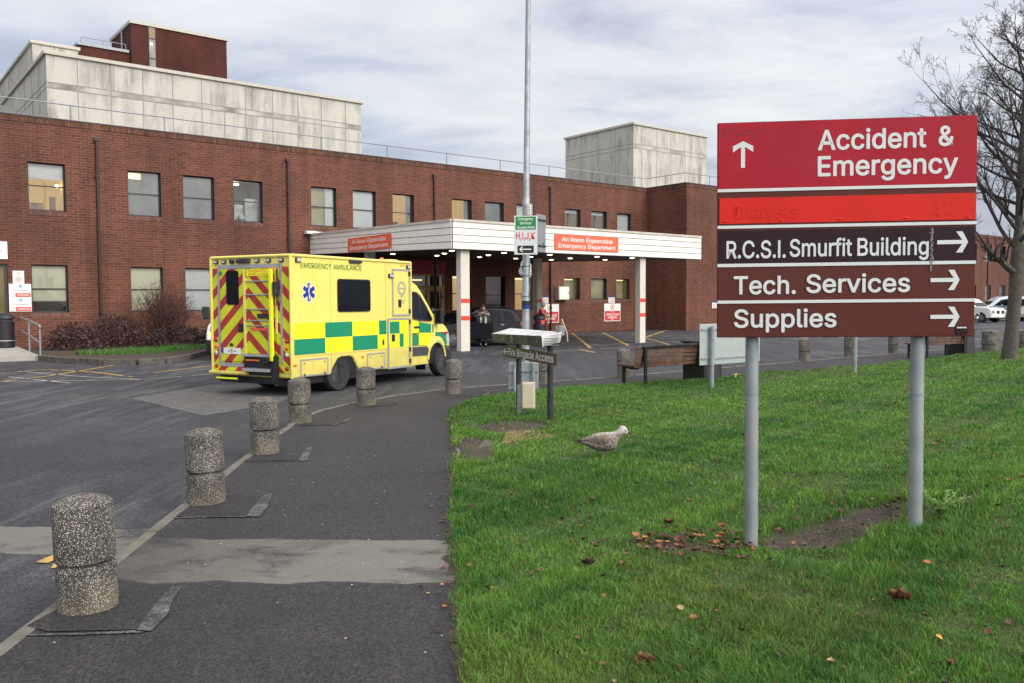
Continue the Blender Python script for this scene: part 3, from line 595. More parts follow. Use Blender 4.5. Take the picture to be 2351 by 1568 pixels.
w.add([(30,-WN,-.3),(30,14,-.3),(30,14,CB),(30,-WN,CB)],[(0,1,2,3)]); w.add([(-46,0,-.3),(-46,30,-.3),(-46,30,CB),(-46,0,CB)],[(3,2,1,0)])
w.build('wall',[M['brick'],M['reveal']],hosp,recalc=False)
cp=MB(); cp.box((-46,-.02,CB),(XC+.02,.30,RZ)); cp.box((XC-.02,-WN-.02,CB),(XC+.30,-.02,RZ)); cp.box((XC+.30,-WN-.02,CB),(30,-WN+.30,RZ)); cp.build('coping',M['coping'],hosp)
dr=MB(); dr.box((-46,-.035,RZ),(XC-.035,.34,RZ+.035)); dr.box((XC-.035,-WN-.035,RZ),(XC+.34,.34,RZ+.035)); dr.box((XC+.34,-WN-.035,RZ),(30,-WN+.34,RZ+.035)); dr.build('roof_edge',M['frame'],hosp)
rf=MB(); rf.box((-46,.3,7.6),(XC,30,7.7)); rf.box((XC+.3,-WN+.3,7.6),(30,14,7.7)); rf.build('roof',mat('roof_felt',(.09,.09,.09),.9),hosp)
for a,b,st,bar in ups: window(hosp,a,UP0,b,UP1,0,st,bar)
for a,c,b,d,st,bar in lows: window(hosp,a,c,b,d,0,st,bar)
for a in (14,17):
    window(hosp,a,5.02,a+1.2,6.77,-WN,'white'); window(hosp,a,1.3,a+1.2,3.05,-WN,'cream')
for s_ in (-24.52,-16.91,-9.36,-1.85):
    p=MB(); p.tube([(s_,-.07,7.78),(s_,-.07,.0)],.055,10); p.box((s_-.09,-.13,7.74),(s_+.09,-.005,7.86)); 
    for z in (6.4,4.4,2.4,.6): p.box((s_-.075,-.135,z),(s_+.075,-.003,z+.05))
    p.build('drainpipe',M['pipe'],hosp,smooth=40)
# glazed entrance under the canopy: timber coloured frames, fanlight, red panel with crest above
dn=MB(); a,c,b,d=DOOR; gold=mat('mustard_door_frame',(.42,.27,.07),.5,var=.1)
yb=.10
for x in (a,a+1.25,b-2.2,b-1.06,b-.08): dn.box((x,yb-.06,c+.12),(x+.08,yb+.04,3.0))
dn.box((a+.08,yb-.05,2.28),(b-.08,yb+.035,2.42)); dn.box((a+.08,yb-.05,2.92),(b-.08,yb+.035,3.0)); dn.box((a+.08,yb-.05,.02),(b-.08,yb+.035,.14))
for x in (b-.98,): dn.box((x,yb-.045,.14),(x+.11,yb+.03,2.28)); dn.box((b-.19,yb-.045,.14),(b-.08,yb+.03,2.28)); dn.box((x+.11,yb-.045,2.16),(b-.19,yb+.03,2.28))
door=dn.build('entrance_door',gold,hosp)
g=MB(); g.add([(a,yb+.02,0),(b,yb+.02,0),(b,yb+.02,3.0),(a,yb+.02,3.0)],[(0,1,2,3)]); g.build('door_glass',M['glass'],door,recalc=False)
g=MB(); g.add([(a,yb+.1,-.1),(b,yb+.1,-.1),(b,yb+.1,3.0),(a,yb+.1,3.0),(a,3,-.1),(b,3,-.1),(b,3,3.0),(a,3,3.0)],[(0,1,5,4),(1,2,6,5),(2,3,7,6),(3,0,4,7),(4,5,6,7)]); g.build('door_lobby',M['darkroom'],door,recalc=False); g=MB(); g.box((a+.9,1.2,2.7),(b-.6,1.5,2.78)); g.build('lobby_fill_light',M['lampsoft'],door)  # glowing box added under the lobby ceiling to brighten the dark interior
g=MB(); g.box((b-.17,yb-.09,1.0),(b-.10,yb-.046,1.12)); g.box((b-.17,yb-.09,1.85),(b-.10,yb-.046,1.97)); g.build('hinge',M['black'],door)
g=MB(); g.box((b-.75,yb+.005,1.18),(b-.58,yb+.012,1.34)); g.box((b-.75,yb+.005,.98),(b-.58,yb+.012,1.08)); g.build('door_sticker',M['paper'],door)
# left doorway with an opening half out of frame
a,c,b,d=LDOOR; dn=MB(); dn.box((a,.06,c),(a+.09,.12,d)); dn.box((b-.09,.06,c),(b,.12,d)); dn.box((a+.09,.06,d-.09),(b-.09,.12,d)); dn.box((a+.09,.06,c),(b-.09,.12,c+.9))
do=dn.build('side_door',M['frame'],hosp); g=MB(); g.add([(a,.10,c),(b,.10,c),(b,.10,d),(a,.10,d)],[(0,1,2,3)]); g.build('door_pane',mat('dull_olive_glass',(.13,.11,.05),.2,var=.4,scale=1.2),do)
# roof railing
rl=thing('roof_railing','thin grey two-rail tube railing along the brick parapet of the long block','railing',FAC.translation,PHI)
RN=.6
for z in (8.52,9.08):
    m_=MB(); m_.tube([(-46,RN,z),(XC+.6,RN,z),(XC+.6,-WN+RN,z),(29,-WN+RN,z)],.024,6); m_.build('rail',M['rail'],rl,smooth=50)
x=-45.6
pos=[(-45.7+3.41*i,RN) for i in range(16)]+[(XC+.6,-WN/2+RN),(XC+.6+2.2,-WN+RN),(XC+5.8,-WN+RN),(XC+9.2,-WN+RN),(XC+12.6,-WN+RN),(XC+16,-WN+RN)]
for x,y in pos:
    m_=MB(); m_.tube([(x,y,7.7),(x,y,9.1)],.026,6); m_.ball((x,y,9.08),.04,6); m_.ball((x,y,8.52),.04,6); m_.build('rail_post',M['rail'],rl,smooth=50)
# rooftop plant rooms: render panels, stained string band, coping
def plant_room(name,label,x0,x1,y0,y1,zt,joints,zb,band):
    r=thing(name,label,'building',FAC.translation,PHI,'concrete plant rooms on the roof')
    m_=MB(); m_.box((x0,y0,zb),(x1,y1,zt-.15)); m_.build('wall',M['concrete'],r)
    m_=MB(); m_.box((x0-.10,y0-.10,zt-.15),(x1+.10,y1+.1,zt)); m_.build('coping',M['conc_clean'],r,bevel=.01)
    j=MB()
    for x in joints: j.box((x-.018,y0-.006,zb),(x+.018,y0+.01,zt-.15))
    n=int((y1-y0)/1.45)
    for k in range(1,n): y=y0+k*(y1-y0)/n; j.box((x0-.006,y-.018,zb),(x0+.01,y+.018,zt-.15))
    for z in band:
        j.box((x0-.006,y0-.009,z-.015),(x1,y0+.01,z+.015)); j.box((x0-.009,y0+.02,z-.015),(x0+.01,y1,z+.015))
    j.build('panel_joint',M['joint'],r)
    s=MB(); xs=[x0]+[q for q in joints if x0+.3<q<x1-.2]+[x1]
    for a,b in zip(xs[:-1],xs[1:]):
        if random.random()<.62: s.box((a+.03,y0-.004,band[0]+.02),(b-.03,y0+.01,band[1]-.02))
    s.build('stained_band',M['stain'],r); return r
j1=[-25.28,-24.04,-22.73,-21.41,-20.13,-18.82,-17.78,-16.75,-15.4,-14.08,-12.81,-11.47]
pr=plant_room('plant_room','long weathered white concrete plant room on the roof behind the railing',-25.22,-10.55,5,16.5,12.14,j1[1:],7.6,(10.62,10.86))
m_=MB(); m_.box((-25.24,13.0,9.0),(-25.2,14.2,10.9)); m_.build('wall_opening',M['furn'],pr)
plant_room('plant_room','small grey-white concrete cube plant room above the canopy\'s right end',10.0,17.7,5,11.8,13.66,[10.82,12.33,13.77,15.29,16.8],7.6,(11.97,12.25))
plant_room('plant_room','grey concrete block at far left rising behind the long white plant room',-24.2,-22.1,14,44,14.9,[-23.2],7.6,(12,12.3))
M['tanpanel']=mat('tan_panel',(.24,.19,.11),.7)
tw=thing('brick_tower','tall dark red brick lift tower with a narrow vertical window strip','building',FAC.translation,PHI)
m_=MB(); m_.box((-16.55,25,7.6),(-10.2,30,20.05)); m_.box((-19.66,25.3,7.6),(-16.55,31,18.15)); m_.build('wall',M['brick_dark'],tw)
m_=MB(); m_.box((-16.65,24.9,20.05),(-10.1,30.1,20.25)); m_.build('coping',M['conc_clean'],tw); m_=MB(); m_.box((-19.76,25.2,18.15),(-16.65,31.1,18.32)); m_.build('coping',M['rail'],tw)
m_=MB(); m_.box((-15.47,24.97,15.6),(-15.02,25.05,20.04)); f=m_.build('window',M['frame'],tw)
m_=MB(); m_.box((-15.44,24.95,19.3),(-15.05,24.99,20.0)); m_.build('window_panel',M['tanpanel'],f); m_=MB(); m_.box((-15.44,24.95,15.6),(-15.05,24.99,16.8)); m_.build('window_panel',M['tanpanel'],f)
m_=MB(); m_.box((-15.44,24.95,18.0),(-15.05,24.99,19.2)); m_.box((-15.44,24.95,16.9),(-15.05,24.99,17.9)); m_.build('pane',M['frost'],f); m_=MB(); m_.ball((-15.3,24.96,18.9),.10,8); m_.build('window_lamp',M['lampsoft'],f)
m_=MB(); m_.tube([(-16.62,27,15),(-16.62,27,20)],.07,6); m_.build('drainpipe',M['rail'],tw)
m_=MB(); m_.tube([(-19.5,25.4,18.7),(-16.8,25.4,18.7)],.025,6); [m_.tube([(x,25.4,18.3),(x,25.4,18.7)],.025,6) for x in (-19.5,-18.2,-16.8)]; m_.build('rail',M['rail'],tw)
# far block on the right
fb=thing('hospital_wing','distant red brick hospital wing beyond the car park at the right edge','building',FAC.translation,PHI)
wops=[]
for k in range(9):
    x=57.6+k*3.65
    wops+=[(x,5.75,x+1.5,7.55),(x,1.5,x+1.5,3.2)]
w=MB(); wall_open(w,44,96,-.3,8.3,5,wops,.16); w.add([(44,5,-.3),(44,20,-.3),(44,20,8.3),(44,5,8.3)],[(3,2,1,0)]); w.build('wall',[M['brick'],M['reveal']],fb,recalc=False)
w=MB(); w.box((44,4.95,8.3),(96,5.3,8.6)); w.build('coping',M['coping'],fb); w=MB(); w.box((44,5.3,8.0),(96,20,8.1)); w.build('roof',M['frame'],fb)
for i,o in enumerate(wops): window(fb,*o,5,('white','frost','dark','creamfrost','white','litcream')[(i*5+2)%6],.5)
for x in (65.4,76,87): w=MB(); w.tube([(x,4.93,8.2),(x,4.93,-.1)],.06,8); w.build('drainpipe',M['pipe'],fb)
# ------------------------------------------------------------------ entrance canopy
cn=thing('entrance_canopy','white boarded flat canopy over the ambulance entrance, carried on square columns','canopy',FAC.translation,PHI)
A=(-15.85,0); B=(-15.95,-11.1); C_=(-2.86,-11.1); D=(-2.75,0)
def ctop(y): return 4.63+(4.405-4.63)*(-y/11.1)
def cbot(y): return 3.76+(3.44-3.76)*(-y/11.1)
def slab(mb,p,q,z0,z1,th,mi):        # board following two plan points, heights from functions, thickness outward
    d=Vector((q[0]-p[0],q[1]-p[1])).normalized(); o=Vector((d.y,-d.x))*th
    for e in (0,):
        vs=[(p[0],p[1],z0(p[1])),(q[0],q[1],z0(q[1])),(q[0],q[1],z1(q[1])),(p[0],p[1],z1(p[1])),(p[0]+o.x,p[1]+o.y,z0(p[1])),(q[0]+o.x,q[1]+o.y,z0(q[1])),(q[0]+o.x,q[1]+o.y,z1(q[1])),(p[0]+o.x,p[1]+o.y,z1(p[1]))]
        mb.add(vs,[(0,1,2,3),(7,6,5,4),(0,4,5,1),(1,5,6,2),(2,6,7,3),(3,7,4,0)],mi)
fa=MB(); gr=MB(); cap=MB()
for p,q in ((A,B),(B,C_),(C_,D)):
    for k in range(4):
        f0_,f1_=k/4+.016,(k+1)/4-.016
        slab(fa,p,q,lambda y,f=f0_:cbot(y)+(ctop(y)-cbot(y))*f,lambda y,f=f1_:cbot(y)+(ctop(y)-cbot(y))*f,.05,0)
    slab(gr,p,q,cbot,ctop,.03,0); slab(cap,p,q,lambda y:ctop(y)-.03,lambda y:ctop(y)+.05,.09,0)
fa.build('fascia',M['white'],cn); gr.build('fascia_backing',M['groove'],cn); cap.build('fascia_capping',mat('weathered_capping',(.55,.52,.46),.7,var=.2,dirt=(.2,.17,.14),dscale=3,damt=.7),cn)
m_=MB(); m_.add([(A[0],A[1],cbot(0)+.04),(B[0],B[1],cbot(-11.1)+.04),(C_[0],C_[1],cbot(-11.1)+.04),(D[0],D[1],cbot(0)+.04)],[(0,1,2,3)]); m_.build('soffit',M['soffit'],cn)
m_=MB(); m_.add([(A[0],A[1],ctop(0)-.01),(B[0],B[1],ctop(-11.1)-.01),(C_[0],C_[1],ctop(-11.1)-.01),(D[0],D[1],ctop(0)-.01)],[(0,1,2,3)]); m_.build('roof',mat('roof_felt_grey',(.12,.12,.12),.9),cn)
m_=MB(); m_.box((A[0]-.35,-.35,ctop(0)+.02),(A[0]+.1,-.05,ctop(0)+.14)); m_.tube([(A[0]+.1,-.2,ctop(0)+.08),(A[0]+1.6,-.6,ctop(0)+.05)],.05,6); m_.build('cable_box',M['white_paint'],cn)
for (x0,x1,y0,y1) in ((-15.5,-15.12,-10.95,-10.68),(-6.50,-6.17,-10.95,-10.68),(-15.5,-15.12,-4.4,-4.13),(-6.50,-6.17,-4.4,-4.13)):
    m_=MB(); m_.box((x0,y0,ROAD-.05),(x1,y1,cbot(y0)+.06)); c=m_.build('column',M['col_paint'],cn,bevel=.012)
    m_=MB()
    for z in (1.0,1.6): m_.box((x0+.004,y0-.004,z),(x1+.004,y1-.02,z+.15))
    m_.build('red_band',M['red'],c)
for n,ss in ((4.05,(-14.1,-11.9,-9.6,-7.5,-5.3)),(6.7,(-13.3,-11.1,-8.8,-6.5,-4.3)),(9.55,(-14.9,-12.5,-10.2,-7.6,-5.5))):
    for s_ in ss:
        m_=MB(); z=cbot(-n)+.02; m_.lathe([(.001,z-.030),(.07,z-.027),(.10,z-.014),(.10,z-.004)],16,0,(s_,-n,0)); m_.lathe([(.101,z-.010),(.13,z-.008),(.13,z+.01),(.101,z+.01)],16,1,(s_,-n,0)); m_.build('downlight',[M['lamp'],M['white_paint']],cn)
def text_lines(mb, lines, cx, y, zs, caps, widths, mi, bold=.02, right=(1,0,0)):
    for t,z,c,w in zip(lines,zs,caps,widths): mb.text(t,(cx,y,z),right,(0,0,1),c,mi,w,bold,'C')
# signs on the canopy
sg=thing('canopy_sign','orange-red Emergency Department sign on the front of the canopy','sign',FAC @ Vector((-9.7,-11.17,3.55)),PHI,'Emergency Department canopy signs')
m_=MB(); m_.box((-1.68,-.02,.03),(1.68,.01,.60)); p=m_.build('sign_board',M['orange'],sg)
m_=MB(); text_lines(m_,['An Roinn Éigeandála','Emergency Department'],0,-.024,(.35,.11),(.155,.155),(2.66,3.0),0,.018); m_.build('lettering',M['letter'],sg)
sg=thing('canopy_sign','orange-red Emergency Department sign on the canopy\'s left side above the ambulance','sign',FAC @ Vector((-15.97,-5.42,3.66)),PHI-math.pi/2,'Emergency Department canopy signs')
m_=MB(); m_.box((-1.7,-.04,.02),(1.7,-.02,.56)); m_.build('sign_board',M['orange'],sg)
m_=MB(); text_lines(m_,['An Roinn Éigeandála','Emergency Department'],0,-.045,(.33,.09),(.15,.15),(2.7,3.05),0,.018); m_.build('lettering',M['letter'],sg)
# red panel with crest over the entrance doors
sg=thing('entrance_sign','dark red panel with a pale crest above the entrance doors under the canopy','sign',FAC @ Vector((-10.6,-.03,3.0)),PHI)
m_=MB(); m_.box((-1.95,-.03,.0),(1.86,.02,.66)); m_.build('sign_board',mat('dark_red_panel',(.33,.02,.035),.5),sg)
m_=MB(); text_lines(m_,['An Roinn Éigeandála','Emergency Department'],-.45,-.034,(.42,.14),(.08,.09),(1.3,1.5),0,.0)
m_.build('lettering',mat('faded_pink_lettering',(.42,.12,.12),.6),sg)
m_=MB(); cx=1.25
m_.poly([(cx-.13,-.035,.50),(cx+.13,-.035,.50),(cx+.13,-.035,.30),(cx+.09,-.035,.22),(cx,-.035,.17),(cx-.09,-.035,.22),(cx-.13,-.035,.30)])
for k in range(9):
    t=math.pi*(1.12+.76*k/8); t2=math.pi*(1.12+.76*(k+.96)/8); m_.poly([(cx+.2*math.cos(t),-.035,.27+.2*math.sin(t)),(cx+.2*math.cos(t2),-.035,.27+.2*math.sin(t2)),(cx+.25*math.cos(t2),-.035,.27+.25*math.sin(t2)),(cx+.25*math.cos(t),-.035,.27+.25*math.sin(t))])
m_.ball((cx,-.035,.56),.06,8,0,(1,.1,1)); m_.build('crest',mat('crest_grey',(.22,.19,.20),.6),sg)
# ambulance parking boards, notices, wall box
def park_board(x,label):
    r=thing('parking_board',label,'sign',FAC @ Vector((x,-.03,.48)),PHI,'ambulance parking boards on the brick wall')
    m_=MB(); m_.box((-.66,-.02,0),(.66,.015,1.02)); m_.build('sign_board',M['white_paint'],r)
    m_=MB(); m_.box((-.62,-.026,.04),(.62,-.0205,.60)); m_.build('red_field',mat('parking_red',(.52,.025,.035),.5) if 'park_red' not in M else M['park_red'],r)
    m_=MB(); text_lines(m_,['Strictly','AMBULANCE','PARKING','ONLY'],0,-.029,(.515,.33,.16,.065),(.06,.13,.13,.07),(.26,1.02,.76,.24),0,.02); m_.build('lettering',M['letter'],r)
    m_=MB(); R=.17
    for k in range(28):
        t,t2=2*math.pi*k/28,2*math.pi*(k+1)/28; m_.poly([(R*math.cos(t),-.0225,.81+R*math.sin(t)),(R*math.cos(t2),-.0225,.81+R*math.sin(t2)),((R-.03)*math.cos(t2),-.0225,.81+(R-.03)*math.sin(t2)),((R-.03)*math.cos(t),-.0225,.81+(R-.03)*math.sin(t))],0)
    m_.poly([(-.12,-.0235,.71),(-.10,-.0235,.69),(.12,-.0235,.91),(.10,-.0235,.93)],0)
    m_.text('P',(0,-.0228,.73),(1,0,0),(0,0,1),.16,1,None,.02,'C'); m_.build('no_parking_symbol',[M['red'],M['black']],r)
M['park_red']=mat('parking_red',(.52,.025,.035),.5)
park_board(2.92,'red and white Ambulance Parking Only board on the wall below the three small windows')
park_board(-1.9,'red and white Ambulance Parking Only board partly hidden behind the litter bin')
M['navy']=mat('notice_navy',(.02,.03,.14),.5)
def notice(x,z,label,n=0.0):
    r=thing('wall_notice',label,'notice',FAC @ Vector((x,-n-.03,z)),PHI,'small blue-headed notices on the brick wall')
    m_=MB(); m_.box((-.25,-.01,0),(.25,.015,.44)); m_.build('sign_board',M['white_paint'],r)
    m_=MB(); m_.box((-.25,-.014,.33),(.25,-.0105,.44),0); m_.box((-.22,-.014,.255),(.22,-.0105,.275),1); m_.box((-.22,-.014,.21),(.22,-.0105,.23),1)
    for k in range(4): m_.box((-.2,-.014,.04+.038*k),(.18,-.0105,.055+.038*k),2)
    m_.build('print',[M['navy'],M['red'],M['rail']],r)
notice(2.86,1.53,'small notice with dark blue header directly above the right-hand ambulance parking board')
notice(-2.25,1.53,'small notice with dark blue header above the board behind the litter bin')
notice(8.45,1.2,'small notice on the sunlit brick wing just left of the big direction sign',WN)
r=thing('wall_cabinet','cream metal cabinet fixed to the brick wall left of the small lit windows','cabinet',FAC @ Vector((-1.1,-.02,1.73)),PHI)
m_=MB(); m_.box((-.38,-.30,0),(.38,.015,.72)); m_.build('cabinet_body',M['col_paint'],r,bevel=.012); m_=MB(); m_.box((-.345,-.316,.035),(.345,-.302,.685)); m_.build('cabinet_door',M['white'],r,bevel=.006); m_=MB(); m_.box((.26,-.325,.33),(.30,-.317,.42)); m_.build('handle',M['black'],r)
# left end notices
r=thing('white_name_board','white name board above the side door at the left edge','sign',FAC @ Vector((-29.2,-.03,3.23)),PHI)
m_=MB(); m_.box((-1.2,-.02,0),(1.66,.015,.62)); m_.build('sign_board',M['white_paint'],r); m_=MB(); m_.text('Éigeandála',(1.5,-.023,.22),(1,0,0),(0,0,1),.13,0,1.5,0,'R'); m_.build('lettering',mat('faint_red_letters',(.55,.25,.22),.6),r)
r=thing('smoking_notice','small white notice with a no smoking symbol above the larger hygiene notice','notice',FAC @ Vector((-27.22,-.03,2.36)),PHI)
m_=MB(); m_.box((-.18,-.015,0),(.18,.015,.46)); m_.build('sign_board',M['white_paint'],r)
def nosm(m_,x,z,R,y,mi=0,mi2=1):
    for k in range(20):
        t,t2=2*math.pi*k/20,2*math.pi*(k+1)/20; m_.poly([(x+R*math.cos(t),y,z+R*math.sin(t)),(x+R*math.cos(t2),y,z+R*math.sin(t2)),(x+R*.8*math.cos(t2),y,z+R*.8*math.sin(t2)),(x+R*.8*math.cos(t),y,z+R*.8*math.sin(t))],mi)
    m_.poly([(x-R*.6,y-.001,z-R*.55),(x-R*.45,y-.001,z-R*.65),(x+R*.6,y-.001,z+R*.5),(x+R*.45,y-.001,z+R*.62)],mi2)
m_=MB(); nosm(m_,0,.36,.06,-.018)
for k in range(5): m_.box((-.12+.02*(k%2),-.019,.05+.045*k),(.12-.02*(k%2),-.0155,.066+.045*k),2)
m_.build('print',[M['red'],M['black'],M['furn']],r)
r=thing('hygiene_notice','white notice board with two red bars and blue emblems beside the left lower window','notice',FAC @ Vector((-27.18,-.03,1.36)),PHI)
m_=MB(); m_.box((-.35,-.015,0),(.35,.015,.99)); m_.build('sign_board',M['white_paint'],r)
m_=MB()
for zb in (0.02,.52):
    m_.box((-.15,-.0195,zb),(.33,-.0155,zb+.14),0); nosm(m_,-.24,zb+.07,.07,-.018,2,2); m_.box((-.04,-.0195,zb+.34),(.06,-.0155,zb+.44),1)
    for k in range(2): m_.box((-.24+.03*k,-.0195,zb+.24-.035*k),(.26-.03*k,-.0155,zb+.255-.035*k),2)
    for k in range(2): m_.box((-.10,-.021,zb+.045+.04*k),(.28,-.0197,zb+.058+.04*k),3)
m_.build('print',[M['red'],mat('emblem_light_blue',(.12,.38,.62),.5),M['rail'],M['letter']],r)
# ramp, planting bed and kerb at left
def slabz(name, pts, z0, z1, m, bev=0): mb=MB(); mb.prism([tuple(p[:2]) for p in pts],'z',z0,z1); o=mb.build(name,m,bevel=bev); kind(o,'structure'); return o
bed=[fw(s,n) for s,n in ((-27.55,.02),(-27.62,6.5),(-27.35,7.5),(-26.6,9.55),(-25.9,10.1),(-25.2,10.15),(-24.2,8.9),(-22.6,6.4),(-21.2,4.9),(-18,3.4),(-16.4,2.9),(-16.4,.02))]
slabz('planting_bed',bed,-.2,.035,M['soil'])
mb=MB(); kerbstones(mb,[tuple(p[:2]) for p in bed[1:-1]],-.14,.10,-.2,1.0); kind(mb.build('bed_kerb',M['bedkerb'],bevel=.012),'structure')
rpt=[fw(s,n) for s,n in ((-34,.02),(-34,6.1),(-27.75,6.1),(-27.62,6.4),(-27.6,.02))]
mb=MB(); z=[.16,.04,.0,-.02,.16]
mb.add([(p.x,p.y,-.3) for p in rpt]+[(p.x,p.y,q+.08) for p,q in zip(rpt,z)],[(0,1,6,5),(1,2,7,6),(2,3,8,7),(3,4,9,8),(4,0,5,9),(5,6,7,8,9)]); kind(mb.build('ramp_pavement',mat('paving_concrete',(.34,.325,.30),.85,var=.15,scale=4,dirt=(.18,.17,.15),damt=.5)),'structure')
# ================================================================== VEHICLES
def arch(xc, zc, r, n=9, a0=180, a1=0): return [(xc+r*math.cos(R_(a0+(a1-a0)*i/n)), zc+r*math.sin(R_(a0+(a1-a0)*i/n))) for i in range(n+1)]
def bulge(mb, poly, sl, mi=0, fn=None):
    """prism across y in slices (y, inset); inset shrinks the outline about its centre"""
    cx=(min(p[0] for p in poly)+max(p[0] for p in poly))/2; cz=(min(p[1] for p in poly)+max(p[1] for p in poly))/2
    rings=[]
    for y,i in sl:
        r=[]
        for x,z in poly:
            q=Vector((cx+(x-cx)*(1-i), y, cz+(z-cz)*(1-i)))
            r.append(fn(q) if fn else q)
        rings.append(r)
    return mb.slices(rings,mi)
def wheel(root, x, y, z, R, w, rimr, side, rim_mat, spokes=0, name='wheel'):
    t=MB(); s=side; h=w/2
    t.lathe([(rimr*.98,-h*.8),(R*.93,-h),(R,-h*.72),(R,h*.72),(R*.93,h),(rimr*.98,h*.8)],28,0,(0,0,0),'y')
    o=t.build(name,M['rubber'],root,smooth=40); o.location=(x,y,z)
    r=MB(); q=h*.62*s
    r.lathe([(rimr,-h*.7),(rimr,h*.7)],24,0,(0,0,0),'y') if False else None
    r.lathe([(rimr,h*.8*s),(rimr*.9,h*.72*s),(rimr*.82,h*.30*s),(rimr*.45,h*.38*s),(rimr*.36,h*.62*s),(rimr*.20,h*.66*s),(.001,h*.66*s)],24,0,(0,0,0),'y')
    n=spokes or 8
    for k in range(n):
        a=2*math.pi*k/n
        if spokes:
            c,s2=math.cos(a),math.sin(a); pts=[Vector((c*rimr*.2,q,s2*rimr*.2)),Vector((c*rimr*.88,q,s2*rimr*.88))]; r.tube(pts,[rimr*.12,rimr*.09],6,0)
        else: r.ball((rimr*.63*math.cos(a),h*.36*s,rimr*.63*math.sin(a)),rimr*.10,8,1,(1,.2,1))
    r.build('rim',[rim_mat,M['black']],o,smooth=45); return o
# ------------------------------------------------------------------ ambulance (local x forwards, y to its left, z up; y=0 is its right side)
K=1.036; AANG=R_(28.5)
AF=Vector((math.sin(AANG),math.cos(AANG),0)); AL=Vector((-AF.y,AF.x,0))
wp=gp(773,897,ROAD); AO=wp-AL*(.08*K)-AF*(1.25*K)
AO.z=ROAD
amb=thing('ambulance','bright yellow and green chequered emergency ambulance with red chevrons on its rear doors','ambulance',AO,math.atan2(AF.y,AF.x))
def AB(): m_=MB(); m_.M=Matrix.Scale(K,4); return m_
BW,BL=1.95,3.56
m,nt,N,L,b=nodes('chevron_livery'); tc=N.new('ShaderNodeTexCoord'); sp=N.new('ShaderNodeSeparateXYZ'); L.new(tc.outputs['Object'],sp.inputs[0])
dy=mth(N,L,'ABSOLUTE',mth(N,L,'SUBTRACT',sp.outputs[1],.99*K)); v=mth(N,L,'ADD',sp.outputs[2],mth(N,L,'MULTIPLY',dy,.90)); fr=mth(N,L,'FRACT',mth(N,L,'DIVIDE',v,.40))
k=mth(N,L,'GREATER_THAN',fr,.55); nzz=noise_n(N,L,tc.outputs['Object'],3,6,.6)
c=mix(N,L,k,(.62,.66,.02),(.40,.035,.035)); c=mix(N,L,1.,c,ramp(N,L,nzz,[(.3,(.8,.8,.8)),(.7,(1.05,1.05,1.05))]),'MULTIPLY'); L.new(c,b.inputs['Base Color']); b.inputs['Roughness'].default_value=.45; M['chev']=m
# box body with the rear wheel arch
bp=[(0,.33),(1.00,.32),(1.06,.44),(1.20,.60),(1.30,.635),(1.56,.635),(1.66,.60),(1.78,.42),(1.84,.335),(3.54,.27),(BL,.30),(BL,2.46),(BL-.02,2.49),(0.02,2.49),(0,2.46)]
m_=AB(); m_.prism(bp,'y',0,BW); body=m_.build('body',M['amb_y'],amb,bevel=.03)
m_=AB(); m_.tube([(-.004,.01,.33),(-.004,.01,2.47)],.03,8); m_.tube([(-.004,BW-.01,.33),(-.004,BW-.01,2.47)],.03,8); m_.tube([(0,.005,2.475),(BL,.005,2.475)],.03,8); m_.tube([(BL-.01,.0,.3),(BL-.01,.0,2.47)],.028,8); m_.tube([(0,BW-.005,2.475),(BL,BW-.005,2.475)],.03,8); m_.tube([(0,.01,2.475),(0,BW-.01,2.475)],.03,8); m_.build('corner_trim',M['amb_y'],amb,smooth=60)
m_=AB(); m_.box((.1,.08,.20),(3.5,BW-.08,.42)); m_.box((1.0,.05,.3),(1.84,BW-.05,.66)); m_.build('underbody',M['black'],amb)
m_=AB()
def tiles(m_, xs, za, zb, cols):
    for a,b_,c in zip(xs[:-1],xs[1:],cols): m_.box((a,-.004,za),(b_,.01,zb),c)
def ztop(x): return 1.29
tiles(m_,[.05,.855,1.63,2.455,2.70],1.012,1.29,[0,1,0,1]); tiles(m_,[.05,.855,1.63,2.41,2.70],.735,1.008,[1,0,1,0])
m_.build('checker_band',[M['amb_fy'],M['amb_g']],amb)
m_=AB(); m_.text('EMERGENCY AMBULANCE',(.24,-.004,2.265),(1,0,0),(0,0,1),.092,0,1.69,.022); m_.build('lettering',M['amb_txt'],amb)
m_=AB(); m_.text('329',(3.18,-.004,2.385),(1,0,0),(0,0,1),.045,0,.14,.01); m_.build('fleet_number',M['orange'],amb)
# star of life
def star(m_, cx, cz, R, w, y, mi=0, mw=1):
    def bar(r,wd,ang,yy,mi_):
        c,s=math.cos(ang),math.sin(ang); q=[(-wd,-r),(wd,-r),(wd,r),(-wd,r)]; m_.poly([(cx+a*c-b_*s,yy,cz+a*s+b_*c) for a,b_ in q],mi_)
    for i in range(3): bar(R*1.13,w*1.35,i*math.pi/3,y,mw)
    for i in range(3): bar(R,w,i*math.pi/3,y-.001-.0006*i,mi)
    m_.box((cx-.006,y-.005,cz-R*.85),(cx+.006,y-.004,cz+R*.9),mw)
    pts=[(cx+.02*math.sin(t*9),y-.006,cz-R*.6+R*1.3*t) for t in [i/12 for i in range(13)]]; m_.tube(pts,.006,5,mw)
m_=AB(); star(m_,.44,1.84,.165,.038,-.004); m_.build('star_emblem',[M['blue'],M['letter']],amb)
def rrect(x0,z0,x1,z1,r,n=5):
    pts=[]
    for cx,cz,a in ((x1-r,z0+r,-90),(x1-r,z1-r,0),(x0+r,z1-r,90),(x0+r,z0+r,180)):
        for i in range(n+1): t=R_(a+90*i/n); pts.append((cx+r*math.cos(t),cz+r*math.sin(t)))
    return pts
m_=AB(); m_.prism(rrect(1.205,1.475,2.185,2.095,.06),'y',-.014,.02); sw=m_.build('side_window',M['black'],amb)
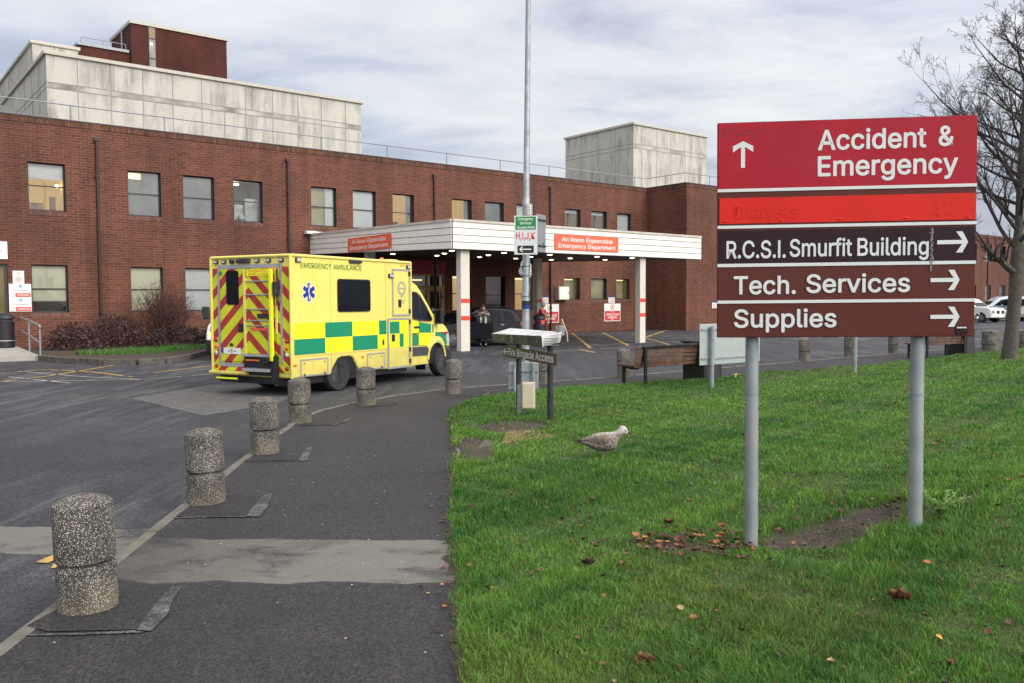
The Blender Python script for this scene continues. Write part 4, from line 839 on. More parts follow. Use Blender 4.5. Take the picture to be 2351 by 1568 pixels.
m_=AB(); m_.prism(rrect(1.225,1.495,2.165,2.075,.05),'y',-.017,-.0145); m_.build('pane',M['carglass'],sw)
def frame_rect(m_,x0,z0,x1,z1,t,y0,y1,mi=0):
    m_.box((x0,y0,z0),(x1,y1,z0+t),mi); m_.box((x0,y0,z1-t),(x1,y1,z1),mi); m_.box((x0,y0,z0+t),(x0+t,y1,z1-t),mi); m_.box((x1-t,y0,z0+t),(x1,y1,z1-t),mi)
# upper locker door with crest, lower side door, two hatches
m_=AB(); m_.box((2.915,-.010,1.385),(3.49,.01,2.32)); d=m_.build('locker_door',M['amb_y'],amb); m_=AB(); frame_rect(m_,2.90,1.37,3.505,2.335,.035,-.018,.012); m_.build('door_frame',M['alu'],d)
m_=AB(); cx,cz,Ro=3.22,1.94,.135
for k in range(32):
    t,t2=2*math.pi*k/32,2*math.pi*(k+1)/32; ro=Ro+(.022 if k%2 else 0); m_.poly([(cx+ro*math.cos(t),-.0125,cz+ro*math.sin(t)),(cx+ro*math.cos(t2),-.0125,cz+ro*math.sin(t2)),(cx+.092*math.cos(t2),-.0125,cz+.092*math.sin(t2)),(cx+.092*math.cos(t),-.0125,cz+.092*math.sin(t))])
m_.box((cx-.10,-.0135,cz-.02),(cx+.10,-.0115,cz+.015)); m_.ball((cx,-.012,cz-.16),.05,8,0,(1,.1,.7)); m_.box((cx-.12,-.0135,cz-.27),(cx+.12,-.0115,cz-.245)); m_.box((cx-.09,-.0135,cz-.31),(cx+.09,-.0115,cz-.29)); m_.build('crest',mat('crest_olive_grey',(.36,.36,.22),.5),d)
m_=AB(); m_.box((3.10,-.022,1.55),(3.19,-.011,1.71)); m_.build('handle',M['black'],d)
m_=AB(); m_.box((2.77,-.009,.34),(3.45,.01,1.29),0); m_.box((2.77,-.012,.735),(3.45,-.0095,1.29),1); m_.box((2.80,-.0135,1.015),(3.13,-.0125,1.26),2); m_.box((3.13,-.0135,.74),(3.27,-.0125,1.008),2); d=m_.build('side_door',[M['amb_y'],M['amb_fy'],M['amb_g']],amb)
m_=AB(); frame_rect(m_,2.73,.30,3.49,1.33,.04,-.020,.012); m_.build('door_frame',M['alu'],d); m_=AB(); m_.box((2.86,-.024,.86),(2.96,-.012,1.0)); m_.build('handle',M['black'],d)
m_=AB(); [m_.box((3.455,-.032,z),(3.51,-.012,z+.09)) for z in (.38,.62,1.2,1.42,2.2)]; m_.build('hinge',M['darkmetal'],amb)
m_=AB(); [m_.box((x-.004,-.0015,.34),(x+.004,.006,2.44)) for x in (1.02,2.68)]; m_.box((.03,-.0015,2.235),(3.5,.006,2.242)) if False else None; m_.box((.05,-.002,.700),(2.7,.006,.706)); m_.build('panel_seam',mat('seam_line',(.30,.26,.07),.7),amb)  # panel seams drawn as thin darker yellow strips
m_=AB(); m_.box((2.56,-.014,.80),(2.61,-.002,.91)); m_.build('socket',M['darkmetal'],amb)
for (x0,z0,x1,z1) in ((.19,.345,.92,.655),(2.06,.335,2.62,.655)):
    m_=AB(); m_.box((x0+.025,-.008,z0+.025),(x1-.025,.01,z1-.025)); h=m_.build('hatch',M['amb_y'],amb); m_=AB(); frame_rect(m_,x0,z0,x1,z1,.028,-.014,.012); m_.build('hatch_frame',M['alu'],h)
    m_=AB(); [m_.ball((x,-.01,z1-.075),.013,8) for x in (x0+.1,x1-.1)]; [m_.ball((x,-.012,z0+.03),.022,8) for x in (x0+.1,x1-.1)]; m_.build('latch',M['darkmetal'],h)
for x,z in ((.06,.56),(1.93,.60),): m_=AB(); m_.ball((x,-.005,z),.045,10,0,(1,.35,.55)); m_.build('side_marker',M['amber'],amb,smooth=60)
for x,z,w_ in ((.16,2.40,.06),(2.85,2.19,.075),(3.45,2.385,.055)): m_=AB(); m_.box((x-w_,-.035,z-.04),(x+w_,.0,z+.04),1); m_.box((x-w_*.75,-.042,z-.028),(x+w_*.75,-.0352,z+.028),0); m_.build('scene_light',[M['lensw'],M['darkmetal']],amb,bevel=.008)
m_=AB(); m_.box((1.55,-.05,2.40),(1.90,.0,2.46)); m_.build('flood_light',M['darkmetal'],amb,bevel=.01)
# rear: chevrons, doors, tail lift
m_=AB(); m_.box((-.008,.05,.42),(.0,BW-.05,2.28)); m_.build('chevron_panel',M['chev'],amb)
m_=AB(); m_.box((-.02,.26,2.27),(-.005,1.76,2.34)); m_.box((-.02,.20,.58),(-.005,.245,2.34)); m_.box((-.02,1.715,.52),(-.005,1.765,2.27)); m_.box((-.02,1.15,.50),(-.005,1.72,.565)); m_.build('door_surround',M['alu'],amb)
rd=[]
m_=AB(); m_.box((-.028,1.115,.60),(-.012,1.70,2.26)); dl=m_.build('rear_door',M['chev'],amb); dl['label']='left rear door with a tall dark window'
m_=AB(); m_.box((-.028,.30,.75),(-.012,1.085,2.26)); dr_=m_.build('rear_door',M['chev'],amb); dr_['label']='right rear door behind the folded ribbed ramp'
m_=AB(); m_.prism([(y,z) for y,z in rrect(1.225,1.62,1.53,2.235,.05)],'x',-.036,-.028); w_=m_.build('rear_window',M['carglass'],dl)
m_=AB(); m_.prism([(1.62,2.19),(1.675,2.245),(1.73-.0,2.19),(1.675,2.135)],'x',-.031,-.0285); m_.build('green_badge',M['amb_g'],dl)
m_=AB(); m_.box((-.045,1.12,1.13),(-.029,1.235,1.28)); m_.build('handle',M['black'],dl)
m_=AB(); m_.box((-.034,1.20,.73),(-.029,1.66,.84),0); m_.box((-.0355,1.63,.73),(-.0345,1.66,.84),1); m_.box((-.0355,1.47,.775),(-.0345,1.52,.79),2); m_.box((-.0355,1.31,.775),(-.0345,1.36,.79),2); m_.text('D',(-.0356,1.44,.755),(0,-1,0),(0,0,1),.06,2,None,.005); m_.build('number_plate',[M['white_paint'],M['blue'],M['black']],dl); 
m_=AB(); m_.ball((-.04,1.42,.90),.045,8,0,(.6,1,.7)); m_.build('plate_lamp',M['black'],dl)
m_=AB()
for z in (2.03,1.79,1.53,1.33,1.24): m_.box((-.047,.31,z),(-.029,1.09,z+.018),0)
m_.box((-.05,1.055,.72),(-.029,1.10,2.26),1); m_.box((-.05,.30,1.1),(-.029,.335,2.26),1); m_.box((-.055,.46,1.38),(-.03,.76,1.46),2); m_.build('ramp_rib',[M['alu'],M['amb_y'],M['darkmetal']],dr_)
m_=AB(); m_.box((-.034,.40,2.13),(-.0285,1.03,2.255),0); m_.text('EMERGENCY',(-.0352,.98,2.20),(0,-1,0),(0,0,1),.045,1,.52,.006); m_.text('AMBULANCE',(-.0352,.98,2.14),(0,-1,0),(0,0,1),.045,1,.52,.006); m_.box((-.036,.42,1.16),(-.03,.95,1.21),1); m_.build('rear_lettering',[M['amb_fy'],M['orange']],dr_)
m_=AB(); m_.text('329',(-.0095,.20,2.235),(0,-1,0),(0,0,1),.05,0,.14,.006); m_.build('fleet_number',M['orange'],amb)
m_=AB(); m_.box((-.13,.335,.63),(-.085,.41,2.235)); m_.build('grab_rail',M['amb_fy'],amb,bevel=.012); m_=AB(); m_.tube([(-.11,.37,2.2),(-.03,.37,2.25),(.0,.5,2.26)],.02,6); m_.box((-.12,.36,2.02),(-.07,.42,2.12)); m_.build('rail_bracket',M['amber'],amb)
m_=AB(); m_.box((-.14,.24,1.78),(-.03,.31,2.02)); m_.tube([(-.06,.275,1.6),(-.06,.275,2.25)],.018,6); m_.build('lift_motor',M['darkmetal'],amb,bevel=.012)
m_=AB(); m_.box((-.09,.40,.70),(-.03,1.12,.745),0); m_.box((-.03,.38,.36),(-.01,1.12,.74),1); m_.box((-.16,.42,.44),(-.03,1.05,.49),0); m_.box((-.12,.30,.26),(-.02,.38,.72),1); m_.box((-.18,.42,.60),(-.04,.60,.70),1); m_.box((-.07,.45,.62),(-.05,1.05,.645),2); m_.box((-.06,.42,.72),(-.03,.50,1.28),0); m_.build('tail_lift',[M['alu'],M['black'],M['amber']],amb)
m_=AB(); m_.box((-.10,1.0,.36),(.0,1.96,.42)); m_.build('bumper',M['amb_y'],amb,bevel=.02)
m_=AB(); m_.box((-.012,1.02,.425),(-.004,1.72,.50)); m_.build('bumper_chevron',M['chev'],amb)
m_=AB(); m_.box((-.13,1.20,.255),(.05,1.72,.285),0); m_.box((-.14,1.2,.285),(-.12,1.72,.31),1); m_.build('step',[M['darkmetal'],M['amb_fy']],amb)
for y in (.21,.46+.05,.78,1.40,1.60,1.80): m_=AB(); m_.box((-.035,y-.05,2.365),(-.0,y+.05,2.43),1); m_.box((-.042,y-.038,2.378),(-.0352,y+.038,2.418),0); m_.build('rear_light',[M['lensw'],M['darkmetal']],amb,bevel=.008)
m_=AB(); m_.box((-.06,.95,2.365),(0,1.26,2.44)); m_.ball((-.07,1.35,2.41),.045,8); m_.build('reversing_camera',M['darkmetal'],amb,bevel=.01)
for y in (.12,1.84):
    for z,mm in ((.98,'redlens'),(.86,'amber'),(.74,'lensw'),(.50,'redlens')):
        m_=AB(); m_.lathe([(.001,-.03),(.03,-.028),(.042,-.012),(.042,.002)],14,0,(0,y,z),'x'); m_.build('tail_lamp',M[mm],amb,smooth=50)
m_=AB(); m_.ball((1.05,1.1,2.49),.24,16,0,(1.3,1,.25)); m_.build('roof_vent',M['white_paint'],amb,smooth=60)
m_=AB(); m_.box((3.1,.2,2.49),(3.4,1.75,2.54),0); m_.ball((2.9,.25,2.5),.07,8,1); m_.build('roof_beacon',[M['amb_y'],M['amber']],amb,bevel=.02)
# cab
WH=.06       # cab side inset from the box side
CS=1.20
def cs(x): return (3.56+(x-3.56)*CS if x>3.56 else x)+max(0,x-5.05)*1.15
def cabfn(q):
    cy=BW/2; e=abs(q.y-cy)/(cy-WH); y=q.y
    if q.z>1.25: y=cy+(q.y-cy)*(1-.13*(q.z-1.25))
    if q.x>4.75: y=cy+(y-cy)*(1-.06*((q.x-4.75)/.6)**2)
    x=q.x
    if q.x>4.3 and q.z>.2: x=q.x-.14*max(0,min(1,(q.x-4.2)/1.))*max(0,e)**3
    return Vector((x,y,q.z))
prof=[(3.5,.30),(4.22,.30)]+arch(4.67,.37,.40,10,190,10)+[(5.16,.34),(5.30,.36),(5.345,.50),(5.355,.70),(5.33,.86),(5.26,1.02),(5.14,1.10),(4.95,1.19),(4.66,1.285),(4.52,1.42),(4.30,1.66),(4.10,1.90),(3.98,2.02),(3.80,2.10),(3.62,2.16),(3.5,2.17)]
m_=AB(); ys=[(WH,.012),(WH+.015,.004),(WH+.05,0),(WH+.35,0),(BW/2-.3,0),(BW/2,0),(BW/2+.3,0),(BW-WH-.35,0),(BW-WH-.05,0),(BW-WH-.015,.004),(BW-WH,.012)]
bulge(m_,prof,ys,0,cabfn); cab=m_.build('cab',M['amb_y'],amb,smooth=38)
def side_panel(m_, poly, off=.006, mi=0, th=.006):
    n=len(poly); vs=[]
    for d in (off,off-th):
        for x,z in poly:
            q=cabfn(Vector((x,WH,z))); vs.append((q.x,q.y-d,q.z))
    m_.add(vs,[list(range(n)),list(range(n,2*n))[::-1]]+[(i,(i+1)%n,n+(i+1)%n,n+i) for i in range(n)],mi)
m_=AB(); side_panel(m_,[(3.62,1.90),(3.95,1.87),(4.08,1.80),(4.28,1.56),(4.50,1.28),(4.44,1.235),(4.0,1.265),(3.76,1.31),(3.70,1.36),(3.64,1.6)],.004); sw=m_.build('cab_window',M['black'],amb)
m_=AB(); side_panel(m_,[(3.65,1.87),(3.93,1.845),(3.99,1.80),(4.03,1.29),(3.79,1.325),(3.72,1.38),(3.67,1.6)],.008); side_panel(m_,[(4.05,1.77),(4.26,1.52),(4.44,1.27),(4.07,1.285)],.008); m_.build('pane',M['carglass'],sw)
m_=AB()
side_panel(m_,[(3.60,1.255),(3.92,1.225),(3.92,1.00),(3.60,1.00)],.004,0); side_panel(m_,[(3.92,1.225),(4.42,1.175),(4.42,.985),(3.92,1.00)],.004,1); side_panel(m_,[(4.50,1.165),(4.54,1.16),(4.54,.985),(4.50,.985)],.004,1)
side_panel(m_,[(3.92,.995),(4.45,.98),(4.45,.90),(4.30,.72),(3.92,.73)],.004,0); side_panel(m_,[(3.66,.96),(3.90,.95),(3.90,.73),(3.66,.735)],.004,1); side_panel(m_,[(3.6,.995),(3.9,.99),(3.9,.97),(3.6,.975)],.004,1)
side_panel(m_,[(4.62,.99),(4.95,.985),(5.16,.97),(5.22,.80),(5.20,.68),(5.12,.70),(5.0,.83),(4.85,.895),(4.62,.90)],.004,1)
m_.build('checker_band',[M['amb_fy'],M['amb_g']],amb)
m_=AB(); # wheel arch lip
lip=arch(4.67,.37,.455,12,176,8); 
for (a,b_) in zip(lip[:-1],lip[1:]):
    ia=(4.67+(a[0]-4.67)*.86,.37+(a[1]-.37)*.86); ib=(4.67+(b_[0]-4.67)*.86,.37+(b_[1]-.37)*.86); side_panel(m_,[a,b_,ib,ia],.022,0,.02)
m_.build('wheel_arch',M['amb_y'],amb)
m_=AB(); lip=[(4.67+.43*math.cos(R_(t)),.37+.43*math.sin(R_(t))) for t in (95,80,65,50,40)]; inn=[(4.67+.405*math.cos(R_(t)),.37+.405*math.sin(R_(t))) for t in (40,50,65,80,95)]; side_panel(m_,lip+inn,.025,0,.004); m_.build('arch_decal',mat('teal_decal',(.10,.42,.36),.4),amb)
m_=AB(); side_panel(m_,[(3.56,.70),(4.22,.69),(4.28,.62),(4.24,.50),(3.56,.52)],.018,0,.03); m_.build('side_moulding',mat('grey_moulding',(.05,.052,.06),.6),amb)
m_=AB()
bulge(m_,[(5.02,.33),(5.33,.36),(5.37,.5),(5.375,.66),(5.10,.69),(5.06,.5)],[(WH-.004,.02),(WH+.05,0),(BW/2,0),(BW-WH-.05,0),(BW-WH+.004,.02)],0,cabfn); m_.build('front_bumper',mat('grey_bumper',(.055,.057,.065),.6),amb,smooth=40)
m_=AB(); bulge(m_,[(5.20,.72),(5.362,.70),(5.352,.82),(5.30,.97),(5.22,1.03),(5.16,.98)],[(WH-.006,.04),(WH+.05,0),(WH+.28,0)],0,cabfn); m_.build('headlight',M['lensw'],amb,smooth=40)
m_=AB(); bulge(m_,[(5.20,.72),(5.362,.70),(5.352,.82),(5.30,.97),(5.22,1.03),(5.16,.98)],[(BW-WH-.28,0),(BW-WH-.05,0),(BW-WH+.006,.04)],0,cabfn); m_.build('headlight',M['lensw'],amb,smooth=40)
# windscreen
m_=AB(); rows=[]
for x,z in ((4.585,1.36),(4.09,1.925)):
    rows.append([cabfn(Vector((x+.006,y,z+.012))) for y in (WH+.10,WH+.3,.8,BW/2,1.15,BW-WH-.3,BW-WH-.10)])
n=len(rows[0]); m_.add([p for r in rows for p in r],[(i,i+1,n+i+1,n+i) for i in range(n-1)]); m_.build('windscreen',M['carglass'],amb)
m_=AB(); m_.box((3.74,WH-.022,1.10),(3.94,WH-.006,1.14)); m_.build('door_handle',M['black'],amb); m_=AB(); m_.box((4.80,WH-.012,.945),(5.05,WH+.01,.985)); m_.build('wing_lamp',M['redlens'],amb)
for s_,y in ((-1,WH-.02),(1,BW-WH+.02)):
    m_=AB(); m_.box((4.52,min(y,y+s_*.16),1.17),(4.65,max(y,y+s_*.16),1.50)); m_.tube([(4.58,y+s_*.05,1.2),(4.56,y-s_*.05,1.24)],.03,6); mr=m_.build('mirror',M['black'],amb,bevel=.03,seg=3); m_=AB(); m_.box((4.514,min(y+s_*.03,y+s_*.13),1.22),(4.5195,max(y+s_*.03,y+s_*.13),1.46)); m_.build('mirror_glass',M['carglass'],mr)
m_=AB(); bulge(m_,[(3.5,2.14),(3.75,2.09),(4.0,2.0),(3.93,2.12),(3.8,2.25),(3.62,2.36),(3.5,2.40)],[(.30,.12),(.42,0),(BW-.42,0),(BW-.30,.12)]); m_.build('roof_fairing',M['amb_y'],amb,smooth=40)
m_=AB(); m_.box((4.25,WH+.06,.3),(5.3,BW-WH-.06,.75)); m_.build('engine_bay',M['black'],amb)
for x,y,s_,nm in ((1.43-.17,.13,-1,1),(1.43-.17,BW-.13,1,1),(cs(4.67),WH+.10,-1,0),(cs(4.67),BW-WH-.10,1,0)):
    wheel(amb,x*K,y*K,.325*K,.325*K,.21*K,.19*K,s_,M['steel'])
m_=AB(); m_.box((.92,.05,.18),(.94,.32,.45)); m_.box((4.28,.15,.17),(4.30,.4,.4)); m_.build('mud_flap',M['black'],amb)
# ------------------------------------------------------------------ generic car
def paint(name,c,metal=.0,rough=.25): return mat(name,c,rough,metal,var=.03,coat=.6)
def car(name,label,cat,loc,rz,Lc,W,belt,low,house,pt,wheels,R,group=None,glassm=None,rear_w=None,tail='redlens',gh_tum=.32,trim=None,spokes=7):
    """low: lower outline (x,z) with arches (x forwards from the rear); house: greenhouse outline from rear base to front base"""
    r=thing(name,label,cat,loc,rz,group); H=W/2
    m_=MB()
    def fn(q):
        e=abs(q.y)/H; x=q.x; k=.10*Lc/4
        if q.x>Lc*.78: x-=k*((q.x-Lc*.78)/(Lc*.22))*e**3*1.2
        if q.x<Lc*.12: x+=k*.7*((Lc*.12-q.x)/(Lc*.12))*e**3
        y=q.y
        if q.z>belt*.72: y*=1-.06*(q.z-belt*.72)/(belt*.28)
        return Vector((x,y,q.z))
    bulge(m_,low,[(-H,.02),(-H*.97,.006),(-H*.9,0),(-H*.5,0),(0,0),(H*.5,0),(H*.9,0),(H*.97,.006),(H,.02)],0,fn); b=m_.build('body',pt,r,smooth=35)
    hy=lambda z: (H*.93-.0)-gh_tum*(z-belt)
    n=len(house); m_=MB(); vs=[]
    for sgn in (-1,1): vs+=[(x,sgn*hy(z),z) for x,z in house]
    m_.add(vs,[list(range(n))[::-1],list(range(n,2*n))]+[(i,i+1,n+i+1,n+i) for i in range(n-1)]+[(n-1,0,n,2*n-1)]); m_.build('roof',pt,r,bevel=.03,seg=3)
    return r,hy,fn
def car_side_windows(r,hy,polys,m,off=.006):
    for sgn in (-1,1):
        for p in polys:
            m_=MB(); n=len(p); vs=[(x,sgn*(hy(z)+off),z) for x,z in p]+[(x,sgn*(hy(z)-.01),z) for x,z in p]
            m_.add(vs,[list(range(n)),list(range(n,2*n))[::-1]]+[(i,(i+1)%n,n+(i+1)%n,n+i) for i in range(n)]); m_.build('window',m,r)
def end_screen(r,hy,a,b,m,name,dx,k=.9):
    m_=MB(); (x0,z0),(x1,z1)=a,b
    m_.add([(x0+dx,-hy(z0)*k,z0),(x0+dx,hy(z0)*k,z0),(x1+dx,hy(z1)*k,z1),(x1+dx,-hy(z1)*k,z1)],[(0,1,2,3)]); m_.build(name,m,r)
def std_low(Lc,belt,hood,noseh,wb0,wb1,R,gc=.22,tailh=None):
    return [(.06,gc+.05),(wb0-R*1.18,gc)]+arch(wb0,R*.95,R*1.14,8,175,5)+[(wb0+R*1.18,gc-.02),(wb1-R*1.2,gc-.02)]+arch(wb1,R*.95,R*1.14,8,175,5)+[(wb1+R*1.2,gc),(Lc-.05,gc+.04),(Lc,gc+.22),(Lc-.03,noseh),(Lc-.18,noseh+.12)]+hood+[(.10,belt),(.02,(tailh or belt)*.72),(0,.5)]
# black estate under the canopy (faces along -s)
h=PHI+math.pi; loc=fw(-10.95,8.0,ROAD)
pt=mat('gloss_black_paint',(.006,.006,.010),.22,spec=.22,coat=.12); Lc=4.35
low=std_low(Lc,.92,[(3.1,.95)],.66,.80,3.45,.31)
r,hy,fn=car('black_car','black estate car under the canopy with its front door open','car',loc,h,Lc,1.74,.90,low,[(.06,.90),(.18,1.18),(.42,1.40),(.75,1.455),(1.6,1.47),(2.2,1.42),(2.65,1.25),(3.2,.93)],pt,None,.31)
car_side_windows(r,hy,[[(.42,.95),(.45,1.20),(.62,1.34),(.98,1.37),(.98,.95)],[(1.03,.95),(1.03,1.375),(1.70,1.385),(1.76,.95)],[(1.83,.95),(1.77,1.38),(2.15,1.34),(2.55,1.20),(2.85,.96)]],M['carglass'])
end_screen(r,hy,(.07,.96),(.36,1.36),M['carglass'],'rear_window',-.012); end_screen(r,hy,(3.12,.98),(2.35,1.37),M['carglass'],'windscreen',.02)
for sgn in (-1,1):
    m_=MB(); m_.box((-.012,sgn*.62-.12,.66),(.10,sgn*.62+.19,.92)); m_.build('tail_light',mat('lit_tail_light',(.6,.08,.05),.3,emit=(1,.16,.08),estr=.55) if sgn>0 else bpy.data.materials['lit_tail_light'],r,bevel=.03) if sgn>0 else None
m_=MB(); m_.box((-.012,-.80,.66),(.10,-.5,.92)); m_.build('tail_light',bpy.data.materials['lit_tail_light'],r,bevel=.03)
for x in (.80,3.45):
    for s_ in (-1,1): wheel(r,x,s_*.77,.31,.31,.19,.20,s_,M['alloy'],7)
m_=MB()
for x in (.95,1.78): m_.box((x+.08,.845,.80),(x+.26,.875,.83)); m_.box((x+.08,-.875,.80),(x+.26,-.845,.83))
m_.build('door_handle',M['alu'],r)
m_=MB(); m_.tube([(.5,.60,1.47),(.6,.60,1.50),(1.9,.60,1.50),(2.0,.60,1.44)],.02,6); m_.tube([(.5,-.60,1.47),(.6,-.60,1.50),(1.9,-.60,1.50),(2.0,-.60,1.44)],.02,6); m_.build('roof_rail',M['black'],r)
m_=MB(); m_.box((.12,.866,.50),(3.0,.882,.56)); m_.build('side_moulding',M['black'],r)
# open front door, swung towards the camera from its front hinge
dm=MB(); dm.prism([(0,.30),(-1.0,.30),(-1.06,.60),(-1.04,.92),(-.0,.94),(.0,.6)],'y',-.03,.03); dm.tube([(-1.04,0,.92),(-.96,0,1.38),(-.55,0,1.36),(0,0,.96)],.022,6); d=dm.build('open_door',pt,r,bevel=.012)
dm=MB(); dm.poly([(-1.0,0,.93),(-.94,0,1.36),(-.56,0,1.34),(-.04,0,.95)]); dm.build('pane',glass('clear_door_glass',(.72,.78,.80),.06),d)
d.location=(2.86,.86,0); d.rotation_euler=(0,0,R_(-27))
# white van behind the ambulance
wv_rz=R_(-78)
VL,VW=4.9,1.9; lead=gp(477,829,ROAD)
vdir=Vector((math.cos(wv_rz),math.sin(wv_rz),0)); vleft=Vector((-vdir.y,vdir.x,0)); vloc=lead-vdir*4.85+vleft*.90; vloc.z=ROAD
pw=paint('white_van_paint',(.74,.75,.77))
low=[(.04,.30),(.55,.26)]+arch(.98,.32,.38,8,175,5)+[(1.4,.24),(3.55,.24)]+arch(3.95,.32,.38,8,175,5)+[(4.36,.26),(4.82,.28),(4.90,.45),(4.88,.75),(4.72,1.0),(4.15,1.18),(.04,1.18)]
r,hy,fn=car('white_van','white panel van largely hidden behind the ambulance, nose showing at left','van',vloc,wv_rz,VL,VW,1.15,low,[(.03,1.15),(.05,2.2),(.2,2.32),(2.9,2.34),(3.3,2.2),(4.22,1.16)],pw,None,.32,gh_tum=.10)
car_side_windows(r,hy,[[(3.0,1.25),(3.0,1.85),(3.35,1.85),(3.95,1.25)]],M['carglass']); end_screen(r,hy,(4.18,1.22),(3.42,2.08),M['carglass'],'windscreen',.02)
for s_ in (-1,1):
    m_=MB(); m_.box((3.95,min(s_*.93,s_*1.14),1.22),(4.09,max(s_*.93,s_*1.14),1.60)); mr=m_.build('mirror',M['black'],r,bevel=.03); m_=MB(); m_.box((3.98,s_*1.142-.004,1.24),(4.07,s_*1.142+.012,1.32)); m_.build('mirror_indicator',M['lensw'],mr)
    m_=MB(); m_.box((4.55,s_*.70-.14,.80),(4.86,s_*.70+.14,1.02)); m_.build('headlight',M['lensw'],r,bevel=.04); m_=MB(); m_.ball((4.80,s_*.84,.82),.06,10); m_.build('indicator',mat('lit_indicator',(.9,.5,.1),.3,emit=(1,.55,.12),estr=5) if s_<0 else bpy.data.materials['lit_indicator'],r)
    for x in (.98,3.95): wheel(r,x,s_*.83,.32,.32,.2,.19,s_,M['steel'])
m_=MB(); bulge(m_,[(4.5,.28),(4.90,.27),(4.95,.45),(4.93,.62),(4.6,.64)],[(-.95,.03),(-.9,0),(.9,0),(.95,.03)],0,fn); m_.build('front_bumper',M['black'],r,smooth=40)
# cars in the far car park
def far_car(name,label,cat,px_,py_,hd,kindn,pt,front=True):
    p=gp(px_,py_,ROAD)
    if front: p=p-Vector((math.cos(hd),math.sin(hd),0))*{'pickup':5.1,'van':4.9,'hatch':4.3}[kindn]
    p.z=ROAD
    if kindn=='pickup':
        low=std_low(5.1,1.12,[(4.6,1.10),(3.7,1.18)],.95,1.15,4.2,.38,.35); house=[(.12,1.12),(.25,1.75),(.6,1.82),(2.6,1.84),(3.0,1.72),(3.75,1.16)]; belt=1.12; L_=5.1; W_=1.85; R=.38; wx=(1.15,4.2); wins=[[(.4,1.2),(.5,1.65),(1.3,1.70),(1.3,1.2)],[(1.4,1.2),(1.4,1.70),(2.3,1.72),(2.35,1.2)],[(2.45,1.2),(2.4,1.72),(2.8,1.66),(3.3,1.22)]]; ws=((3.7,1.2),(3.02,1.68)); rw=((.14,1.2),(.24,1.68))
    elif kindn=='van':
        low=std_low(4.9,1.15,[(4.35,1.15)],.80,1.0,3.95,.34,.28); house=[(.05,1.15),(.12,1.8),(.3,1.95),(2.9,1.97),(3.4,1.84),(4.3,1.16)]; belt=1.15; L_=4.9; W_=1.9; R=.34; wx=(1.0,3.95); wins=[[(.35,1.22),(.42,1.72),(2.55,1.78),(2.6,1.22)],[(2.75,1.22),(2.7,1.76),(3.2,1.70),(3.85,1.22)]]; ws=((4.25,1.2),(3.42,1.80)); rw=((.06,1.22),(.12,1.72))
    else:
        low=std_low(4.3,.95,[(3.25,.98)],.70,.85,3.4,.32); house=[(.05,.93),(.2,1.3),(.5,1.52),(1.9,1.56),(2.4,1.42),(3.2,.97)]; belt=.93; L_=4.3; W_=1.78; R=.32; wx=(.85,3.4); wins=[[(.4,1.0),(.5,1.36),(1.3,1.46),(1.3,1.0)],[(1.4,1.0),(1.4,1.46),(2.0,1.46),(2.75,1.0)]]; ws=((3.12,1.0),(2.46,1.38)); rw=((.08,1.0),(.26,1.38))
    r,hy,fn=car(name,label,cat,p,hd,L_,W_,belt,low,house,pt,None,R,'cars in the far car park',gh_tum=.22)
    car_side_windows(r,hy,wins,M['carglass']); end_screen(r,hy,*ws,M['carglass'],'windscreen',.02); end_screen(r,hy,*rw,M['carglass'],'rear_window',-.015)
    for x in wx:
        for s_ in (-1,1): wheel(r,x,s_*(W_/2-.09),R,R,.2,R*.66,s_,M['alloy'],7)
    for s_ in (-1,1):
        m_=MB(); m_.box((L_-.34,s_*W_*.36-.17,belt*.66),(L_-.02,s_*W_*.36+.13,belt*.84)); m_.build('headlight',M['lensw'],r,bevel=.03)
        m_=MB(); m_.box((-.02,s_*W_*.43-.08,belt*.62),(.08,s_*W_*.43+.05,belt*.98)); m_.build('tail_light',M['redlens'],r,bevel=.02)
        m_=MB(); m_.box((wx[1]-.75,min(s_*W_*.5,s_*(W_*.5+.16)),belt+.02),(wx[1]-.62,max(s_*W_*.5,s_*(W_*.5+.16)),belt+.17)); m_.build('mirror',pt,r,bevel=.02)
    m_=MB(); m_.box((L_-.05,-.26,.40),(L_+.012,.26,.51)); m_.build('number_plate',M['white_paint'],r); m_=MB(); m_.box((-.022,-.26,.60),(.03,.26,.71)); m_.build('number_plate',M['white_paint'],r)
    m_=MB(); m_.box((L_-.10,-.42,belt*.60),(L_+.006,-.14,belt*.80)); m_.box((L_-.10,.14,belt*.60),(L_+.006,.42,belt*.80)); m_.box((L_-.06,-.5,.30),(L_+.008,.5,.38)); m_.build('grille',M['black'],r)
    return r
far_car('pickup_car','white off-road car facing the camera with dark twin grille, left of the tree','car',2297,741,R_(-60),'pickup',paint('white_car_paint',(.76,.76,.74)))
far_car('passenger_van','pale silver-blue passenger van with long tinted side window behind the white off-road car','van',2238,736,R_(172),'van',paint('silver_blue_paint',(.50,.57,.66),.2))
far_car('grey_car','dark olive grey hatchback half hidden behind the right edge of the big sign','car',2244,744,R_(-40),'hatch',paint('grey_olive_paint',(.10,.105,.095),.3))
far_car('silver_van','silver van showing its red tail lamp right of the tree trunk','van',2345,738,R_(52),'van',paint('silver_paint',(.52,.52,.51),.3),False)
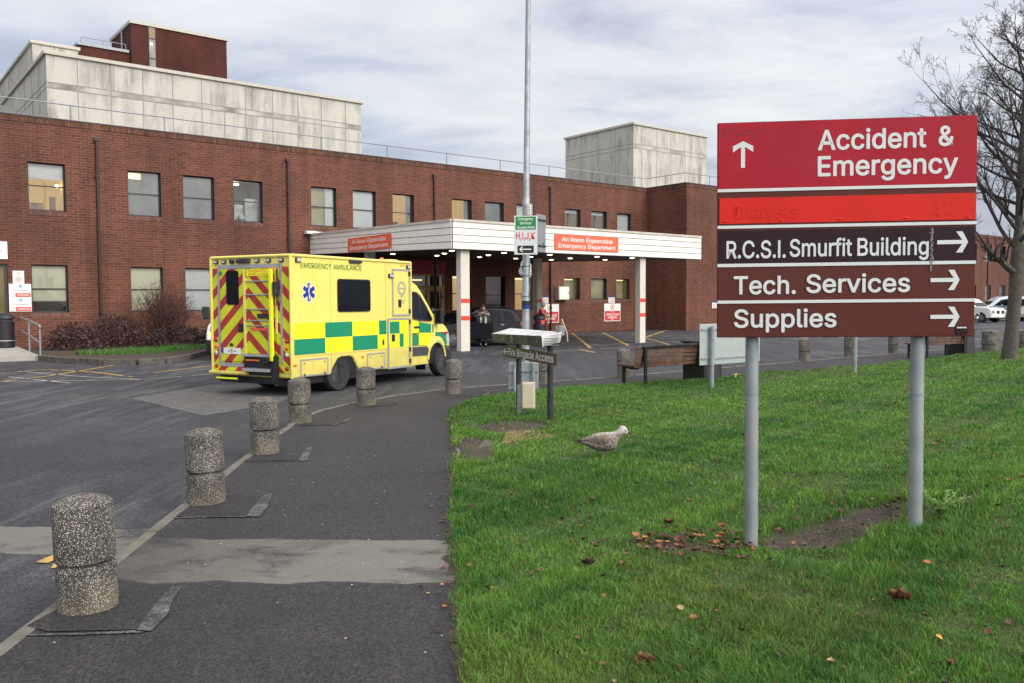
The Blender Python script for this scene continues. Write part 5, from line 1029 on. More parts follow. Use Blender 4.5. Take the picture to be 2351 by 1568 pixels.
# ================================================================== STREET FURNITURE
def aggregate():
    m,nt,N,L,b=nodes('exposed_aggregate'); tc=N.new('ShaderNodeTexCoord'); o=tc.outputs['Object']
    w=N.new('ShaderNodeVectorMath'); w.operation='ADD'; nn=N.new('ShaderNodeTexNoise'); nn.inputs['Scale'].default_value=60; L.new(o,nn.inputs['Vector'])
    sc=N.new('ShaderNodeVectorMath'); sc.operation='SCALE'; sc.inputs[3].default_value=.008; L.new(nn.outputs['Color'],sc.inputs[0]); L.new(o,w.inputs[0]); L.new(sc.outputs[0],w.inputs[1])
    v=N.new('ShaderNodeTexVoronoi'); v.inputs['Scale'].default_value=122; v.inputs['Randomness'].default_value=.9; L.new(w.outputs[0],v.inputs['Vector'])
    sp=N.new('ShaderNodeSeparateColor'); L.new(v.outputs['Color'],sp.inputs[0])
    peb=ramp(N,L,sp.outputs[0],[(.0,(.17,.16,.15)),(.42,(.33,.31,.28)),(.7,(.48,.455,.415)),(1.,(.66,.64,.60))])
    k=ramp(N,L,v.outputs['Distance'],[(.36,(1,1,1)),(.50,(0,0,0))])
    grime=noise_n(N,L,o,5,6,.6); col=mix(N,L,k,(.072,.068,.063),peb)
    col=mix(N,L,1.,col,ramp(N,L,grime,[(.35,(.50,.50,.50)),(.62,(1.1,1.08,1.02))]),'MULTIPLY')
    s2=N.new('ShaderNodeSeparateXYZ'); L.new(o,s2.inputs[0])
    col=mix(N,L,mth(N,L,'MULTIPLY',mth(N,L,'MULTIPLY',ramp(N,L,s2.outputs[2],[(.02,(1,1,1)),(.2,(0,0,0))]),grime),.55),col,(.26,.22,.14))
    L.new(col,b.inputs['Base Color']); b.inputs['Roughness'].default_value=.85; b.inputs['Specular IOR Level'].default_value=.25
    bumpn(N,L,b,k,.9,.006); return m
M['aggr']=aggregate()
def bollard_mesh(R=.152,H=.622,g=.258):
    m_=MB(); prof=[(R*.99,-.08),(R,.02),(R*1.0,g-.03),(R*.97,g-.022),(R*.90,g-.014),(R*.86,g-.004),(R*.86,g+.006),(R*.97,g+.012),(R*1.01,g+.02),(R*1.0,H-.060),(R*.985,H-.048),(R*.95,H-.042),(R*.75,H-.024),(R*.45,H-.008),(.002,H)]
    rings=[]
    n=40
    for r,h in prof:
        rings.append([(r*math.cos(2*math.pi*k/n)*(1+.004*noise.noise(Vector((math.cos(6.28*k/n)*2,math.sin(6.28*k/n)*2,h*6)))),r*math.sin(2*math.pi*k/n)*(1+.004*noise.noise(Vector((math.cos(6.28*k/n)*2,math.sin(6.28*k/n)*2,h*6+5)))),h) for k in range(n)])
    m_.slices(rings); return m_
bl=[((203,1393),'nearest and largest pebble-faced concrete bollard at the lower left, on the kerb'),((474,1153),'second nearest pebble bollard on the kerb, behind the big corner one'),((609,1040),'third pebble bollard along the kerb, between the second and the one at the ambulance\'s corner'),((690,970),'pebble bollard in front of the ambulance\'s rear corner'),((841,930),'pebble bollard in front of the ambulance\'s rear wheel'),((1042,903),'pebble bollard in front of the ambulance\'s front wheel'),((1247,881),'pebble bollard seen behind the Fire Brigade Access sign\'s legs'),((1433,866),'pebble bollard behind the left end of the wooden bench near the road'),((1847,829),'leftmost pebble bollard visible under the big direction sign'),((1950,819),'pebble bollard under the big sign beside the thin grey post'),((2051,811),'pebble bollard under the big sign left of its right-hand post')]
b0=None
for i,(p,lab) in enumerate(bl):
    q=gp(*p)
    if b0 is None: b0=bollard_mesh().build('bollard',M['aggr'],smooth=28); o=b0
    else: o=b0.copy(); scene.collection.objects.link(o)
    o.location=(q.x,q.y,0); o.rotation_euler=(R_(random.uniform(-1.2,1.2)),R_(1.6 if i==0 else random.uniform(-1.2,1.2)),random.uniform(0,6.28)); tag(o,lab,'bollard','pebble-faced concrete bollards along the kerb')
wide=bollard_mesh(.255,.66,.16)
for i,(p,lab) in enumerate((((2273,803),'wide squat pebble bollard left of the bare tree trunk'),((2352,800),'squat pebble bollard right of the bare tree trunk at the picture edge'))):
    q=gp(*p); o=wide.build('bollard',M['aggr'],smooth=28) if i==0 else o.copy()
    if i: scene.collection.objects.link(o)
    o.location=(q.x,q.y,0); tag(o,lab,'bollard','pebble-faced concrete bollards along the kerb')
# flat stone edging in the path side
mb=MB(); a,b_=gp(1045,985),gp(1057,1068); kerbstones(mb,[(a.x+.02,a.y),(b_.x+.02,b_.y)],-.045,.03,-.15,.8); kind(mb.build('edging_stone',M['kerb']),'structure')
# ------------------------------------------------------------------ big direction sign
TLp,TRp=at(1649,281,5.62),at(2250,262,5.44)
sr=Vector((TRp.x-TLp.x,TRp.y-TLp.y,0)).normalized(); SW=1.615; srz=math.atan2(sr.y,sr.x)
bs=thing('direction_sign','large red and brown hospital direction sign on two grey posts standing in the lawn','sign',(TLp.x,TLp.y,0),srz)
Zb,Zt=1.405,2.812
bs.rotation_euler=(0,R_(-.3),srz); bs.location.x+=.012   # the board hangs a touch out of level
def drp(x): return 0
px2z=lambda y: 2.812-(y-281)/495*(2.812-1.405)
m_=MB(); m_.box((0,0,Zb),(SW,.035,Zt)); board=m_.build('sign_board',mat('board_brown',(.088,.021,.017),.6,spec=.2,var=.06,scale=3,dirt=(.07,.03,.03),dscale=3,damt=.5),bs,bevel=.006)
M['smaroon']=mat('panel_crimson',(.33,.008,.022),.55,spec=.22,var=.10,scale=1.7,dirt=(.30,.02,.05),dscale=2.2,damt=.45)
M['sred']=mat('panel_bright_red',(.56,.016,.010),.55,spec=.22,var=.06,scale=2.0); M['sdark']=mat('panel_plum',(.020,.007,.011),.55,spec=.2,var=.12,scale=3); M['slet']=mat('sign_lettering_silver',(.56,.60,.60),.5,var=.03)
m_=MB(); m_.box((.004,-.004,px2z(434)),(SW-.004,.0,Zt-.004)); m_.build('crimson_panel',M['smaroon'],bs)
m_=MB(); m_.box((.012,-.005,px2z(513)),(SW-.004,.0,px2z(454))); m_.build('red_panel',M['sred'],bs)
m_=MB(); m_.box((.004,-.004,px2z(606)),(SW-.004,.0,px2z(529))); m_.build('dark_panel',M['sdark'],bs)
m_=MB()
for y0,y1 in ((433,440),(517,524),(605,612.5),(690,697)): m_.box((.0,-.0048,px2z(y1)),(SW,.0,px2z(y0)))
m_.build('divider_strip',M['slet'],bs)
m_=MB(); Y=-.0052
def bt(t,x0,x1,yb,cap,bold=.024,al='L'): m_.text(t,(x0/600*SW,Y,px2z(yb)),(1,0,0),(0,0,1),cap/495*(Zt-Zb),0,(x1-x0)/600*SW,bold)
bt('Accident',237,483,349,43.,.03); bt('&',513,546,347,42,.03); bt('Emergency',237,555,408,43,.03)
bt('R.C.S.I.',22,161,592,38.5,.024); bt('Smurfit',172,316,590,38.5,.024); bt('Building',330,492,590,38.5,.024)
bt('Tech.',40,185,675,40,.028); bt('Services',212,450,673,40,.028); bt('Supplies',41,281,752,40,.028)
def arrow(cx,cy,L_,Hh,wd,rot):
    k=SW/600; P=[]; hw=wd/2; L2=L_/2; hh=Hh/2; d=wd*1.32
    P=[(-L2,-hw),(L2-d-hw*.2,-hw),(L2-hh-d*.2,-hh),(L2-hh+d*.95,-hh),(L2,0),(L2-hh+d*.95,hh),(L2-hh-d*.2,hh),(L2-d-hw*.2,hw),(-L2,hw)]
    c,s=math.cos(rot),math.sin(rot)
    q=[((cx+(x*c-y*s))*k,Y,px2z(cy)+(x*s+y*c)*k) for x,y in P]
    n=len(q); m_.add(q,[(0,1,7,8),(1,4,7),(1,2,3,4),(4,5,6,7)],0)
arrow(60,355,64,48,9.5,math.pi/2); arrow(547,563,70,50,9.5,0); arrow(531,648,66,48,9.5,0); arrow(532,731,66,48,9.5,0)
m_.build('lettering',M['slet'],bs)
m_=MB(); [m_.text(t,(x/600*SW,-.0066,px2z(502)),(1,0,0),(0,0,1),.085,0,None,-.03) for t,x in (('Dialysis',38),('12',500))]; m_.build('ghost_lettering',M['sred'],bs)
m_=MB()
for x in (18,150,288,440,580): m_.ball((x/600*SW,-.006,px2z(507)),.011,8,0,(1.5,.25,.8))
m_.box((557/600*SW,-.0065,px2z(770)),(583/600*SW,-.005,px2z(752)),1); m_.box((559/600*SW,-.0075,px2z(757)),(581/600*SW,-.0068,px2z(754)),2); m_.build('sticker',[M['sred'],M['sdark'],M['slet']],bs)
m_=MB()
for k in range(60): x=(497+random.uniform(-3,3)+ (k%3))/600*SW; z=px2z(530+74*k/46); m_.box((x,-.0072,z-random.uniform(.004,.02)),(x+random.uniform(.002,.008),-.0066,z))
m_.build('scratch',mat('scratch_white',(.22,.21,.22),.6),bs)
m_=MB()
for k in range(40):
    x=random.gauss(50,28)/600*SW; z=px2z(random.gauss(303,8)); x=max(.03,x); m_.box((x,-.0052,z),(x+random.uniform(.004,.03),-.0042,z+random.uniform(.003,.014)))
for k in range(8):
    x=random.gauss(522,7)/600*SW; z=px2z(random.gauss(300,7)); m_.box((x,-.0052,z),(x+random.uniform(.004,.016),-.0042,z+random.uniform(.003,.012)))
m_.build('mould_stain',mat('mould_dark',(.17,.012,.028),.6),bs)
for (px_,py_,tp) in ((1730,1266,(1737,780)),(2106,1212,(2120,776))):
    # post feet in the lawn, tops just behind the board
    f=gp(px_,py_,.0 if px_<1800 else .16); loc=Matrix.Rotation(-srz,4,'Z')@(f-Vector((TLp.x,TLp.y,0)))
    m_=MB(); yy=.035+.05; m_.tube([(loc.x,yy,-.3),(loc.x,yy,.9),(loc.x,yy,.905),(loc.x,yy,Zt-.12)],[.044,.044,.043,.043],20); m_.tube([(loc.x,yy,1.02),(loc.x,yy,1.03)],.0448,20); m_.build('post',M['galv2'],bs,smooth=40)
    m_=MB(); [m_.box((loc.x-.075,.036,z),(loc.x+.075,yy+.01,z+.04)) for z in (1.5,2.6)]; m_.build('bracket',M['galv'],bs)
# ------------------------------------------------------------------ lamp post with access point sign
lp=gp(1208,893); lmp=thing('lamp_post','tall galvanised lamp post with signs strapped on it behind the Fire Brigade Access sign','lamp post',(lp.x,lp.y,0))
m_=MB(); m_.tube([(0,0,-.1),(.0,0,1.3),(.003,0,1.32),(.012,0,3.6),(.016,0,3.62),(.085,0,9.0)],[.083,.080,.074,.070,.060,.040],18); m_.build('pole',M['galv'],lmp,smooth=40)
m_=MB(); m_.tube([(.05,0,9.0),(.06,-.5,9.25),(.06,-1.2,9.3)],.03,8); m_.build('bracket_arm',M['galv'],lmp,smooth=40); m_=MB(); m_.ball((.06,-1.4,9.28),.3,12,0,(.5,1.1,.28)); m_.build('lantern',M['galv2'],lmp,smooth=60)
m_=MB(); m_.lathe([(.0785,1.58),(.079,1.66)],18,1); m_.lathe([(.079,1.51),(.0795,1.58)],18,0); m_.build('tape_band',[M['blue'],M['black']],lmp,smooth=40)
m_=MB(); [m_.lathe([(.079,z),(.082,z+.006),(.079,z+.012)],18,0) for z in (.62,1.74,2.12,2.30)]; m_.tube([(.07,-.05,2.1),(.085,-.05,1.95),(.08,-.05,1.75)],.012,6,1); m_.tube([(.085,-.03,2.4),(.09,-.05,1.9),(.085,-.05,.95),(.08,-.05,.2)],.010,6,0); m_.build('strap',[M['darkmetal'],M['black']],lmp)
m_=MB()
for k in range(9):
    t=k*.7; m_.tube([(-.10-.03*math.sin(t),-.06,2.14+.03*k),(-.07+.02*math.cos(t),-.09,2.16+.03*k),(-.09,-.05,2.2+.02*k)],.010,5)
for k in range(4): m_.tube([(.07,-.06,2.1+.05*k),(.10,-.07,2.16+.05*k),(.08,-.05,2.2+.05*k)],.010,5)
m_.build('cable_coil',M['letter'],lmp)
m_=MB(); m_.lathe([(.001,3.23),(.07,3.24),(.072,3.42),(.06,3.45),(.001,3.46)],14,0,(.05,-.09,0)); 
for k in range(5): m_.lathe([(.076,3.25+.045*k),(.078,3.255+.045*k),(.076,3.26+.045*k)],14,1,(.05,-.09,0))
for k in range(10): a=2*math.pi*k/10; m_.tube([(.05+.077*math.cos(a),-.09+.077*math.sin(a),3.24),(.05+.077*math.cos(a),-.09+.077*math.sin(a),3.45)],.003,4,1)
m_.build('caged_lamp',[mat('lamp_lens_white',(.6,.6,.55),.3),M['alu']],lmp)
ap=at(1183,497.4,15.55); ar=R_(-2.5)
sg=thing('access_point_sign','white and green Emergency Services Access Point sign on the lamp post','sign',(ap.x,ap.y,2.50),ar)
m_=MB(); m_.box((-.02,-.012,0),(.40,.012,.705)); m_.build('sign_board',mat('sign_pale_grey',(.60,.62,.64),.45,var=.03),sg,bevel=.005)
m_=MB(); m_.box((.005,-.015,.455),(.375,-.0122,.69)); m_.build('green_field',mat('sign_green',(.0,.20,.055),.45),sg)
m_=MB(); [m_.text(t,(.19,-.0165,z),(1,0,0),(0,0,1),.046,0,w,.018,'C') for t,z,w in (('Emergency',.625,.27),('Services',.55,.21),('Access Point',.472,.32))]; m_.build('lettering',M['letter'],sg)
m_=MB(); m_.text('H,I,J,K',(.185,-.0145,.285),(1,0,0),(0,0,1),.118,0,.345,.024,'C'); m_.build('red_lettering',M['red'],sg)
m_=MB(); m_.box((.04,-.015,.03),(.335,-.0122,.165)); m_.build('arrow_panel',M['black'],sg)
m_=MB(); q=-.0165; m_.box((.085,q-.0005,.088),(.29,q,.107)); m_.poly([(.07,q-.001,.0975),(.12,q-.001,.15),(.142,q-.001,.15),(.095,q-.001,.0975)]); m_.poly([(.07,q-.001,.0975),(.12,q-.001,.045),(.142,q-.001,.045),(.095,q-.001,.0975)]); m_.build('arrow',M['letter'],sg)
sg=thing('grey_sign','plain grey metal sign box turned edge-on behind the access point sign','sign',at(1232,578,15.85),R_(62))
m_=MB(); m_.box((0,-.02,0),(.36,.02,.70)); m_.build('sign_board',M['galv2'],sg,bevel=.01); m_=MB(); m_.box((.02,-.04,.58),(.34,-.02,.61)); m_.box((.02,-.04,.10),(.34,-.02,.13)); m_.build('bracket',M['darkmetal'],sg); m_=MB(); m_.box((.22,-.0215,.14),(.27,-.0203,.18)); m_.build('blue_sticker',M['blue'],sg)
# beige cabinet on a post in front of the lamp post and small sign back behind
cp_=gp(1198,958,.04); cb=thing('cable_cabinet','beige metal cable cabinet on a short steel channel in front of the lamp post','cabinet',(cp_.x,cp_.y,.03),R_(-6))
m_=MB(); m_.box((-.06,-.02,-.1),(.0,.05,.46)); m_.build('channel_post',M['galv'],cb); m_=MB(); m_.box((.01,-.10,.14),(.185,.06,.50)); m_.build('cabinet_body',mat('beige_enamel',(.55,.49,.36),.5,var=.06,dirt=(.3,.25,.18),damt=.3),cb,bevel=.01)
m_=MB(); m_.box((.022,-.108,.155),(.172,-.101,.485)); m_.build('cabinet_door',bpy.data.materials['beige_enamel'],cb,bevel=.004); m_=MB(); m_.tube([(.03,0,.14),(.03,0,.02),(.06,-.04,-.02),(.09,-.06,.0),(.05,-.1,-.02)],.012,6); m_.build('cable',M['galv2'],cb,smooth=60)
sp_=gp(1203,917,.0); sb=thing('small_sign','small grey sign seen from behind, low behind the lamp post','sign',(sp_.x,sp_.y+.35,.0),R_(4))
m_=MB(); m_.box((-.26,-.01,.02),(.26,.01,.60)); m_.build('sign_board',M['galv2'],sb,bevel=.012); m_=MB(); [m_.box((-.26,-.035,z),(.26,-.0102,z+.035)) for z in (.14,.44)]; m_.build('rail',M['galv'],sb); m_=MB(); [m_.tube([(x,-.06,-.2),(x,-.06,.6)],.022,8) for x in (-.16,.16)]; m_.build('post',M['galv'],sb,smooth=40)
# ------------------------------------------------------------------ Fire Brigade Access sign with its metal-clad lectern top
fa_=Vector((-.12,12.6,0)); fb_=Vector((.565,10.7,0)); fd=(fb_-fa_); FL=fd.length; frz=math.atan2(fd.y,fd.x)
fs=thing('fire_access_sign','brown Fire Brigade Access sign on dark metal posts under a battered metal-clad top','sign',fa_,frz)
m_=MB(); m_.box((0,-.012,.835),(FL,.012,.99)); m_.build('sign_board',mat('sign_umber',(.055,.030,.024),.5,var=.12),fs,bevel=.004)
m_=MB(); m_.text('Fire Brigade Access',(.225,-.0145,.870),(1,0,0),(0,0,1),.100,0,1.72,.026)
m_.box((.045,-.0150,.905),(.20,-.0142,.925)); m_.poly([(.03,-.0152,.915),(.105,-.0152,.965),(.145,-.0152,.965),(.07,-.0152,.915)]); m_.poly([(.03,-.0152,.915),(.105,-.0152,.865),(.145,-.0152,.865),(.07,-.0152,.915)]); m_.build('lettering',M['slet'],fs)
for px_,py_,hh in ((1184,951,1.05),(1265.5,976,1.19)):
    f=gp(px_,py_,.03); q=Matrix.Rotation(-frz,4,'Z')@(f-fa_); m_=MB(); m_.tube([(q.x,.055+.0,-.2),(q.x,.055,hh)],.040,12); m_.build('post',M['darkmetal'],fs,smooth=40)
M['lead']=mat('battered_sheet_metal',(.68,.69,.69),.35,.2,var=.3,scale=7,dirt=(.16,.17,.16),dscale=5,damt=.7,bump=.8,bscale=11)
M['leaddark']=mat('tarnished_sheet_metal',(.035,.039,.044),.45,.2,var=.4,scale=6,dirt=(.16,.17,.18),dscale=5,damt=.6,bump=.6,bscale=9)
sh=MB(); x0,x1=-.26,FL-.29; y0,y1=-.08,.17; z0f,z1f,zb=1.055,1.19,1.25
v=[(x0,y0,1.035),(x1,y0,1.06),(x1,y1,1.12),(x0,y1,1.10),(x0-.03,y0-.02,1.165),(x1+.02,y0-.02,1.205),(x1+.02,y1+.02,1.25),(x0,y1+.02,1.245)]
sh.add(v,[(0,3,2,1),(0,1,5,4),(2,3,7,6)],0); sh.add(v,[(4,5,6,7),(1,2,6,5),(3,0,4,7)],1)
lt=sh.build('metal_top',[M['leaddark'],M['lead']],fs,bevel=.008)
m_=MB(); [m_.ball((x,y0-.025,z),.010,6) for x,z in ((.25,1.1),(.7,1.13),(1.2,1.11),(1.6,1.12))]; m_.tube([(.62,y0-.02,1.18),(.64,y0-.02,1.05)],.006,5); [m_.box((x1+.01,y0+.03,1.08+.03*k),(x1+.03,y1-.02,1.085+.03*k)) for k in range(4)]; m_.build('seam',M['galv'],lt)
m_=MB(); q=gp(1265.5,976,.03); q=Matrix.Rotation(-frz,4,'Z')@(q-fa_); m_.box((q.x-.07,.16,1.20),(q.x+.06,.24,1.33)); m_.build('cap_box',M['galv2'],fs,bevel=.008); m_=MB(); m_.tube([(q.x+.04,.2,1.3),(q.x+.05,.2,1.42),(q.x+.22,.2,1.24),(q.x+.24,.2,1.13)],.008,5); m_.build('bent_wire',mat('pinkish_wire',(.42,.28,.22),.6),fs)
# rusty cover slab in the lawn edge
c0,c1,c2,c3=gp(1152,1022,.05),gp(1283,1005,.05),gp(1290,991,.05),gp(1165,994,.05)
m_=MB(); m_.prism([(p.x,p.y) for p in (c0,c1,c2,c3)],'z',-.05,.075)
u=(c1-c0); w_=(c3-c0)
for k in range(22):
    t=.03+.94*k/22; a=c0+u*t; b_=c3+(c2-c3)*t; d=u*.012; m_.prism([(a.x,a.y),(a.x+d.x,a.y+d.y),(b_.x+d.x,b_.y+d.y),(b_.x,b_.y)],'z',.075,.081)
tag(m_.build('inspection_cover',mat('rusty_ribbed_cover',(.30,.155,.10),.85,var=.3,scale=9,dirt=(.2,.16,.12),dscale=6,damt=.6)),'rusty ribbed rectangular inspection cover let into the lawn in front of the Fire Brigade sign','cover')
c0,c1,c2,c3=gp(1095,1030,.03),gp(1150,1024,.03),gp(1166,992,.03),gp(1120,1000,.03)
m_=MB(); m_.prism([(p.x,p.y) for p in (c0,c1,c2,c3)],'z',-.05,.05); tag(m_.build('stone_slab',mat('mossy_stone',(.085,.078,.06),.9,var=.4,scale=8,bump=.6,bscale=20),bevel=.02),'dark worn stone slab left of the rusty inspection cover','slab')
# ------------------------------------------------------------------ benches, seen from behind (local x along the back, y towards the road)
M['wood']=mat('weathered_brown_wood',(.095,.045,.026),.75,var=.35,scale=7,dirt=(.22,.17,.13),dscale=4,damt=.6)
M['wood2']=mat('weathered_dark_wood',(.075,.038,.026),.75,var=.3,scale=7,dirt=(.2,.17,.14),dscale=4,damt=.5)
def bench(label,loc,rz,L_=2.05):
    r=thing('park_bench',label,'bench',loc,rz,'slatted park benches facing the road')
    for z,m in ((.74,'wood2'),(.655,'wood'),(.57,'wood'),(.485,'wood'),(.41,'wood')):
        t=MB(); y=-.015+(.74-z)*.20; t.box((-.12,y,z-.034),(L_+.06,y+.032,z+.034)); t.build('back_slat',M[m],r,bevel=.006)
    for k in range(4): t=MB(); t.box((-.10,.13+k*.11,.385+.006*k),(L_+.05,.225+k*.11,.42+.006*k)); t.build('seat_slat',M['wood2'],r,bevel=.006)
    t=MB(); t.box((.0,-.07,.765),(L_,-.02,.80)); t.build('top_rail',M['darkmetal'],r)
    for x in (.05,L_-.12):
        t=MB(); t.box((x,-.06,-.1),(x+.06,-.02,.79)); t.build('leg',M['black'],r); t=MB(); t.box((x,.50,-.1),(x+.06,.55,.385)); t.build('leg',M['black'],r)
        t=MB(); t.tube([(x+.03,-.03,.76),(x+.03,.03,.55),(x+.03,.07,.42),(x+.03,.16,.36),(x+.03,.35,.35),(x+.03,.55,.385)],.026,6); t.build('bracket',M['black'],r,smooth=50)
    return r
b1=gp(1478,884,0.0); b1=Vector((2.45,16.1,0)); bench('brown slatted bench between the Fire Brigade sign and the big sign, seen from behind',b1,PHI)
b2=at(2122,790,23.6); bench('distant slatted bench seen between the big sign\'s right post and the tree',(b2.x,b2.y,0),PHI-.15,1.9)
# sign backs and thin post in the lawn
f1,f2=gp(1631,893,.07),gp(1727,884,.07); dv=Vector((f2.x-f1.x,f2.y-f1.y,0)); zr=math.atan2(dv.y,dv.x)
sb=thing('blank_sign','wide blank pale grey sign panel seen from behind beside the bench','sign',(f1.x,f1.y,0),zr); 
m_=MB(); m_.box((-.25,.03,.50),(dv.length+.25,.045,1.235)); m_.build('sign_board',mat('sign_back_grey',(.34,.385,.38),.4,.1,var=.06),sb,bevel=.006)
m_=MB(); [m_.box((-.22,.012,z),(dv.length+.22,.029,z+.03)) for z in (.60,1.12)]; m_.build('rail',M['galv'],sb)
for x in (0,dv.length): m_=MB(); m_.tube([(x,-.03,-.2),(x,-.03,1.19)],.040,14); m_.build('post',M['galv'],sb,smooth=40)
q=gp(1962,853,.08); m_=MB(); m_.tube([(0,0,-.2),(0,0,2.1)],.048,12); o=m_.build('sign_post',M['galv2'],smooth=40); o.location=(q.x,q.y,hl(q.x,q.y)); tag(o,'thin pale grey post standing at the far edge of the lawn under the big sign','post')
# litter bins
def box_bin(label,loc,rz,w=.56,h=.80,lid=True):
    r=thing('litter_bin',label,'litter bin',loc,rz,'square black litter bins beside benches')
    m_=MB(); m_.prism([(-w/2,-w/2),(w/2,-w/2),(w/2,w/2),(-w/2,w/2)],'z',-.05,h); m_.build('bin_body',M['black'],r,bevel=.02)
    m_=MB(); m_.add([(-w/2-.03,-w/2-.03,h),(w/2+.03,-w/2-.03,h),(w/2+.03,w/2+.03,h),(-w/2-.03,w/2+.03,h),(-w/2-.03,-w/2-.03,h+.03),(w/2+.03,-w/2-.03,h+.03),(w/2+.03,w/2+.03,h+.03),(-w/2-.03,w/2+.03,h+.03),(-.03,0,h+.15),(.03,0,h+.15)],[(0,3,2,1),(0,1,5,4),(1,2,6,5),(2,3,7,6),(3,0,4,7),(4,5,9,8),(5,6,9),(6,7,8,9),(7,4,8)]); m_.build('lid',M['black'],r)
    m_=MB(); m_.box((w/2+.001,-w/2+.08,.05),(w/2+.006,w/2-.08,h-.06)); m_.box((-w/2+.08,-w/2-.006,.05),(w/2-.08,-w/2-.001,h-.06)); m_.build('panel',mat('bin_charcoal',(.03,.028,.028),.6) if 'binp' not in M else M['binp'],r)
    return r
M['binp']=mat('bin_charcoal',(.03,.028,.028),.6)
q=at(1612,830,17.4); box_bin('square black litter bin with a pitched lid behind the right end of the bench',(q.x,q.y,0),PHI)
q=at(2203,800,25.4); box_bin('square dark litter bin behind the distant bench',(q.x,q.y,0),PHI,.62,.75)
def round_bin(label,loc,R=.27,H=.86,stk=True):
    r=thing('litter_bin',label,'litter bin',loc,0.0)
    m_=MB(); m_.lathe([(R*.92,-.03),(R*.94,.02),(R,.04),(R,H),(R*1.03,H+.01),(R*1.03,H+.05),(R*.9,H+.06)],24); m_.build('bin_body',M['black'],r,smooth=35)
    m_=MB(); m_.lathe([(R*.86,H+.05),(R*.86,H+.16)],20,1); m_.lathe([(R*1.05,H+.16),(R*1.05,H+.20),(R*.98,H+.25),(R*.7,H+.32),(R*.3,H+.355),(.002,H+.36)],24,0); m_.build('hood',[M['black'],M['darkmetal']],r,smooth=35)
    m_=MB(); m_.lathe([(R*1.005,.24),(R*1.012,.25),(R*1.005,.27)],24); m_.build('band',M['alu'],r); return r
q=at(1238,722,34.0); rb=round_bin('black domed round litter bin with stickers in front of the red and white parking board',(q.x,q.y,ROAD),.25,.86)
m_=MB()
for a0,a1,z0,z1,mi in ((195,203,.84,.95,0),(212,220,.84,.95,0),(285,322,.80,.97,1)):
    for k in range(4):
        t,t2=R_(a0+(a1-a0)*k/4),R_(a0+(a1-a0)*(k+1)/4); m_.poly([(.262*math.cos(t),.262*math.sin(t),z0),(.262*math.cos(t2),.262*math.sin(t2),z0),(.262*math.cos(t2),.262*math.sin(t2),z1),(.262*math.cos(t),.262*math.sin(t),z1)],mi)
m_.build('sticker',[M['letter'],M['red']],rb)
q=fw(-28.1,5.0,0); q=at(12,800,28.3); round_bin('large black round litter bin with a silver band at the left edge beside the handrail',(q.x,q.y,.16),.29,.82)
# handrail beside the ramp
hr=thing('handrail','grey tubular steel handrail sloping down beside the ramp at the left','handrail',(0,0,0))
p0,p1=fw(-27.55,.9,.12),fw(-27.62,6.35,.06); pm=p0.lerp(p1,.42)
def up(p,h): return p+Vector((0,0,h))
T0,T1=at(38,717,p0.y+1.5),at(92,752,p1.y)
A0=gp(39,792,.1); A1=gp(93,818,.05); Am=gp(68,805,.08)
for a,h in ((A0,1.08),(Am,.98),(A1,.88)):
    m_=MB(); m_.tube([up(a,-.3),up(a,h-.02)],.028,8); m_.build('post',M['rail'],hr,smooth=40)
m_=MB(); m_.tube([up(A0,1.1),up(Am,1.0),up(A1,.93),up(A1,.86)+(A1-Am).normalized()*.08],.030,8); m_.build('rail',M['rail'],hr,smooth=40)
m_=MB(); m_.tube([up(A0,.62),up(Am,.52),up(A1,.40)],.022,8); m_.build('rail',M['rail'],hr,smooth=40)
# ================================================================== TREES, SHRUBS, GULL, PEOPLE
M['bark']=mat('bark_grey_brown',(.075,.068,.058),.9,var=.35,scale=9,bump=.8,bscale=28,dirt=(.10,.115,.07),dscale=4,damt=.5)
M['twig']=mat('twig_dark',(.060,.050,.050),.9,var=.25)
def grow(mb, p, d, L_, r, lvl, upb, spread, wob, n=6):
    """one branch as a tapered, wandering tube; returns its points"""
    pts=[p.copy()]; rad=[r]; k=max(3,int(L_/.22)+1) if lvl<2 else 4; q=p.copy(); dd=d.normalized()
    for i in range(k):
        dd=(dd+Vector((random.gauss(0,wob),random.gauss(0,wob),random.gauss(0,wob)+upb))).normalized(); q=q+dd*(L_/k); pts.append(q.copy()); rad.append(max(.0028,r*(1-.82*(i+1)/k)))
    mb.tube(pts,rad,n,0,False); return pts,rad,dd
tp=gp(2318,828,.08); tb=Vector((tp.x,tp.y,hl(tp.x,tp.y)))
tree=thing('bare_tree','tall bare winter tree with dense upswept twigs at the right edge of the lawn','tree',tb)
tk=MB(); cwn=MB()
lead=[Vector((0,0,-.15)),Vector((0,0,.15)),Vector((.05,0,.8)),Vector((.10,.0,1.6)),Vector((.12,0,2.4)),Vector((.16,0,3.4)),Vector((.20,.05,5.0)),Vector((.28,.05,7.0)),Vector((.34,0,8.2)),Vector((.36,0,9.0))]
tk.tube(lead,[.24,.19,.165,.155,.165,.10,.08,.058,.034,.008],14)
def lead_at(z):
    for a,b in zip(lead[:-1],lead[1:]):
        if a.z<=z<=b.z: return a.lerp(b,(z-a.z)/(b.z-a.z))
    return lead[-1]
def sub(pts,rad,L_,lvl):
    if lvl>3: return
    n=[0,9,7,5][lvl] if lvl<4 else 0
    for i in range(n):
        t=random.uniform(.18,1.0); k=min(len(pts)-2,int(t*(len(pts)-1))); p=pts[k].lerp(pts[k+1],random.random()); ax=(pts[k+1]-pts[k]).normalized()
        s=ax.orthogonal().normalized(); s=Matrix.Rotation(random.uniform(0,6.28),3,ax)@s; d=(ax*.75+s*random.uniform(.5,.95)+Vector((0,0,.12))).normalized()
        l=L_*random.uniform(.28,.52)*(1.15-.5*t); r=max(.0035,rad[k]*.5)
        a,b,_=grow(cwn,p,d,l,r,lvl,.035,.6,.13,4 if lvl>1 else 5); sub(a,b,l,lvl+1)
limbs=[]
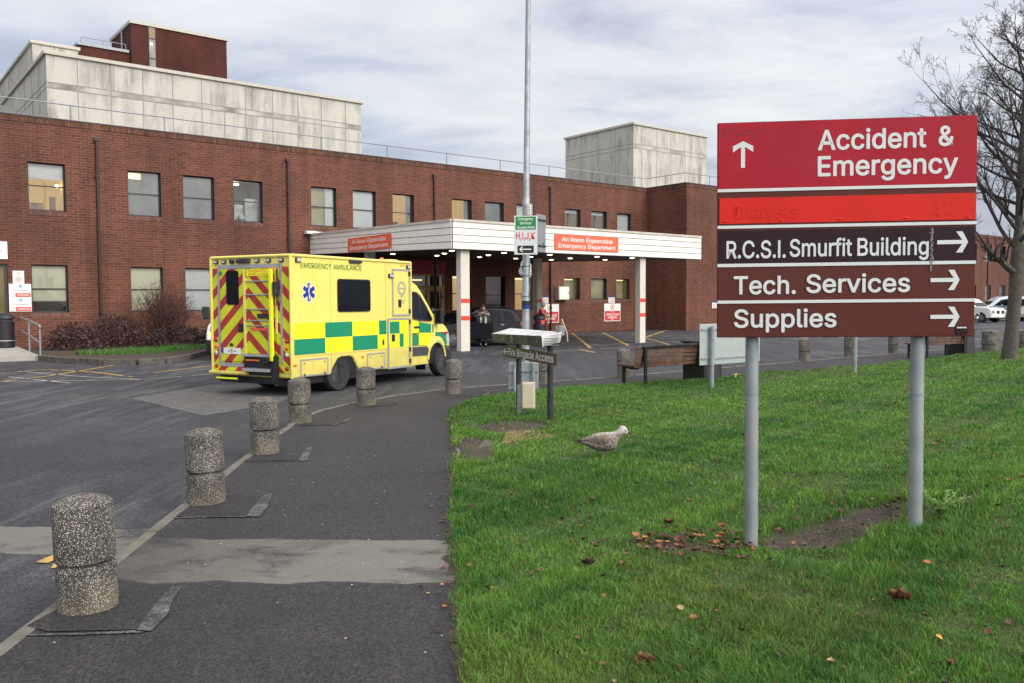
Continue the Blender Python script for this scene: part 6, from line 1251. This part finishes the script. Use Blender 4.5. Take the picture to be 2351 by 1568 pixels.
for (z,az,el,L_,r) in [(4.5,192,10,3.2,.042),(5.3,176,12,3.3,.042),(2.2,200,24,1.9,.10),(2.35,-20,35,2.6,.10)]+[(2.6+5.7*(i/45)**.9, (i*137.5)%360, random.uniform(18,50)-4, (3.3-2.1*(i/45))*random.uniform(.75,1.12), .055*(1-.55*i/45)) for i in range(42)]:
    p=lead_at(z); d=Vector((math.cos(R_(az))*math.cos(R_(el)),math.sin(R_(az))*math.cos(R_(el)),math.sin(R_(el))))
    a,b,_=grow(tk if r>.09 else cwn,p,d,L_,r,0,.055,.5,.07,7); sub(a,b,L_,1)
tk.build('trunk',M['bark'],tree,smooth=50); cwn.build('crown',M['twig'],tree,smooth=60); print('tree verts',len(cwn.v))
# shrubs by the left facade
def shrub(name,label,c,rad,h,ntw,leafn,mt,ml,leafs=.03,flat=.0,group='shrubs in the bed along the brick wall'):
    r=thing(name,label,'shrub',c,0.0,group); t=MB(); lf=MB()
    for k in range(ntw):
        a=random.uniform(0,6.28); q=random.random()**.6; b0_=Vector((rad[0]*.35*q*math.cos(a),rad[1]*.35*q*math.sin(a),0)); tip=Vector((rad[0]*q*math.cos(a)*1.05,rad[1]*q*math.sin(a)*1.05,h*random.uniform(.55,1.0)*(1-.35*q*q)))
        mid=b0_.lerp(tip,.5)+Vector((random.gauss(0,.07),random.gauss(0,.07),h*.10)); t.tube([b0_,mid,tip],[.014,.009,.003],4,0,False)
        for j in range(6):
            p=mid.lerp(tip,random.random()); d=Vector((random.gauss(0,1),random.gauss(0,1),random.uniform(.3,1.6))).normalized()*random.uniform(.12,.38)*h*.5; e=p+d; t.tube([p,p+d*.5+Vector((random.gauss(0,.02),random.gauss(0,.02),0)),e],[.006,.0045,.002],3,0,False)
    for k in range(leafn):
        a=random.uniform(0,6.28); v=random.uniform(-.15,1); rr=math.sqrt(max(0,1-v*v))*random.uniform(.55,1.04); nn=1+.25*noise.noise(Vector((math.cos(a)*2,math.sin(a)*2,v*2+c[0])))
        p=Vector((rad[0]*rr*math.cos(a)*nn,rad[1]*rr*math.sin(a)*nn,max(.03,h*(.12+.82*v*nn*random.uniform(.6,1))))); x=Vector((random.gauss(0,1),random.gauss(0,1),random.gauss(0,1))).normalized(); y=x.orthogonal().normalized(); s=leafs*random.uniform(.6,1.4)
        lf.add([p-x*s-y*s*.5,p+x*s-y*s*.5,p+x*s+y*s*.5,p-x*s+y*s*.5],[(0,1,2,3)],random.randrange(len(ml)))
    t.build('stems',mt,r,recalc=False); 
    if leafn: lf.build('foliage',ml,r,recalc=False)
    return r
M['redtwig']=mat('red_brown_twig',(.085,.036,.030),.9,var=.3); mld=[mat('purple_leaf',(.042,.018,.018),.8,var=.4),mat('dark_purple_leaf',(.020,.010,.012),.8,var=.4),mat('rust_leaf',(.085,.036,.022),.8,var=.4)]
mlg=[mat('dark_green_leaf',(.022,.040,.016),.7,var=.4),mat('black_green_leaf',(.012,.020,.012),.7,var=.3),mat('mid_green_leaf',(.045,.075,.022),.7,var=.3)]
def SP(s,n,z=.03): return fw(s,n,z)
shrub('twiggy_shrub','tall bare red-brown twiggy shrub in front of the second lower window',SP(-22.9,2.1),(1.25,.95),2.5,210,500,M['redtwig'],mld,.022)
shrub('purple_shrub','low purple-brown leafy shrub under the left lower window',SP(-25.9,2.2),(1.0,.9),1.05,60,1700,M['redtwig'],mld,.038)
shrub('purple_shrub','low rust-tinted shrub between the drainpipe and the tall twiggy shrub',SP(-24.5,2.0),(1.1,1.0),1.35,80,1900,M['redtwig'],mld,.036)
shrub('purple_shrub','dark low shrub at the foot of the tall twiggy shrub',SP(-22.6,3.0),(1.2,.9),.95,40,1500,M['redtwig'],mld[:2],.036)
shrub('green_shrub','rounded dark green shrub beside the white van behind the ambulance',SP(-20.6,2.6),(1.0,.9),1.25,30,2600,M['redtwig'],mlg,.035)
shrub('green_shrub','small dark shrub between the twiggy shrub and the rounded green one',SP(-21.5,3.6),(.7,.6),.75,20,1300,M['redtwig'],[mlg[1],mld[1]],.032)
gb=[fw(s,n) for s,n in ((-26.5,5.6),(-25.9,6.6),(-24.2,6.6),(-22.4,5.0),(-21.0,3.9),(-21.0,3.3),(-23,4.2),(-25,4.9))]
gv=[]; mb=MB()
for k in range(5200):
    i=random.randrange(3); u,v=random.random(),random.random(); a=gb[random.randrange(len(gb))]; b_=gb[random.randrange(len(gb))]; p=Vector(a).lerp(Vector(b_),u)
    if not point_in(np.array([p.x]),np.array([p.y]),[(q.x,q.y) for q in gb])[0]: continue
    h=random.uniform(.06,.22); a=random.uniform(0,6.28); w_=.010; d=Vector((math.cos(a),math.sin(a),0)); l=Vector((random.gauss(0,.05),random.gauss(0,.05),h)); z=Vector((p.x,p.y,.03)); mb.add([z-d*w_,z+d*w_,z+l],[(0,1,2)],random.randrange(2))
kind(mb.build('grass_tuft',[mat('tuft_green',(.05,.14,.02),.6),mat('tuft_green_light',(.085,.19,.03),.6)],recalc=False),'stuff')
# light green feathery weed at the right sign post
wq=gp(2165,1190,.16); wd=thing('feathery_weed','pale green feathery weed growing at the right sign post','plant',(wq.x,wq.y,hl(wq.x,wq.y)-.02)); mb=MB()
for k in range(60):
    a=random.uniform(0,6.28); l=random.uniform(.10,.26); tip=Vector((math.cos(a)*l*.75,math.sin(a)*l*.5,l*random.uniform(.35,.95))); st=[Vector((0,0,0)),tip*.5+Vector((0,0,.03)),tip]; mb.tube(st,[.0025,.002,.001],3,0,False)
    for j in range(14):
        p=st[1].lerp(tip,random.uniform(-.3,1)); d=Vector((random.gauss(0,1),random.gauss(0,1),random.gauss(0,.5))).normalized()*random.uniform(.012,.03); e=d.orthogonal().normalized()*.004; mb.add([p-e,p+e,p+d],[(0,1,2)],0)
mb.build('fronds',mat('weed_green',(.13,.26,.045),.6,var=.3),wd,recalc=False)
mb=MB()
for k in range(9):
    a=random.uniform(0,6.28); mb.tube([(0,0,0),(.03*math.cos(a),.03*math.sin(a),.07),(.09*math.cos(a),.09*math.sin(a),.09)],[.006,.005,.003],4)
q=gp(1688,868,.08); o=mb.build('yellow_weed',mat('pale_yellow_petals',(.62,.56,.16),.6)); o.location=(q.x,q.y,hl(q.x,q.y)+.01); tag(o,'small pale yellow plant at the lawn\'s far edge in front of the blank sign panel','plant')
# ------------------------------------------------------------------ gull
gq=gp(1384,1060,.03); GL=.56
gl=thing('gull','young mottled grey-brown gull walking right across the lawn','gull',(gq.x,gq.y,hl(gq.x,gq.y)-.004),R_(-4)); gl.scale=(1.06,)*3
m,nt,N,L,b=nodes('gull_plumage'); tc=N.new('ShaderNodeTexCoord'); o=tc.outputs['Object']; sp=N.new('ShaderNodeSeparateXYZ'); L.new(o,sp.inputs[0])
vor=N.new('ShaderNodeTexVoronoi'); vor.inputs['Scale'].default_value=1; L.new(mapv(N,L,o,(75,90,105)),vor.inputs['Vector'])
spk=ramp(N,L,vor.outputs['Distance'],[(.25,(.045,.033,.026)),(.50,(.12,.095,.076)),(.72,(.45,.40,.355))]); sm=noise_n(N,L,o,26,5,.6)
pale=ramp(N,L,sm,[(.38,(.10,.082,.068)),(.68,(.36,.32,.28))])
back=mth(N,L,'MULTIPLY',ramp(N,L,sp.outputs[2],[(.145,(0,0,0)),(.175,(1,1,1))]),ramp(N,L,sp.outputs[0],[(.10,(1,1,1)),(.145,(0,0,0))]))
L.new(mix(N,L,mth(N,L,'MULTIPLY',ramp(N,L,sp.outputs[2],[(.235,(0,0,0)),(.26,(1,1,1))]),.55),mix(N,L,mth(N,L,'MULTIPLY',back,.9),pale,spk),(.60,.57,.53)),b.inputs['Base Color']); b.inputs['Roughness'].default_value=.8; M['gull']=m
mb=MB(); st=[(-.235,.168,.008,.006),(-.20,.170,.028,.014),(-.15,.172,.052,.036),(-.10,.172,.070,.055),(-.04,.168,.082,.070),(.03,.168,.085,.074),(.09,.176,.076,.070),(.125,.190,.060,.062),(.142,.212,.052,.060),(.158,.238,.046,.056),(.176,.254,.044,.051),(.196,.261,.041,.046),(.215,.258,.033,.037),(.231,.250,.020,.024),(.239,.246,.008,.010)]
st=[(x,(zc+.012 if x>.13 else .162+(zc-.168)),ry*(1.12 if x<.13 else 1.08),rz*(1.30 if x<.13 else 1.08)) for x,zc,ry,rz in st]
mb.loft(st,16); o_=mb.build('body',M['gull'],gl,smooth=80); sbm=o_.modifiers.new('sub','SUBSURF'); sbm.levels=1; sbm.render_levels=1
M['gdark']=mat('flight_feather_dark',(.022,.018,.018),.7,var=.4,scale=30); M['gwing']=mat('wing_mottled',(.115,.090,.074),.8,var=.55,scale=30,dirt=(.36,.31,.26),dscale=64,damt=.7)
for s_ in (-1,1):
    mb=MB(); out=[(.085,.205),(.05,.228),(-.02,.232),(-.10,.216),(-.17,.196),(-.19,.184),(-.13,.166),(-.05,.142),(.03,.135),(.08,.165)]
    cx=sum(p[0] for p in out)/len(out); cz=sum(p[1] for p in out)/len(out); ringo=[]; 
    for y,k in ((.058,1.0),(.078,.98),(.090,.75),(.094,.35)):
        ringo.append([(cx+(x-cx)*k,s_*(y-(.035 if x<-.12 else 0)*(1 if k>.5 else .4)),cz+(z-cz)*k) for x,z in out])
    mb.slices(ringo); mb.build('wing',M['gwing'],gl,smooth=70)
    mb=MB()
    for j in range(5): mb.add([(-.13,s_*(.052-.006*j),.196-.008*j),(-.13,s_*(.048-.006*j),.180-.008*j),(-.275+.012*j,s_*(.010),.160+.003*j),(-.27+.012*j,s_*.012,.168+.003*j)],[(0,1,2,3)])
    mb.build('wing_tip',M['gdark'],gl,recalc=False)
mb=MB(); mb.add([(-.17,-.03,.166),(-.17,.03,.166),(-.265,.022,.150),(-.265,-.022,.150),(-.17,-.03,.158),(-.17,.03,.158),(-.265,.022,.146),(-.265,-.022,.146)],[(0,1,2,3),(7,6,5,4),(0,4,5,1),(1,5,6,2),(2,6,7,3),(3,7,4,0)]); mb.build('tail',M['gdark'],gl)
mb=MB(); mb.tube([(.228,0,.262),(.248,0,.256),(.268,0,.244),(.276,0,.234)],[.012,.010,.008,.003],8); mb.build('beak',mat('beak_dark',(.035,.028,.026),.4),gl,smooth=60)
mb=MB(); [mb.ball((.212,s_*.0345,.280),.0062,8) for s_ in (-1,1)]; mb.build('eye',M['black'],gl)
mb=MB(); [mb.ball((.206,s_*.0335,.276),.014,8,0,(1.3,.5,.6)) for s_ in (-1,1)]; mb.build('eye_patch',mat('grey_feather',(.17,.15,.14),.8),gl)
M['gleg']=mat('gull_leg_pink',(.20,.14,.10),.6)
for s_,x in ((-1,.02),(1,-.045)):
    mb=MB(); mb.tube([(-.005,s_*.035,.115),(x-.012,s_*.035,.062),(x,s_*.035,.0)],[.010,.0052,.0048],8)
    for a in (-28,0,28): mb.tube([(x,s_*.035,.004),(x+.045*math.cos(R_(a)),s_*.035+.045*math.sin(R_(a)),.002)],[.004,.002],5)
    mb.poly([(x,s_*.035,.003),(x+.04,s_*.035-.02,.002),(x+.043,s_*.035,.002),(x+.04,s_*.035+.02,.002)]); mb.build('leg',M['gleg'],gl,smooth=60)
# ------------------------------------------------------------------ people
def skin_obj(name, V, E, Rr, m, parent, root=0, sub=1):
    me=bpy.data.meshes.new(name); me.from_pydata(V,E,[]); me.materials.append(m); o=bpy.data.objects.new(name,me); scene.collection.objects.link(o); o.parent=parent
    sk=o.modifiers.new('skin','SKIN'); sk.use_smooth_shade=True
    for i,d in enumerate(me.skin_vertices[0].data): d.radius=Rr[i] if isinstance(Rr[i],tuple) else (Rr[i],Rr[i]); d.use_root=(i==root)
    ss=o.modifiers.new('sub','SUBSURF'); ss.levels=sub; ss.render_levels=sub; return o
def limb_chain(pts): return [(i,i+1) for i in range(len(pts)-1)]
def hand(V,E,Rr,w,d,up_):
    """five fingers from wrist index w along d"""
    d=Vector(d).normalized(); up_=Vector(up_).normalized(); sd=d.cross(up_).normalized(); p=Vector(V[w]); pal=len(V); V.append(tuple(p+d*.07)); Rr.append((.038,.018)); E.append((w,pal))
    for k,(o,l) in enumerate(((-.030,.062),(-.010,.074),(.010,.070),(.028,.055))):
        a=len(V); V.append(tuple(p+d*.105+sd*o)); Rr.append(.0095); V.append(tuple(p+d*(.105+l*.55)+sd*o-up_*.008)); Rr.append(.009); V.append(tuple(p+d*(.105+l*.9)+sd*o-up_*.028)); Rr.append(.0075); E += [(pal,a),(a,a+1),(a+1,a+2)]
    a=len(V); V.append(tuple(p+d*.045-sd*.045)); Rr.append(.011); V.append(tuple(p+d*.08-sd*.062-up_*.01)); Rr.append(.009); E += [(w,a),(a,a+1)]
def person(label,loc,rz,la,ra,skin,hairc,topm,botm,sleeve,coat_len=.86,hairlen=.0,headturn=0.,scarf=False,h=1.66,lean=0.0):
    """x forwards, y to the left. la, ra: elbow and wrist points of the arms"""
    r=thing('person',label,'person',loc,rz); k=h/1.66; S=lambda p:tuple(q*k for q in p)
    V=[S(p) for p in ((0,0,.90),(0,0,1.06),(.01+lean*.4,0,1.22),(.0+lean*.7,0,1.36),(.01+lean,0,1.45),(.02+lean*1.1,0,1.52),(.03+lean*1.2,0,1.60))]; Rr=[(.135,.10),(.12,.09),(.135,.10),(.12,.085),(.05,.05),(.062,.072),(.072,.085)]; E=limb_chain(V)
    def arm(sgn,eb,wr):
        s0=len(V); V.append(S((lean*.7,sgn*.17,1.36))); Rr.append(.058); E.append((3,s0)); V.append(S(eb)); Rr.append(.043); E.append((s0,s0+1)); V.append(S(wr)); Rr.append(.028); E.append((s0+1,s0+2)); d=Vector(wr)-Vector(eb); hand(V,E,Rr,s0+2,d,(0,0,1) if abs(d.normalized().z)<.9 else (1,0,0)); return s0
    a1=arm(1,*la); a2=arm(-1,*ra)
    for sgn,fx in ((1,.05),(-1,-.06)):
        s0=len(V); V += [S(p) for p in ((0,sgn*.09,.84),(fx+.02,sgn*.095,.48),(fx-.01,sgn*.10,.08),(fx+.12,sgn*.11,.035))]; Rr += [(.085,.085),(.056,.056),(.040,.040),(.034,.03)]; E += [(0,s0),(s0,s0+1),(s0+1,s0+2),(s0+2,s0+3)]
    skin_obj('body',V,E,Rr,skin,r)
    # clothes as slightly thicker skins over the same skeleton
    CV=[V[i] for i in range(0,4)]; CR=[(.155,.125),(.14,.115),(.155,.125),(.135,.105)]; CE=limb_chain(CV); CV.append(S((lean*.9,0,1.43))); CR.append((.075,.07)); CE.append((3,4))
    for sgn,(eb,wr) in ((1,la),(-1,ra)):
        s0=len(CV); CV.append(S((lean*.7,sgn*.17,1.365))); CR.append(.075); CE.append((3,s0)); CV.append(S(Vector((lean*.7,sgn*.17,1.365)).lerp(Vector(eb),1 if sleeve>.5 else .6))); CR.append(.060); CE.append((s0,s0+1))
        if sleeve>.5: CV.append(S(Vector(eb).lerp(Vector(wr),.9))); CR.append(.045); CE.append((s0+1,s0+2))
    if coat_len<.86: CV.append(S((0,0,coat_len))); CR.append((.17,.14)); CE.append((0,len(CV)-1))
    skin_obj('top',CV,CE,CR,topm,r)
    TV=[V[0]]; TR=[(.148,.118)]; TE=[]
    for sgn,fx in ((1,.05),(-1,-.06)):
        s0=len(TV); TV += [S(p) for p in ((0,sgn*.09,.82),(fx+.02,sgn*.095,.48),(fx-.01,sgn*.10,.10))]; TR += [(.10,.10),(.070,.070),(.058,.058)]; TE += [(0,s0),(s0,s0+1),(s0+1,s0+2)]
    skin_obj('trousers',TV,TE,TR,botm,r)
    for sgn,fx in ((1,.05),(-1,-.06)):
        mb=MB(); mb.ball(S((fx+.05,sgn*.105,.04)),.075,10,0,(1.75,.65,.6)); mb.build('shoe',M['black'],r,smooth=60)
    hx=.035+lean*1.2; hz=1.575; Rt=Matrix.Translation(S((hx,0,hz)))@Matrix.Rotation(headturn,4,'Z')
    mb=MB(); mb.M=Rt; 
    mb.ball((-.012,0,.03),.108*k,14,0,(1.02,.86,1.12))
    if hairlen: mb.ball((-.045,0,-.03),.085*k,12,0,(.7,1.05,1.2))
    hm=mat('hair',hairc,.7,var=.35,scale=40); mb.build('hair',hm,r,smooth=70)
    mb=MB(); mb.M=Rt; mb.ball((.028,0,-.012),.086*k,14,0,(.92,.80,1.18)); mb.tube([(.105,0,.0),(.122,0,-.025),(.104,0,-.035)],[.008,.013,.008],6); [mb.ball((-.005,s_*.088,-.01),.022,8,0,(.7,.4,1.3)) for s_ in (-1,1)]; mb.build('face',skin,r,smooth=70)
    mb=MB(); mb.M=Rt; [mb.ball((.098,s_*.030,.012),.009,8) for s_ in (-1,1)]; mb.build('eye',M['black'],r); mb=MB(); mb.M=Rt; mb.ball((.099,0,-.062),.018,8,0,(.35,1.1,.28)); mb.build('mouth',mat('lip',(.34,.12,.10),.5),r)
    if scarf:
        mb=MB()
        for s_ in (-1,1): mb.tube([S((.03+lean*1.0,s_*.07,1.44)),S((.12+lean*.8,s_*.085,1.33)),S((.155+lean*.5,s_*.095,1.12)),S((.15+lean*.2,s_*.10,.95))],[.04,.038,.042,.045],8)
        mb.build('scarf',mat('pale_scarf',(.56,.60,.52),.8,var=.1),r,smooth=60)
    return r
pc=fw(-13.12,9.02,ROAD)
face=math.atan2(-pc.y,-pc.x+1.5)
person('person with brown hair, mauve jacket and pale scarf leaning on the black car\'s open door',pc,face,((.24,.24,1.30),(.30,-.02,1.38)),((.26,-.20,1.28),(.32,.02,1.40)),M['skin'],(.060,.028,.018),mat('mauve_jacket',(.27,.19,.19),.85),mat('dark_trousers',(.022,.02,.028),.9),1,.80,.1,R_(20),True,1.55,.05)
p2=at(1245,690,35.2); px2=Vector((p2.x-.0,p2.y,ROAD))
person('grey-haired person in a red short-sleeved top reaching right beside the litter bin',px2,R_(-25),((.10,.27,1.15),(.14,.26,.92)),((.22,-.30,1.18),(.50,-.42,1.05)),M['skin'],(.42,.40,.37),mat('red_tunic',(.50,.03,.03),.8),mat('dark_trousers2',(.02,.02,.03),.9),.3,.72,0,R_(-20),False,1.66)
